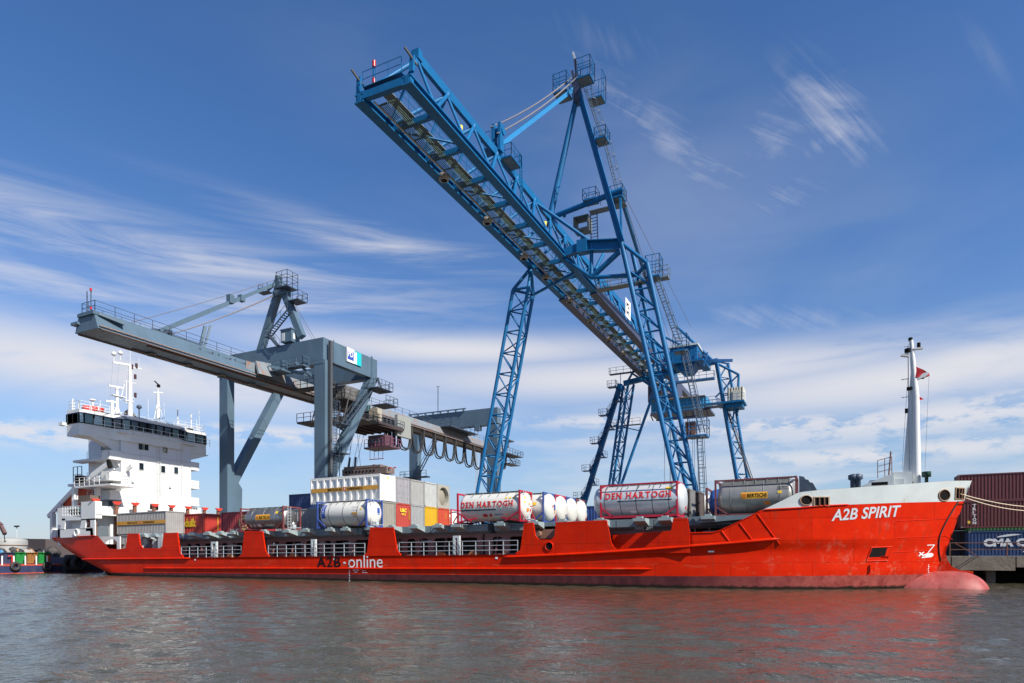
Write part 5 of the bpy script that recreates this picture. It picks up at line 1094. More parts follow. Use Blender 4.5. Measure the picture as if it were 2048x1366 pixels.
for x, px in ((XL-.2, 712),(XR+.3, 815)): m = MB(); m.bar((x, Y0+.2, ZB+.9), (x, Y0+.3, ZB+2.1), .35, .2); bp_ = cb('buffer_post', BLUE, m); m = MB(); m.bar((x-.25, Y0-.3, ZB+2.4), (x+.25, Y0+.5, ZB+1.5), .12); m.build('buffer', BLACK, bp_)
# legs: three chords laced together
def lattice(foot, top, mir, w1=1.75, w2=2.7, taper=.85, n=13, rc=.21, name='lattice_leg', ys=1):
    f0 = Vector(foot); t0 = Vector(top); s = -1 if mir else 1
    F_ = [f0, f0+Vector((s*w1, 0, 0)), f0+Vector((s*w1*.25, ys*w2, 0))]; T_ = [t0, t0+Vector((s*w1*1.15, 0, 0)), t0+Vector((s*w1*.25, ys*w2*taper, 0))]
    m = MB()
    for a, b in zip(F_, T_): m.tube(a, b, rc, 10)
    for a, b in ((0,1),(0,2),(1,2)):
        for i in range(n):
            u, v = i/n, (i+1)/n; pa, pb = F_[a].lerp(T_[a], u), F_[b].lerp(T_[b], u); pc = F_[b].lerp(T_[b], v); pd = F_[a].lerp(T_[a], v)
            m.tube(pa, pb, .085, 6, cap=False); m.tube(*( (pa, pc) if i % 2 == 0 or (a, b) == (0, 1) else (pb, pd)), .085, 6, cap=False)
    cb(name, BLUE, m); return F_, T_
LT = at(1057, 574, 68.0); RT = at(1243, 486, 68.0)
LF, LTp = lattice((at(957, 985, 68).x, 68, 2.3), (LT.x, 68, LT.z), True)
m = MB()
apx = Vector((XL, 69.0, ZB)); 
for a in LTp: m.tube(a, apx, .2, 10)
m.tube(LTp[0], LTp[1], .16, 8); m.tube(LTp[0], LTp[2], .16, 8); m.tube(LTp[1], LTp[2], .16, 8); m.bar(LTp[2], (XR, 72, ZB-.2), .25); cb('leg_head', BLUE, m)
rf = at(1385, 985, 68).x; k = (RT.z-3.6-2.3)/(RT.z-2.3); B0 = at(1294, 526, 68)
m = MB(); A0 = Vector((rf, 68, 2.3)); A1 = Vector((RT.x, 68, RT.z)); Bf = A0+Vector((1.75, 0, 0)); B1 = Vector((B0.x, 68, B0.z)); C0 = A0+Vector((.5, 2.7, 0)); C1 = A1+Vector((.7, 1.6, -.3))
m.tube(A0, A1, .27, 10); m.tube(Bf, B1, .27, 10); m.tube(B1, A1, .2, 8); m.tube(C0, C1, .24, 10)
n = 13
def on(a, b, z): return a.lerp(b, (z-a.z)/(b.z-a.z))
for i in range(n):
    z0, z1 = 2.6+i*(B1.z-2.9)/n, 2.6+(i+1)*(B1.z-2.9)/n
    m.tube(on(A0,A1,z0), on(Bf,B1,z0), .10, 6); m.tube(on(A0,A1,z1), on(Bf,B1,z0), .10, 6); m.tube(on(A0,A1,z0), on(C0,C1,z0), .09, 6); m.tube(on(C0,C1,z1), on(A0,A1,z0), .09, 6); m.tube(on(Bf,B1,z0), on(C0,C1,z1), .09, 6)
cb('lattice_leg', BLUE, m)
lf2 = at(1205, 985, 118); FL = Vector((-37.6, 118, 2.3))
lattice((-37.6, 118, 2.3), (-32.6, 118, 34.2), True, n=12, w2=2.4, rc=.24, ys=-1)
lattice((-12.2, 118, 2.3), (-17.8, 118, 36.0), False, n=12, w2=2.4, rc=.24, ys=-1)
# far portal head, braces and stairs
m = MB(); m.bar((-34.5, 118, 34.6), (-17.5, 118, 36.6), .7, .9); m.tube((-33.5, 117, 34.6), (-29.3, 117, 41.5), .22, 8); m.tube((-17.8, 117, 36), (-24.5, 117, 43.5), .24, 8); m.tube((-17.8, 117, 36), (-26.8, 117, 37), .2, 8); m.tube((-26.8, 117, 42), (-13.9, 117, 33.5), .2, 8); m.tube((-13.9, 117, 33.5), (-14.1, 117, 27), .2, 8); m.tube((-17.8,117,30), (-13.9,117,33.5), .14, 8); cb('portal_head', BLUE, m)
m = MB(); a = at(1310, 778, 116); b = at(1243, 968, 116); m.tube(b, a, .26, 10); m.tube(a, (XL+.4, 117, ZB), .2, 8); m.tube(a, at(1262, 745, 116), .18, 8); c = at(1262, 900, 116); m.tube(at(1281,862,116), at(1228,850,116), .1, 6); cb('leg_brace', BLUE, m)
m = MB(); a = at(1241, 768, 119); b = at(1180, 968, 119); b2 = b+(b-a)*(b.z-2.3)/(a.z-b.z); m.bar(b2, a, .7, .9); m.bar(a, a+Vector((0,0,2.2)), .1); cb('stair_column', BLUE, m)
m = MB(); dirv = (b-a)/(a.z-b.z)
for i in range(5):
    z = a.z-.6-i*5.2; c = a+dirv*(a.z-z); m.deck(c.x-2.0, 117.6, c.x-.3, 119, z, .1, 1.1, 'xXy', 1.0, .05)
    c2 = a+dirv*(a.z-z+2.8); m.deck(c2.x+.3, 117.6, c2.x+1.9, 119, z-2.8, .1, 1.1, 'xXy', 1.0, .05); m.stairs((c.x-.3, 117.4, z), (c2.x+1.6, 117.4, z-2.8), (0,1,0), .7, .4); m.stairs((c2.x+.4, 118.2, z-2.8), (c.x+dirv.x*5.2-.6, 118.2, z-5.2), (0,1,0), .7, .4)
cb('stairway', mat('dark_blue_rail', (.01,.06,.16), .5), m)
m = MB(); m.deck(-36.6, 115.5, -29.8, 116.4, 36.0, .1, 1.1, 'xy', 1.4, .05); m.deck(-37, 116.5, -31, 117.3, 26.5, .1, 1.1, 'y', 1.4, .05); cb('far_gallery', DRAIL, m)
# pylon, strut, stays
AP = at(1155, 152, 70); PL = at(1100, 430, 70); PL.x = XC; PL.z = ZT+.4
m = MB(); m.tube(PL, (AP.x-.1, 70, AP.z-2.4), .37, 14, .30); cb('pylon_leg', BLUE, m)
m = MB(); pr1 = Vector((AP.x+.1, 70, AP.z-1.8)); m.tube(A1, pr1, .34, 12, .28); m.bar(A1+Vector((.3,-.45,0)), pr1+Vector((.25,-.4,0)), .14, .3); cb('pylon_leg', BLUE, m)
sR = on(A1, pr1, ZT+.2); m = MB(); m.tube((XC, 70, ZT+.1), sR, .30, 12); m.tube(sR, sR+Vector((1.6, 0, .2)), .34, 12); m.lathe([(0,.37),(.2,.37)], (XC+1.6, 70, ZT+.15), 'x', 12); cb('strut', BLUE, m)
m = MB(); a = sR+Vector((1.4,0,-.3)); e = at(1345, 735, 117); m.tube(a, (-25.8, 117, 38.5), .22, 10); m.bar(a, A1+Vector((0,0,.2)), .2); cb('back_stay', BLUE, m)
st0 = Vector((XC, YN[3]+.4, ZT+.8)); m = MB(); m.bar(st0, (AP.x-.5, 69.7, AP.z-1.6), .34, .42); cb('fore_stay', mat('light_blue_stay', (.02,.19,.42), .5, spec=.3), m)
m = MB()
for d, s2 in ((-.5, 1.6), (.2, .75)):
    a, b = Vector((XC+d, YN[3]-.3, ZT+.9+s2)), Vector((AP.x-.2+d, 69.6, AP.z-.6+s2*.2)); pts = [a.lerp(b, t/10)-Vector((0,0,.5*4*(t/10)*(1-t/10))) for t in range(11)]; m.path(pts, .055, 5); m.path([p+Vector((.14,0,0)) for p in pts], .055, 5)
a = sR+Vector((1.4,0,.6))
for e in ((-24.0, 112, 37.6), (-23.0, 100, 37), (-22, 117, 43)): m.bar(a, e, .045)
cb('hoist_cable', mat('cable_grey', (.14,.13,.14), .6), m)
m = MB(); m.box(AP.x-.35, 69.5, AP.z-3.2, AP.x+.45, 70.5, AP.z-1.2); m.bar((AP.x-.1, 69.8, AP.z-1.6), (AP.x-.55, 69.8, AP.z+.6), .3); m.bar((AP.x+.2, 70.1, AP.z-1.5), (AP.x-.3, 70.1, AP.z+2.0), .32, .5); m.tube((AP.x+.1,69.6,AP.z-.8), (AP.x+.1,70.4,AP.z-.8), .6, 14); cb('pylon_head', BLUED, m)
m = MB(); m.bar((AP.x-.28, 70.1, AP.z+1.9), (AP.x-.6, 70.1, AP.z+3.0), .2); cb('pale_aerial', RAILM, m)
m = MB(); m.deck(AP.x-2.3, 68.2, AP.x-.7, 70.2, AP.z-2.3, .15, 2.0, 'xXyY', 1.0, .05); m.deck(AP.x+.5, 68.0, AP.x+2.2, 69.6, AP.z-1.7, .15, 2.1, 'xXyY', .9, .05); m.deck(AP.x+1.3, 69.7, AP.x+3.0, 71.2, AP.z-3.2, .15, 2.9, 'XY', .9, .05)
for zz in (.7, 1.4): 
    for (x0, y0, x1, y1, z) in ((AP.x-2.3, 68.2, AP.x-.7, 70.2, AP.z-2.3), (AP.x+.5, 68.0, AP.x+2.2, 69.6, AP.z-1.7)): m.bar((x0,y0,z+zz), (x1,y0,z+zz), .05); m.bar((x1,y0,z+zz), (x1,y1,z+zz), .05)
cb('pylon_platform', BLUE, m)
m = MB(); m.box(AP.x-2.2, 68.3, AP.z-2.48, AP.x-.8, 70.1, AP.z-2.46); m.box(AP.x+.6, 68.1, AP.z-1.88, AP.x+2.1, 69.5, AP.z-1.86); m.box(AP.x+1.4,69.8,AP.z-3.38,AP.x+2.9,71.1,AP.z-3.36); cb('platform_grating', GRAT, m)
# ladders down the right pylon leg with three landings
def plt(px, py, y, w=1.6, d=1.5, rail=1.15, nm='landing', m2=BLUE):
    p = at(px, py, y); m = MB(); m.deck(p.x-w/2, y-d/2, p.x+w/2, y+d/2, p.z, .16, rail, 'xXyY', 1.0, .05); o = cb(nm, m2, m)
    m = MB(); m.box(p.x-w/2+.1, y-d/2+.1, p.z-.19, p.x+w/2-.1, y+d/2-.1, p.z-.165); m.build('grating', GRAT, o); return p
P1 = plt(1204, 281, 69, 1.3, 1.6); P2 = plt(1236, 398, 69.2, 1.4, 1.6); P3 = plt(1182, 402, 69.2, 1.5, 1.4); P4 = plt(1308, 556, 69, 1.5, 1.6, 2.2); P5 = plt(1362, 702, 69, 1.4, 1.4, 1.6); P6 = plt(1397, 872, 68.5, 1.9, 1.8, 1.7)
m = MB(); u = (P1-P2).normalized(); m.ladder(P1+Vector((.0,.5,.2)), (AP.x+1.0, 69.6, AP.z-1.9), (.3,.9,0), .5, .36, .04, (1,0,0)); m.ladder(P2+Vector((0,.3,.2)), P1+Vector((.2,.3,-.1)), (.3,.9,0), .5, .36, .04, (1,0,0))
q0 = at(1189, 483, 70); m.ladder(q0, at(1187, 420, 70), (1,0,0), .8, .36, .06)
m.ladder(P5+Vector((0,0,.3)), P4+Vector((.2,0,0)), (1,0,0), .5, .36, .05, (.3,-1,0)); m.ladder(P6+Vector((.4,0,.3)), P5+Vector((.3,0,0)), (1,0,0), .5, .36, .05, (.3,-1,0)); e = at(1408, 985, 68); m.ladder((e.x+.3, 67.5, 2.3), P6+Vector((.2,-.5,0)), (1,0,0), .5, .4, .05, (.3,-1,0))
cb('ladder', mat('ladder_steel', (.10,.13,.16), .5), m)
m = MB(); a = at(1180, 418, 69.4); b = at(1252, 392, 69.4); m.box(a.x, 69.0, a.z-.45, b.x, 70.0, a.z-.4); m.railing([(a.x, 69.0, a.z-.1), (b.x, 69.0, a.z-.1)], 1.0, 1.5, .04, 1); cb('strut_walkway', GRAT, m)
# portal beam between boom and right leg, gallery, knee brace
m = MB(); VX = -23.7; VZ0, VZ1 = 33.3, 37.1
m.ibeam((VX-1.2, 68.4, VZ1-.1), (A1.x-.2, 68.2, A1.z-.1), .8, 1.2, .1); m.box(VX-1.6, 67.9, VZ1-.9, VX-.4, 68.9, VZ1+.5); m.bar((XR, 68.4, ZB+.5), (VX-1.2, 68.4, VZ1-.2), .7, .9)
m.tube((VX, 68.4, VZ0), (A1.x-.3, 68.2, A1.z-.8), .30, 10); m.tube((VX, 68.4, VZ0), (VX, 68.4, VZ1), .22, 10); m.tube((VX, 68.4, VZ0), (VX+.35, 71.5, VZ1), .2, 8); m.tube((XR, 68.4, ZB+.1), (VX, 68.4, VZ0), .22, 8); m.tube((XC, 66, ZT-.2), (VX-.3, 68.4, VZ1+.4), .2, 8); m.tube((VX, 68.4, VZ0), (B1.x-1.2, 68.4, 32.6), .22, 10); m.tube((B1.x-1.2,68.4,32.6), (B1.x,68,B1.z), .2, 8)
cb('portal_beam', BLUE, m)
m = MB(); a = at(1240, 545, 69); m.deck(VX+.3, 69.0, B1.x+2.0, 70.0, 32.2, .1, 1.15, 'yY', 1.3, .045); cb('portal_gallery', GRAT, m)
m = MB(); p = at(1167, 463, 71); m.box(p.x-.9, 70, p.z-.2, p.x+.9, 71.5, p.z+.0); m.box(p.x-.9, 70, p.z, p.x-.8, 71.5, p.z+1.4); m.box(p.x+.8, 70, p.z, p.x+.9, 71.5, p.z+1.4); m.box(p.x-.9, 70, p.z+1.3, p.x+.9, 71.5, p.z+1.4); m.box(p.x-.8, 71.2, p.z+.1, p.x+.8, 71.4, p.z+.5); m.bar((p.x,70.5,p.z-.2), (p.x,70.5,ZB+1), .3); cb('lamp_housing', GRAT, m)
# mast block where the fore stay lands
m = MB(); c = (XC, YN[3], ZT); m.box(XC-.5, YN[3]-.1, ZT+.2, XC-.2, YN[3]+.6, ZT+2.9); m.box(XC+.2, YN[3]-.1, ZT+.2, XC+.5, YN[3]+.6, ZT+2.9); m.tube((XC-.6, YN[3]+.5, ZT+2.3), (XC+.6, YN[3]+.5, ZT+2.3), .4, 12); cb('stay_bracket', BLUE, m)
m = MB(); m.deck(XC-.1, YN[3]+.7, XC+1.3, YN[3]+3.0, ZT-.1, .12, 1.2, 'xXyY', .9, .045); m.deck(XC-1.2, YN[3]-.9, XC-.2, YN[3]+.5, ZT+.2, .1, 1.5, 'yx', .8, .045); m.ladder((XC+1.2, YN[3]+3.3, ZB+1.6), (XC+1.2, YN[3]+3.1, ZT+1.2), (0,1,0), .5, .36, .05); cb('stay_platform', BLUE, m)
m = MB(); m.box(XC+.0, YN[3]+.8, ZT-.25, XC+1.2, YN[3]+2.9, ZT-.225); cb('grating', GRAT, m)
# machine house on the far portal and the white electrical house
m = MB(); a, b = at(1342, 738, 113), at(1396, 688, 113); m.box(a.x, 112, a.z+.6, b.x, 118, b.z-.4); cb('machine_house', BLUE, m)
m = MB(); m.box(a.x-.2, 111.8, b.z-.4, b.x+.2, 118.2, b.z-.1); cb('roof', PALE, m)
m = MB(); m.box(a.x+2.2, 111.9, b.z-3.2, a.x+2.9, 112, b.z-1.0); m.box(b.x, 113, a.z+1.8, b.x+.06, 117, b.z-1.2); cb('door', BLUED, m)
m = MB(); m.deck(a.x-.5, 110.9, b.x+1.2, 112.0, a.z+.6, .3, 1.2, 'xXy', 1.3, .06); m.deck(b.x, 112, b.x+1.3, 118, a.z+.6, .3, 1.2, 'X', 1.3, .06); m.prism([(a.x+.8, 112, a.z+.3), (b.x-.2, 112, a.z+.3), (b.x-1.2, 112, a.z-.9), (a.x+1.8, 112, a.z-.9)], (0, 4, 0)); cb('machine_deck', BLUE, m)
m = MB()
for i in range(1): m.deck(a.x+.4+i*2, 110.5+i*.8, b.x+3.0, 111.6+i*.8, a.z-2.9-i*2.3, .25, 1.1, 'yX', 1.3, .06)
for i in range(4): m.bar((a.x+i*1.9, 112, a.z-.5), (a.x+.6+i*1.9, 112, 36.5), .25)
m.bar((a.x-1.5, 112.5, 36.3), (-14.5, 114, 35.2), .4); m.bar((-24, 113, 37.5), (-15, 113, 34.4), .25); cb('machinery_gallery', mat('mid_blue_gallery', (.012,.11,.30), .5, var=.3), m)
a, b = at(1456, 806, 116), at(1488, 775, 116); m = MB(); corr(m, (a.x, 115.2, 0), (1,0,0), b.x-a.x, a.z, b.z, (0,-1,0), .42, .08); m.box(a.x, 115.2+.08, a.z, b.x, 118.2, b.z); m.box(a.x+.9, 115.08, a.z+.2, a.x+1.9, 115.14, b.z-.5); cb('electrical_house', mat('cream_house', (.50,.49,.42), .5, var=.1, rust=.25), m)
m = MB(); m.deck(a.x-1.7, 114.3, b.x+.2, 118.4, a.z-.02, .3, 1.1, 'xy', 1.2, .05); m.box(a.x-.3, 115, a.z-1.0, b.x-.1, 118, a.z-.3); m.deck(a.x-9.0, 114.2, a.x-1.7, 115.3, a.z-.1, .2, 1.1, 'xy', 1.3, .05); m.bar((a.x+1, 116, a.z-.8), (a.x+.6, 117, a.z-4.5), .2); cb('house_platform', BLUE, m)
m = MB(); a2 = at(1452, 815, 117.5); b2 = at(1503, 962, 117.5); b2 = a2+(b2-a2)*((a2.z-2.3)/(a2.z-b2.z)); m.bar(a2, b2, .28); m.bar(a2+Vector((.35,0,0)), b2+Vector((.35,0,0)), .12); cb('cable_conduit', mat('brown_conduit', (.09,.08,.08), .6), m)
# white notice board on the boom
a, b = at(1249, 640, 93), at(1259, 608, 93); m = MB(); yb = 93; m.box(XR+.5, 91.7, ZB+1.2, XR+.56, 94.3, ZB+3.9); nb = cb('notice_board', WHT, m)
m = MB(); mapb = lambda u, w: (XR+.57, 91.9+u, ZB+1.6+w); letters(m, 'PD', lambda u, w: (XR+.57, 92.1+u, ZB+2.7+w), .7, 1.6, .04); letters(m, '94T', lambda u, w: (XR+.57, 92.1+u, ZB+1.7+w), .6, 1.6, .04); m.build('lettering', BLK, nb)
# the trolley under the boom: long blue box, cab and ropes
a, b = at(1302, 836, 126), at(1413, 792, 126)
m = MB(); corr(m, (a.x, 126, 0), (1,0,0), b.x-a.x, a.z+.9, b.z, (0,-1,0), .5, .06); m.box(a.x, 126.05, a.z+.9, b.x, 132, b.z); cb('trolley', mat('trolley_blue', (.02,.20,.40), .5, var=.15), m)
m = MB(); m.box(a.x+.2, 125.4, b.z, b.x-.2, 132, b.z+.12); cb('trolley_roof', mat('rusty_tan', (.26,.2,.13), .8, var=.3), m)
m = MB(); m.box(a.x, 125.6, a.z+.5, b.x+.6, 132.4, a.z+.9); 
for i in range(9): x = lerp(a.x, b.x, i/8); m.bar((x, 125.6, a.z+.5), (x+.3, 126.5, a.z-.5), .16)
m.bar((a.x+1, 126.3, a.z-.5), (b.x-1.8, 126.3, a.z-.4), .3); m.deck(b.x-.2, 125, b.x+2.6, 126.5, a.z+1.0, .2, 1.1, 'yX', 1.2, .06); cb('trolley_base', BLUED, m)
m = MB(); 
for x in (XL, XR): m.box(x-.7, 126.5, b.z+.12, x+.7, 131.5, ZB-.2)
m.box(XL, 127.5, b.z+.1, XR, 130.5, b.z+1.2); cb('trolley_bogie', BLUED, m)
a, b = at(1370, 876, 126), at(1390, 842, 126); m = MB(); m.box(a.x, 126, a.z, b.x, 128, b.z); m.box(a.x-1.2,125.6,a.z,a.x,127.6,a.z+.12); m.railing([(a.x-2.2,125.6,a.z), (b.x+.4,125.6,a.z)], 2.2, .7, .07, 2); cb('operator_cab', mat('brown_cab', (.15,.09,.07), .5, var=.4), m)
m = MB()
for px in (1329, 1340, 1341.5, 1385, 1389, 1396): a = at(px, 840, 127); m.bar((a.x, 127, a.z), (a.x, 127, 6), .07)
cb('hoist_rope', mat('cable_grey'  , (.14,.13,.14), .6), m)
# ------------------------------------------------------------------ grey gantry crane: box girder boom, portal of box legs
GC = thing('gantry_crane', (-71, 68, 2.27), 'grey blue box girder gantry crane with a white and teal board', 'crane', 'quay cranes')
def gb(n, m, mb, p=GC): return mb.build(n, m, p)
gx0, gx1 = -73.3, -69.2; GZ = 26.4; GY0, GY1, GH = 41.9, 139.5, 66.5
tip_t = at(187, 622, GY0).z
def sec(y, top=28.45, k=0.0): return [(gx0, y, GZ), (gx1, y, GZ), (gx1-.12, y, GZ+.22), (-70.1, y, top-k), (-72.5, y, top-k), (gx0+.12, y, GZ+.22)]
m = MB(); m.grid([sec(GY0)+[sec(GY0)[0]], sec(GH)+[sec(GH)[0]]], False); m.prism(sec(GY0-.02), (0,.02,0)); m.prism([(x, y, z) for x, y, z in sec(GY0+12, 28.46)], (0, .12, 0)); gb('boom_tip', CG, m)
m = MB(); s0, s1 = sec(GH, 28.2), sec(GY1, 28.2); m.grid([s0+[s0[0]], s1+[s1[0]]], False); m.prism(s0, (0,-.02,0)); m.prism(s1, (0,.02,0)); gb('boom_girder', CGR, m)
m = MB()
for x in (gx0-.05, gx1-.25): m.box(x, GY0+.3, GZ-.10, x+.3, GY1, GZ-.012)
for x in (gx0+.5, gx1-.9): m.box(x, GY0+6, GZ-.14, x+.3, GY1, GZ-.013)
gb('trolley_rail', mat('brown_rail', (.12,.07,.055), .7, var=.3), m)
m = MB(); m.box(gx1-.06, GY0+.1, GZ+.24, gx1+.12, GY1, GZ+.31); gb('side_flange', mat('rust_streaked_flange', (.30,.20,.15), .7, var=.4, rust=.5), m)
for y in range(50, 66, 5):
    m = MB(); m.lathe([(-.18,.5),(-.1,.55),(.1,.35)], (gx0+.9, y, GZ-.1), 'z', 10); gb('floodlight', mat('tan_floodlight', (.30,.26,.22), .5), m)
m = MB(); m.box(-72.6, GY0-.2, tip_t-.35, -69.8, GY0+1.0, tip_t+.0); m.box(-73.6, GY0-.3, tip_t-1.1, -72.4, GY0+.6, tip_t-.8); m.bar((-69.9, GY0+.4, tip_t-.2), (-69.3, GY0+2.8, tip_t-.6), .5, .3); gb('tip_head', CG, m)
m = MB(); m.railing([(-72.4, GY0+.2, 28.45), (-72.4, GY0+46, 28.45)], 1.1, 2.2, .045, 1); m.railing([(-70.15, GY0+.2, 28.45), (-70.15, GY0+46, 28.45)], 1.1, 2.2, .045, 1); m.railing([(-72.4, GY0+.2, 28.45), (-70.15, GY0+.2, 28.45)], 1.1, 1.2, .045, 1); m.railing([(-70.15, 84, 28.2), (-70.15, GY1, 28.2)], 1.1, 2.2, .05, 1); gb('boom_railing', DRAIL, m)
a = at(182, 622, GY0+.6); m = MB(); m.bar((a.x, a.y, 28.4), (a.x, a.y, at(182,579,a.y).z), .07); m.bar((a.x-.7, a.y, 28.4), (a.x-.7, a.y, 31), .08); gb('tip_aerial', DRAIL, m)
for py in (579, 616): p = at(181.5, py, GY0+.5); m = MB(); m.tube(p-Vector((0,0,.14)), p+Vector((0,0,.14)), .12, 8); gb('red_warning_lamp', mat('red_lamp', (.5,.02,.02), .3), m)
for px, py in ((400,700),(437,712),(470,722)): p = atx(px, py, -69.9); m = MB(); m.bar(p, p+Vector((.1,1.8,0)), .08); m.bar(p-Vector((0,0,.25)), p+Vector((0,0,.25)), .2); m.bar(p+Vector((0,1.8,-.25)), p+Vector((0,1.8,.25)), .2); gb('hook_bracket', DRAIL, m)
# stay
sa, sb_ = Vector((-71.1, 50.2, 28.9)), at(556, 566, 68); mid = sa.lerp(sb_, .62)
m = MB(); m.bar(sa, mid, .42, .5); m.bar(mid-Vector((0,1.6,.4))*0, sb_, .34, .42); m.box(mid.x-.35, mid.y-1.6, mid.z-1.0, mid.x+.35, mid.y-.9, mid.z+.1); m.box(mid.x-.35, mid.y+.2, mid.z-.1, mid.x+.35, mid.y+.9, mid.z+.7); gb('fore_stay', CG, m)
m = MB()
for d in (-.4, .3):
    a, b = Vector((-71.1+d, 51.5, 28.9)), sb_+Vector((d, .4, -1.2)); pts = [a.lerp(b, t/10)-Vector((0,0,.35*4*(t/10)*(1-t/10))) for t in range(11)]; m.path(pts, .05, 5)
a, b = Vector((-71.8, 46.5, 28.7)), sb_+Vector((-.3,0,.6)); m.path([a.lerp(b, t/10)-Vector((0,0,.2*4*(t/10)*(1-t/10))) for t in range(11)], .04, 5)
for e in (at(625, 680, 72), at(632, 682, 76)): m.bar(sb_+Vector((.8,0,0)), e, .04)
gb('hoist_cable', mat('cable_grey', (.14,.13,.14), .6), m)
a = at(392, 664, 57); m = MB(); m.bar((-70.9, 55.5, 28.4), (-70.7, 56.1, 31.3), .35); m.bar((-70.4, 55.7, 28.4), (-70.1, 56.4, 31.4), .25); gb('latch_post', CG, m)
m = MB(); m.box(-71.6, 49.0, 28.46, -70.6, 55.4, 28.8); m.bar((-71.9,50,29.0), (-70.3,51.2,29.0), .4); gb('stay_anchor', DRAIL, m)
# pylon
F1, F2 = at(521, 704, 68), at(604, 674, 68); top_ = at(562, 590, 68); m = MB(); m.bar(F1, (top_.x-.7, 68, top_.z), .95, .8, (0,1,0)); gb('pylon_leg', CG, m)
m = MB(); m.bar(F2, (top_.x+.8, 68, top_.z), .95, .8, (0,1,0)); gb('pylon_leg', CG, m)
m = MB(); t0 = top_; m.box(t0.x-1.0, 67.4, t0.z-.2, t0.x+1.3, 68.6, t0.z+.5); m.bar((t0.x-.6,67.6,t0.z), (t0.x-.2,67.6,t0.z+2.6), .5); m.bar((t0.x+.7,67.8,t0.z-.2), (t0.x+.1,67.8,t0.z+2.4), .4); m.tube((t0.x-.2,67.3,t0.z+1.4), (t0.x-.2,68.7,t0.z+1.4), .65, 14); m.bar((t0.x-2.2,67.6,t0.z+1.0), (t0.x+.2,67.6,t0.z+2.0), .35); gb('pylon_head', CG, m)
m = MB(); m.deck(t0.x+.5, 66.6, t0.x+2.6, 68.6, t0.z+.5, .12, 2.1, 'XyxY', .9, .05); m.deck(t0.x+2.0, 67.2, t0.x+4.0, 69.0, t0.z-1.4, .12, 1.2, 'XyY', .9, .05); m.deck(t0.x-3.4, 67, t0.x-1.6, 68, t0.z+.6, .1, 1.1, 'yx', .9, .05)
for zz in (.5, 1.5): m.bar((t0.x+.5,66.6,t0.z+.5+zz), (t0.x+2.6,66.6,t0.z+.5+zz), .05); m.bar((t0.x+2.6,66.6,t0.z+.5+zz), (t0.x+2.6,68.6,t0.z+.5+zz), .05)
gb('pylon_platform', DRAIL, m)
m = MB(); m.stairs(at(538, 672, 67.2), at(579, 621, 67.2), (0,1,0), .8, .4); a = at(556, 692, 67.2); m.bar(at(538,672,67.2), a, .3); m.deck(at(533,674,67.2).x, 66.8, at(543,674,67.2).x, 67.8, at(538,674,67.2).z, .1, 1.1, 'y', .9, .05); m.stairs(a, at(541,674,67.2), (0,1,0), .7, .4); gb('pylon_stair', DRAIL, m)
a, b = at(568, 688, 67.6), at(589, 660, 67.6); m = MB(); m.box(a.x, 67, a.z, b.x, 68.6, b.z); m.box(a.x-.1, 66.9, b.z, b.x+.1, 68.7, b.z+.15); hb = gb('kiosk', CG, m); m = MB(); m.box(a.x+.2, 66.96, b.z-1.5, a.x+.75, 67, b.z-.4); m.box(b.x, 67.3, b.z-1.3, b.x+.04, 67.8, b.z-.5); m.build('window', PALE, hb)
# portal: near legs, far end frame of the tower, beams
lx, rx = -81.4, -61.6; BT, BB = 32.0, 29.0; YF = 78.4
def leg(x, y, w, d, z1, z0=2.27, nm='box_leg'): m = MB(); m.box(x-w/2, y-d/2, z0, x+w/2, y+d/2, z1); return gb(nm, CG, m)
leg(lx+.4, 68, 1.7, 1.25, BB); leg(rx-.7, 68, 1.9, 1.2, BB)
m = MB(); m.box(-82.3, 67.35, BB, rx+.0, 68.65, BT); m.box(rx-3.4, 67.36, BB-.5, rx-.01, 68.64, BB); gb('cross_beam', CG, m)
m = MB(); m.box(-82.0, YF-.6, BB, rx+.0, YF+.6, BT-.02); gb('cross_beam', CG, m)
for x in (lx, rx): 
    m = MB(); m.box(x-.9, 68.66, BB+.01, x+.02, YF-.61, BT-.01)
    for y in (69.3, YF-.9, YF-.7): m.box(x+.02, y, BB, x+.10, y+.12, BT+.2)
    gb('side_beam', CG, m)
for x in (lx+.2, rx-.5):
    m = MB(); m.bar((x, 68.7, 12.8), (x, YF, BB+.2), 1.25, 1.3, (1,0,0)); gb('diagonal_strut', CG, m)
m = MB(); m.prism([(lx-.4, 68.6, 2.3), (lx-.4, 70.2, 2.3), (lx-.4, 70.4, 12.5), (lx-.4, 68.6, 14.8)], (1.3, 0, 0)); gb('leg_knee', CG, m)
m = MB()
for x in (rx+.4, rx+.65): m.box(x, 67.9, 2.3, x+.16, 68.3, BB+2.6)
gb('cable_duct', mat('dark_duct', (.07,.075,.08), .5), m)
m = MB(); m.ladder((rx+.4, 69.3, 2.3), (rx+.4, 69.3, 24), (0,1,0), .6, .4, .05, (1,0,0)); m.deck(rx-.4, 69.2, rx+1.5, 71.2, 20.6, .12, 1.1, 'Xy', .9, .05); m.deck(rx-.4, 69.4, rx+1.4, 71.2, 16.6, .12, 1.1, 'Xy', .9, .05); gb('leg_ladder', DRAIL, m)
m = MB(); a = (rx+.5, 71.0, 20.8); b = (rx+.5, 77.2, 27.4); m.stairs(a, b, (1,0,0), .9, .4); m.deck(rx-.3, 76.4, rx+2.2, 80.0, 27.2, .12, 1.2, 'XyY', .9, .05); m.deck(rx+.2, 77.5, rx+2.8, 80.4, 24.9, .12, 1.2, 'XY', .9, .05); m.bar((rx+1,79,27),(rx+.4,78.6,29.2), .3); gb('tower_stair', DRAIL, m)
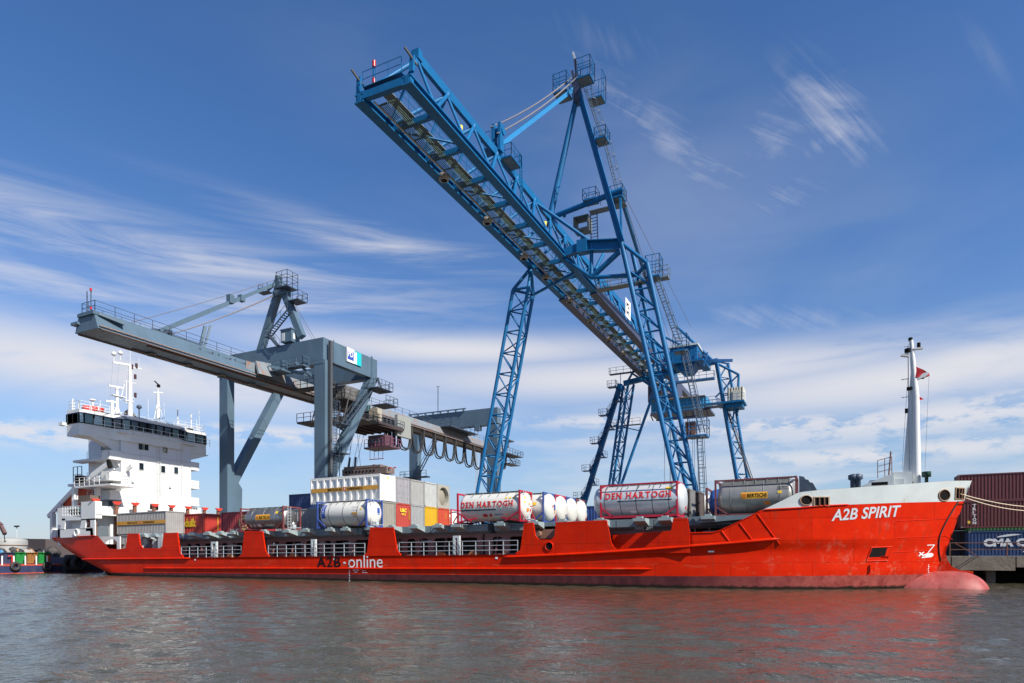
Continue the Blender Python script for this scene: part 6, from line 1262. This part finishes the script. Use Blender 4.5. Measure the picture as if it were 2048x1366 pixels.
# tangle of walkways inside the portal
m = MB(); m.deck(-69.2, 69.6, -62.8, 71, 26.3, .25, 1.1, 'yX', 1.2, .06); m.deck(-68.6, 72.6, -62.4, 77.6, 25.2, .25, 1.1, 'yX', 1.2, .06); m.deck(-69, 70, -62.5, 73, 21.6, .25, 1.2, 'yX', 1.2, .06); m.deck(-69.2, 74, -61.9, 79.6, 22.8, .3, 1.3, 'yX', 1.2, .06)
for i in range(6): m.bar((-68.6+i*1.2, 72.5, 21.7), (-68.2+i*1.2, 73.5, 26), .14)
gb('portal_walkway', mat('dark_brown_walkway', (.055,.05,.05), .7, var=.4), m)
m = MB(); m.box(-67.5, 74.0, 25.3, -63.4, 77.4, 27.3); 
for i in range(5): m.box(-67.2+i*.8, 73.8, 25.4, -66.7+i*.8, 74.0, 26.9)
gb('machinery', mat('grey_dark_machinery', (.12,.12,.12), .7, var=.7, vs=2.5), m)
m = MB(); 
for x in (gx0+.3, gx1-.5): m.box(x, 67.5, 28.3, x+.5, 68.5, BB); m.box(x, YF-.5, 28.2, x+.5, YF+.5, BB)
gb('boom_hanger', CG, m)
m = MB(); a = at(493, 706, 66); m.box(a.x, 64.8, 29.2, a.x+2.6, 65.6, 29.35); m.bar((a.x+2.4, 65.2, 29.3), (-66.2, 67.8, 27.9), .5, .2); m.deck(-69.8, 64.5, -66.4, 66.6, 27.6, .15, 1.15, 'yXx', 1.1, .05); m.deck(-68.6, 66.0, -64.0, 67.2, 28.3, .15, 1.15, 'yX', 1.1, .05); m.bar((-69.5,65,28.5),(-63.5,68,27.0), .25, .4); m.bar((-66,66.8,29),(-63.2,68,26.5), .35); gb('hinge_walkway', CG, m)
m = MB(); m.prism([(-69.6,62.9,28.6),(-69.6,65.4,28.9),(-68.6,65.8,26.8),(-68.7,62.6,26.7)], (.3,0,0)); m.bar((-69.7,61.5,27.6), (-69.2,68,27.4), .2, 1.4); gb('hinge_plate', CGR, m)
# the board on the tower
y0, y1 = atx(693, 700, rx+.1).y, atx(722, 705, rx+.1).y; zt = atx(693, 694, rx+.1).z; zb = atx(693, 722, rx+.1).z; m = MB(); m.box(rx+.12, y0, zb, rx+.18, lerp(y0,y1,.50), zt); bd = gb('board', WHT, m)
m = MB(); m.box(rx+.12, lerp(y0,y1,.50), zb, rx+.181, y1, zt-.1); m.build('teal_half', mat('teal_board', (.01,.45,.47), .5), bd)
m = MB(); m.box(rx+.185, y0+.12, zb+.35, rx+.20, lerp(y0,y1,.46), zt-.4); m.build('blue_patch', BLUM, bd)
m = MB(); letters(m, 'PD', lambda u, w: (rx+.21, y0+.25+u, zb+.8+w), .75, (y1-y0)*.33, .02); letters(m, 'N', lambda u, w: (rx+.19, lerp(y0,y1,.50)+u, zb+.25+w), 1.5, (y1-y0)*.17, .12); m.build('lettering', WHT, bd)
# far portal
leg(-81.4, 117.7, 2.2, 1.4, 29.4); leg(-61.9, 117.7, 2.4, 1.6, 29.4)
m = MB(); m.box(-82.4, 116.9, 29.2, -60.7, 118.5, 32.6); m.box(-82.4, 116.5, 32.9, -68, 116.8, 33.1)
for i in range(8): m.box(-82+i*1.9, 116.5, 32.6, -81.7+i*1.9, 116.8, 32.9)
gb('far_cross_beam', CG, m); m = MB(); m.box(-71.6, 117, 28, -70.4, 118.4, 29.2); m.box(-66, 116.8, 28.2, -64.8, 117.8, 29.2); gb('far_hanger', CG, m)
m = MB(); m.deck(-83.8, 115.4, -77, 116.9, 19.3, .25, 1.2, 'xy', 1.3, .07); m.stairs((-85.6, 115.8, 13.2), (-82.4, 115.8, 19.2), (0,1,0), .9, .45); m.stairs((-79.5, 115.8, 19.4), (-74.5, 115.8, 27.2), (0,1,0), .9, .45); m.box(-86, 115.4, 13, -79, 116.5, 13.15); gb('far_stairs', DRAIL, m)
a = at(876, 827, 117.7); m = MB(); m.bar((a.x,117.7,32.5), (a.x,117.7,at(876,773,117.7).z), .12); m.bar((a.x-.5,117.7,at(876,773,117.7).z), (a.x+.5,117.7,at(876,773,117.7).z), .06); gb('lightning_rod', DRAIL, m)
m = MB(); m.deck(-69.2, 131, -66.2, 141, 26.0, .15, 1.2, 'XyY', 1.5, .07); m.deck(-70, 136.5, -67.5, 142, 24.2, .15, 1.2, 'XyY', 1.2, .07); m.bar((-68,136,26),(-68.4,141,24.2), .15); m.box(-70.4, 138.5, 29.8, -68.6, 141, 30.1); m.bar((-69.5,139.2,28.2),(-69.5,139.2,29.8), .5); m.deck(-70,110,-67.5,121,28.3,.2,1.1,'yX',1.5,.06); gb('boom_end_platform', DRAIL, m)
# trolley, cab, festoon of cables
TY = 88.0; tr_x0, tr_x1 = at(690, 830, TY).x-2.5, at(790, 830, TY).x
m = MB(); m.box(-75.0, TY-2.6, 24.0, -66.2, TY+4.4, 24.3)
for i in range(6): m.bar((-74.6+i*1.6, TY-2.4, 24), (-74.2+i*1.6, TY+4, 24), .3, .5)
gb('trolley_deck', mat('dark_rusty_deck', (.045,.03,.03), .8, var=.4), m)
m = MB(); m.deck(-75, TY-2.6, -66.2, TY+4.4, 24.35, .05, 1.15, 'xXyY', 1.0, .06); m.deck(-74, TY-2.2, -68.4, TY-.2, 26.2, .15, 1.1, 'xXy', 1.0, .06); gb('trolley_railing', DRAIL, m)
rng = random.Random(9)
for nm, c, n in (('brown_machinery', (.14,.08,.06), 7), ('grey_machinery', (.20,.21,.20), 7), ('teal_machinery', (.05,.13,.16), 4)):
    m = MB()
    for i in range(n):
        x, y = rng.uniform(-74.5, -67.6), TY+rng.uniform(-2.3, -.6); z = 24.4+(rng.random() < .5)*1.85; s = rng.uniform(.3, .6); m.box(x-s, y-.3, z, x+s, y+.3, z+rng.uniform(.5, 1.4))
    gb(nm, mat(nm, c, .7, var=.4), m)
m = MB(); m.box(-68.3, TY-2.5, 24.4, -66.6, TY-1.3, 26.6); gb('tan_cabinet', mat('tan_cabinet', (.36,.32,.25), .6, var=.1), m)
m = MB(); m.box(-67.2, TY+3.0, 23.0, -66.6, TY+7.0, 26.6); gb('grey_cabinet', mat('grey_cabinet', (.26,.27,.25), .6, var=.1), m)
a, b = at(741, 905, TY+1), at(781, 877, TY+1); m = MB(); m.box(a.x+.3, TY, a.z+.8, b.x-.4, TY+2.2, b.z+.6); m.box(a.x-.3, TY-.4, a.z+.4, b.x+1.0, TY+2.6, a.z+.65); cab = gb('operator_cab', mat('maroon_cab', (.10,.045,.06), .5, var=.4), m)
m = MB(); m.box(a.x+.5, TY-.05, a.z+1.4, b.x-.8, TY, b.z-.1); m.build('cab_window', GLASS, cab)
m = MB(); m.railing([(a.x-.2, TY-.4, a.z+.65), (b.x+1.0, TY-.4, a.z+.65), (b.x+1.0, TY+2.6, a.z+.65)], 1.3, .8, .06, 1)
for i in range(4): m.bar((a.x+.7+i*.9, TY, a.z+.5), (a.x+.7+i*.9, TY, a.z-1.4), .06)
m.bar((a.x+.6, TY, a.z-1.4), (a.x+3.6, TY, a.z-1.4), .12); m.build('cab_railing', mat('mauve_rail', (.22,.08,.14), .5), cab)
fest = MB(); y = 93.5; cabm = mat('festoon_cable', (.03,.03,.032), .6); k = 0
ys = [91.5, 92.6, 93.8, 95.2]; yy = 95.2
while yy < 137: yy += 3.9; ys.append(yy)
for i, (ya, yb_) in enumerate(zip(ys, ys[1:])):
    dpt = 4.6 if i < 9 else (4.9 if yb_ < 138 else 3.6)
    for o_, dd in ((0, 0), (.28, .35), (.5, .15)):
        pts = []
        for j in range(15):
            t = j/14; c = (2*t-1); pts.append((gx1-.5+o_, lerp(ya, yb_, t)+.5*math.sin(2*math.pi*t)*-.6, GZ-.2-(dpt-dd)*(1-abs(c)**3.0)))
        fest.path(pts, .11, 6)
gb('festoon_cables', cabm, fest)
# container spreader hanging from it
HS = thing('container_spreader', (-70, 89, 17), 'brown steel container spreader with red corner arms hanging on ropes behind the white bulk container', 'spreader')
a, b = at(692, 946, 89), at(792, 936, 89); m = MB(); m.box(a.x, 88, 16.2, b.x-1.2, 90.2, 17.3); m.box(a.x+.4, 87.95, 17.3, b.x-2.5, 90, 17.7); o = m.build('spreader_frame', mat('brown_spreader', (.16,.12,.11), .7, var=.4, vs=2, rust=.4), HS)
m = MB()
for i in range(9): m.tube((a.x+.9+i*.75, 87.93, 16.75), (a.x+.9+i*.75, 87.98, 16.75), .2, 10)
m.build('lightening_hole', DARK, o)
for px in (748, 762, 780, 790): p = at(px, 945, 88.5); m = MB(); m.bar((p.x, 88.5, 17), (p.x, 88.5, at(px, 929 if px < 765 else 934, 88.5).z), .35); m.build('flipper_arm', mat('flipper_red', (.42,.05,.04), .5), HS)
for px in (697, 709): p = at(px, 945, 88.5); m = MB(); m.bar((p.x, 88.5, 17.2), (p.x+.3, 88.5, 19.4), .25); m.build('sheave_post', BLUED, HS)
m = MB()
for (x0, x1) in ((698,690),(704,716),(712,700),(720,707)): p, q_ = at(x0+10, 860, 89), at(x1+5, 934, 89); m.bar(p, q_, .045)
m.build('hoist_rope', mat('cable_grey', (.14,.13,.14), .6), HS)

# ------------------------------------------------------------------ left: barge with bins, tyres, shore
BX = -93.6
BG = thing('barge', (BX-4, 48, 0), 'dark blue flat barge with red deck edge lying behind the stern', 'barge')
nb_ = mat('navy_barge_paint', (.022,.032,.085), .5, var=.4, vs=.6, rust=.4, rustcol=(.09,.06,.06)); rd = mat('red_barge_deck', (.40,.06,.04), .6, var=.3)
m = MB(); m.box(BX-8, 30, -.6, BX, 53.2, 1.0); m.box(BX-8, 53.2, -.6, BX-.05, 57.5, 2.1); m.build('hull', nb_, BG)
m = MB(); m.box(BX-8, 30, 1.0, BX+.03, 52.9, 1.22); m.box(BX-8,30,-.05,BX+.02,57,.12); m.build('deck_edge', rd, BG)
for py in (3.5,27,50,72,94):
    y = atx(py, 1120, BX).y; m = MB(); m.bar((BX+.05, y, 1.1), (BX+.05, y, 2.3), .13); m.build('white_post', WHT, BG)
for px in (24, 99): y = atx(px, 1120, BX-.3).y; m = MB(); m.bar((BX-.3, y, 1.2), (BX-.3, y, 2.3), .12); m.bar((BX-.3, y-.45, 2.3), (BX-.3, y, 2.3), .12); m.build('red_bollard', mat('bright_red_paint', (.62,.04,.02), .4), BG)
def skip(px0, px1, c, label):
    y0, y1 = atx(px0, 1120, BX-.6).y, atx(px1, 1120, BX-.6).y; t = thing('waste_skip', (BX-.6, y0, 1.22), label, 'skip', 'waste skips on the barge'); m = MB(); H2 = 1.35
    m.prism([(BX-2.6, y0+.1, 1.3), (BX-.7, y0+.1, 1.3), (BX-.5, y0+.02, 1.3+H2), (BX-2.8, y0+.02, 1.3+H2)], (0, .06, 0)); m.prism([(BX-2.6, y1-.1, 1.3), (BX-.7, y1-.1, 1.3), (BX-.5, y1-.02, 1.3+H2), (BX-2.8, y1-.02, 1.3+H2)], (0, -.06, 0))
    corr(m, (BX-.6, y0+.06, 0), (0,1,0), y1-y0-.12, 1.3, 1.3+H2, (1,0,0), .5, .08); m.box(BX-2.7, y0+.1, 1.3, BX-2.6, y1-.1, 1.3+H2); m.build('body', c, t); m = MB(); m.box(BX-.66, y0, 1.3+H2, BX-.46, y1, 1.38+H2); m.build('rim', c, t)
    r2 = random.Random(px0)
    for i in range(5):
        m = MB(); yy = lerp(y0+.3, y1-.3, i/4); r = r2.uniform(.3, .5); m.lathe([(-r,.02),(-r*.6,r*.8),(0,r),(r*.6,r*.7),(r,.02)], (BX-1.2-r2.random()*.6, yy, 1.3+H2+.1), 'z', 8); o = m.build('rubbish_bag', [BLACK, BLACK, mat('pale_rubbish', (.3,.28,.26), .8), mat('blue_rubbish', (.05,.2,.35), .7), mat('tan_rubbish', (.35,.2,.1), .8)][r2.randrange(5)], org=(BX-1.4, yy, 2.7)); tag(o, 'bag of rubbish heaped in a skip on the barge', 'rubbish bag', 'rubbish bags in the skips')
GRN = mat('green_skip', (.01,.19,.04), .5, var=.3); BRN = mat('ochre_skip', (.24,.11,.025), .6, var=.3)
skip(4, 28, mat('dark_blue_skip', (.025,.035,.08), .6), 'dark blue skip, leftmost on the barge'); skip(30, 52, GRN, 'green skip left of the ochre one on the barge'); skip(53.5, 75, BRN, 'ochre brown skip between the two green ones'); skip(76, 99, GRN, 'green skip right of the ochre one, nearest the ship')
def tyre(c, R, r, axis, label, grp='tyre fenders'):
    m = MB(); m.ring(c, R, r, axis, 22, 10); o = m.build('tyre_fender', mat('worn_rubber', (.035,.033,.034), .75, var=.4, vs=4, bump=.4), org=c); tag(o, label, 'tyre', grp)
p = atx(31, 1138, BX+.2); tyre((BX+.2, p.y, .95), .42, .2, 'x', 'small tyre hanging on the barge side below the green skip'); p = atx(95, 1139, BX+.2); tyre((BX+.2, p.y, .9), .42, .2, 'x', 'small tyre hanging on the barge side nearer the ship')
tyre((BX+.7, atx(140,1130,BX+.7).y, 1.2), .72, .34, 'x', 'large worn grey tyre at the barge end against the red stern'); tyre((BX+1.3, atx(159,1128,BX+1.3).y, 1.3), .8, .4, 'x', 'black tyre wedged right of the large worn one under the stern'); tyre((BX+.3, atx(142,1141,BX+.3).y, .45), .8, .4, 'x', 'black tyre half in the water under the worn one'); tyre((BX+.4, atx(146,1119,BX+.4).y, 2.1), .7, .36, 'z', 'black tyre lying on top of the barge end')
DG = mat('dry_ground', (.26,.21,.14), .95, var=.3, vs=.05)
m = MB(); m.box(-900, 150, -1, -131, 420, 1.9); m.box(-131, 96, -1, -104, 420, 1.9); tag(m.build('far_shore', DG), kind='structure')
slab('hinterland', -2500, 420, 2500, 3000, 2.2, DG)
a, b = at(14, 1104, 170), at(91, 1078, 170)
m = MB(); m.prism([(b.x, 170, 1.9), (at(40,1100,170).x, 170, 1.9), (at(40,1100,170).x, 170, b.z+.4), (b.x, 170, b.z)], (0, 24, 0)); wh = thing('warehouse', (b.x, 170, 1.9), 'dark brown flat roofed warehouse on the far shore at left', 'warehouse'); m.build('wall', mat('brown_warehouse', (.065,.05,.05), .8, var=.1), wh)
m = MB(); m.prism([(at(40,1100,170.5).x-.01, 170.5, 1.9), (a.x, 186, 1.9), (a.x, 186, b.z+.6), (at(40,1100,170.5).x-.01, 170.5, b.z+.4)], (.3, 6, 0)); m.build('side_wall', mat('brown_warehouse_shaded', (.05,.04,.045), .8), wh)  # darker copy of the wall colour, painted as the shaded side
m = MB(); m.box(at(91,1090,170).x+.2, 169.6, b.z-.02, at(40,1100,170).x, 194, b.z+.3) if 0 else m.box(b.x-30, 169.7, b.z+.1, b.x+.2, 194, b.z+.3) if 0 else None
def shed(px0, px1, py, y, c, label, roofc, dep=20):
    a, b = at(px0, py, y), at(px1, py, y); t = thing('distant_shed', (a.x, y, 1.9), label, 'shed', 'sheds on the far shore'); m = MB(); m.box(a.x, y, 1.9, b.x, y+dep, a.z-1.0); m.build('wall', c, t); m = MB(); m.prism([(a.x-.4, y-.3, a.z-1.0), (b.x+.4, y-.3, a.z-1.0), ((a.x+b.x)/2, y-.3, a.z+.4)], (0, dep+.6, 0)); m.build('roof', roofc, t)
shed(88, 97, 1083, 260, mat('pink_brick', (.33,.20,.17), .9), 'small pinkish gabled shed right of the brown warehouse', mat('dark_roof', (.10,.08,.09), .8)); shed(97, 124, 1092, 300, mat('tan_wall', (.34,.30,.25), .9), 'long low tan shed behind the ship stern', MATS['dark_roof']); shed(-40, 6, 1094, 230, mat('tan_wall', (.34,.30,.25), .9), 'low tan shed at the left edge below the pale tank', MATS['pink_brick'])
p = at(5, 1082, 120); m = MB(); m.lathe([(-3.0,5.2),(1.4,5.2),(2.0,5.0),(2.6,2.5),(2.8,.01)], (p.x-4, 124, p.z-1.4), 'z', 28); st = thing('storage_tank', (p.x-4, 124, 1.9), 'pale round storage tank at the left edge', 'tank'); m.build('tank_wall', mat('pale_tank', (.30,.30,.28), .6), st); m = MB(); m.lathe([(-.6,5.25),(-.6,5.35),(-.35,5.35),(-.35,5.25)], (p.x-4,124,p.z-.9), 'z', 28); m.build('rim_band', RUST, st)
p = at(33.5, 1054, 150); LP = thing('lamp_mast', (p.x, 150, 1.9), 'thin pale mast with twin floodlights behind the brown warehouse', 'lamp mast'); m = MB(); m.tube((p.x,150,1.9), (p.x,150,p.z), .16, 8, .1); m.build('mast', PALE, LP)
for s in (-1, 1): m = MB(); m.bar((p.x,150,p.z-.5), (p.x+s*1.0,150,p.z+.3), .1); m.box(p.x+s*.5, 149.7, p.z, p.x+s*1.5, 150.3, p.z+.6); m.build('floodlight', DARK, LP)
# grab of a scrap crane poking in at the left edge
pa, pb, pc = at(-30, 1025, 90), at(2, 1052, 90), at(10, 1068, 90); GB_ = thing('grab_crane', (pa.x-6, 90, 1.9), 'brown crane arm with a hanging grab chain at the left edge', 'crane arm'); m = MB(); m.bar(pa-Vector((8,0,-5)), pa, 1.0, 1.0); m.bar(pa, pb, .9, 1.0); m.bar(pb, pc, .7, .8); m.bar((pa.x-8,90,1.9), pa-Vector((8,0,-5)), 1.2); m.build('arm', mat('brown_arm', (.11,.06,.055), .6, var=.4), GB_)
m = MB(); a = at(8, 1066, 90); b = at(10, 1084, 90); m.bar(a, b, .14); m.bar(b-Vector((.5,0,0)), b+Vector((.5,0,.2)), .14); m.build('chain', DARK, GB_)
# heaps of scrap on the far quay
rng = random.Random(3); m = MB()
for i in range(60):
    p = atx(rng.uniform(-60, 110), 1108, BX-rng.uniform(10, 16)); r = rng.uniform(.5, 1.2); m.lathe([(-r,.05),(-r*.4,r),(r*.3,r*.8),(r*.7,.05)], (p.x, p.y, rng.uniform(1.9, 2.7)), rng.choice('xyz'), 7)
tag(m.build('scrap_heap', mat('dark_scrap', (.06,.05,.045), .8, var=.9, vs=1.5)), kind='stuff')
# far lattice mast between the cranes
p = at(955, 880, 200); LM = thing('lattice_mast', (p.x, 200, 2.2), 'faint thin lattice mast far behind the blue crane leg', 'radio mast'); m = MB(); h_ = at(955, 868, 200).z
c4 = [(-.8,-.8),(.8,-.8),(0,.9)]
for a, b in c4: m.bar((p.x+a,200+b,2.2), (p.x+a*.4,200+b*.4,h_), .12)
n = 22
for i in range(n):
    z0, z1 = 2.2+(h_-2.2)*i/n, 2.2+(h_-2.2)*(i+1)/n; k0, k1 = 1-.6*i/n, 1-.6*(i+1)/n
    for (a, b), (c, d) in zip(c4, c4[1:]+c4[:1]): m.bar((p.x+a*k0,200+b*k0,z0), (p.x+c*k1,200+d*k1,z1), .07)
m.build('mast', RAILM, LM)
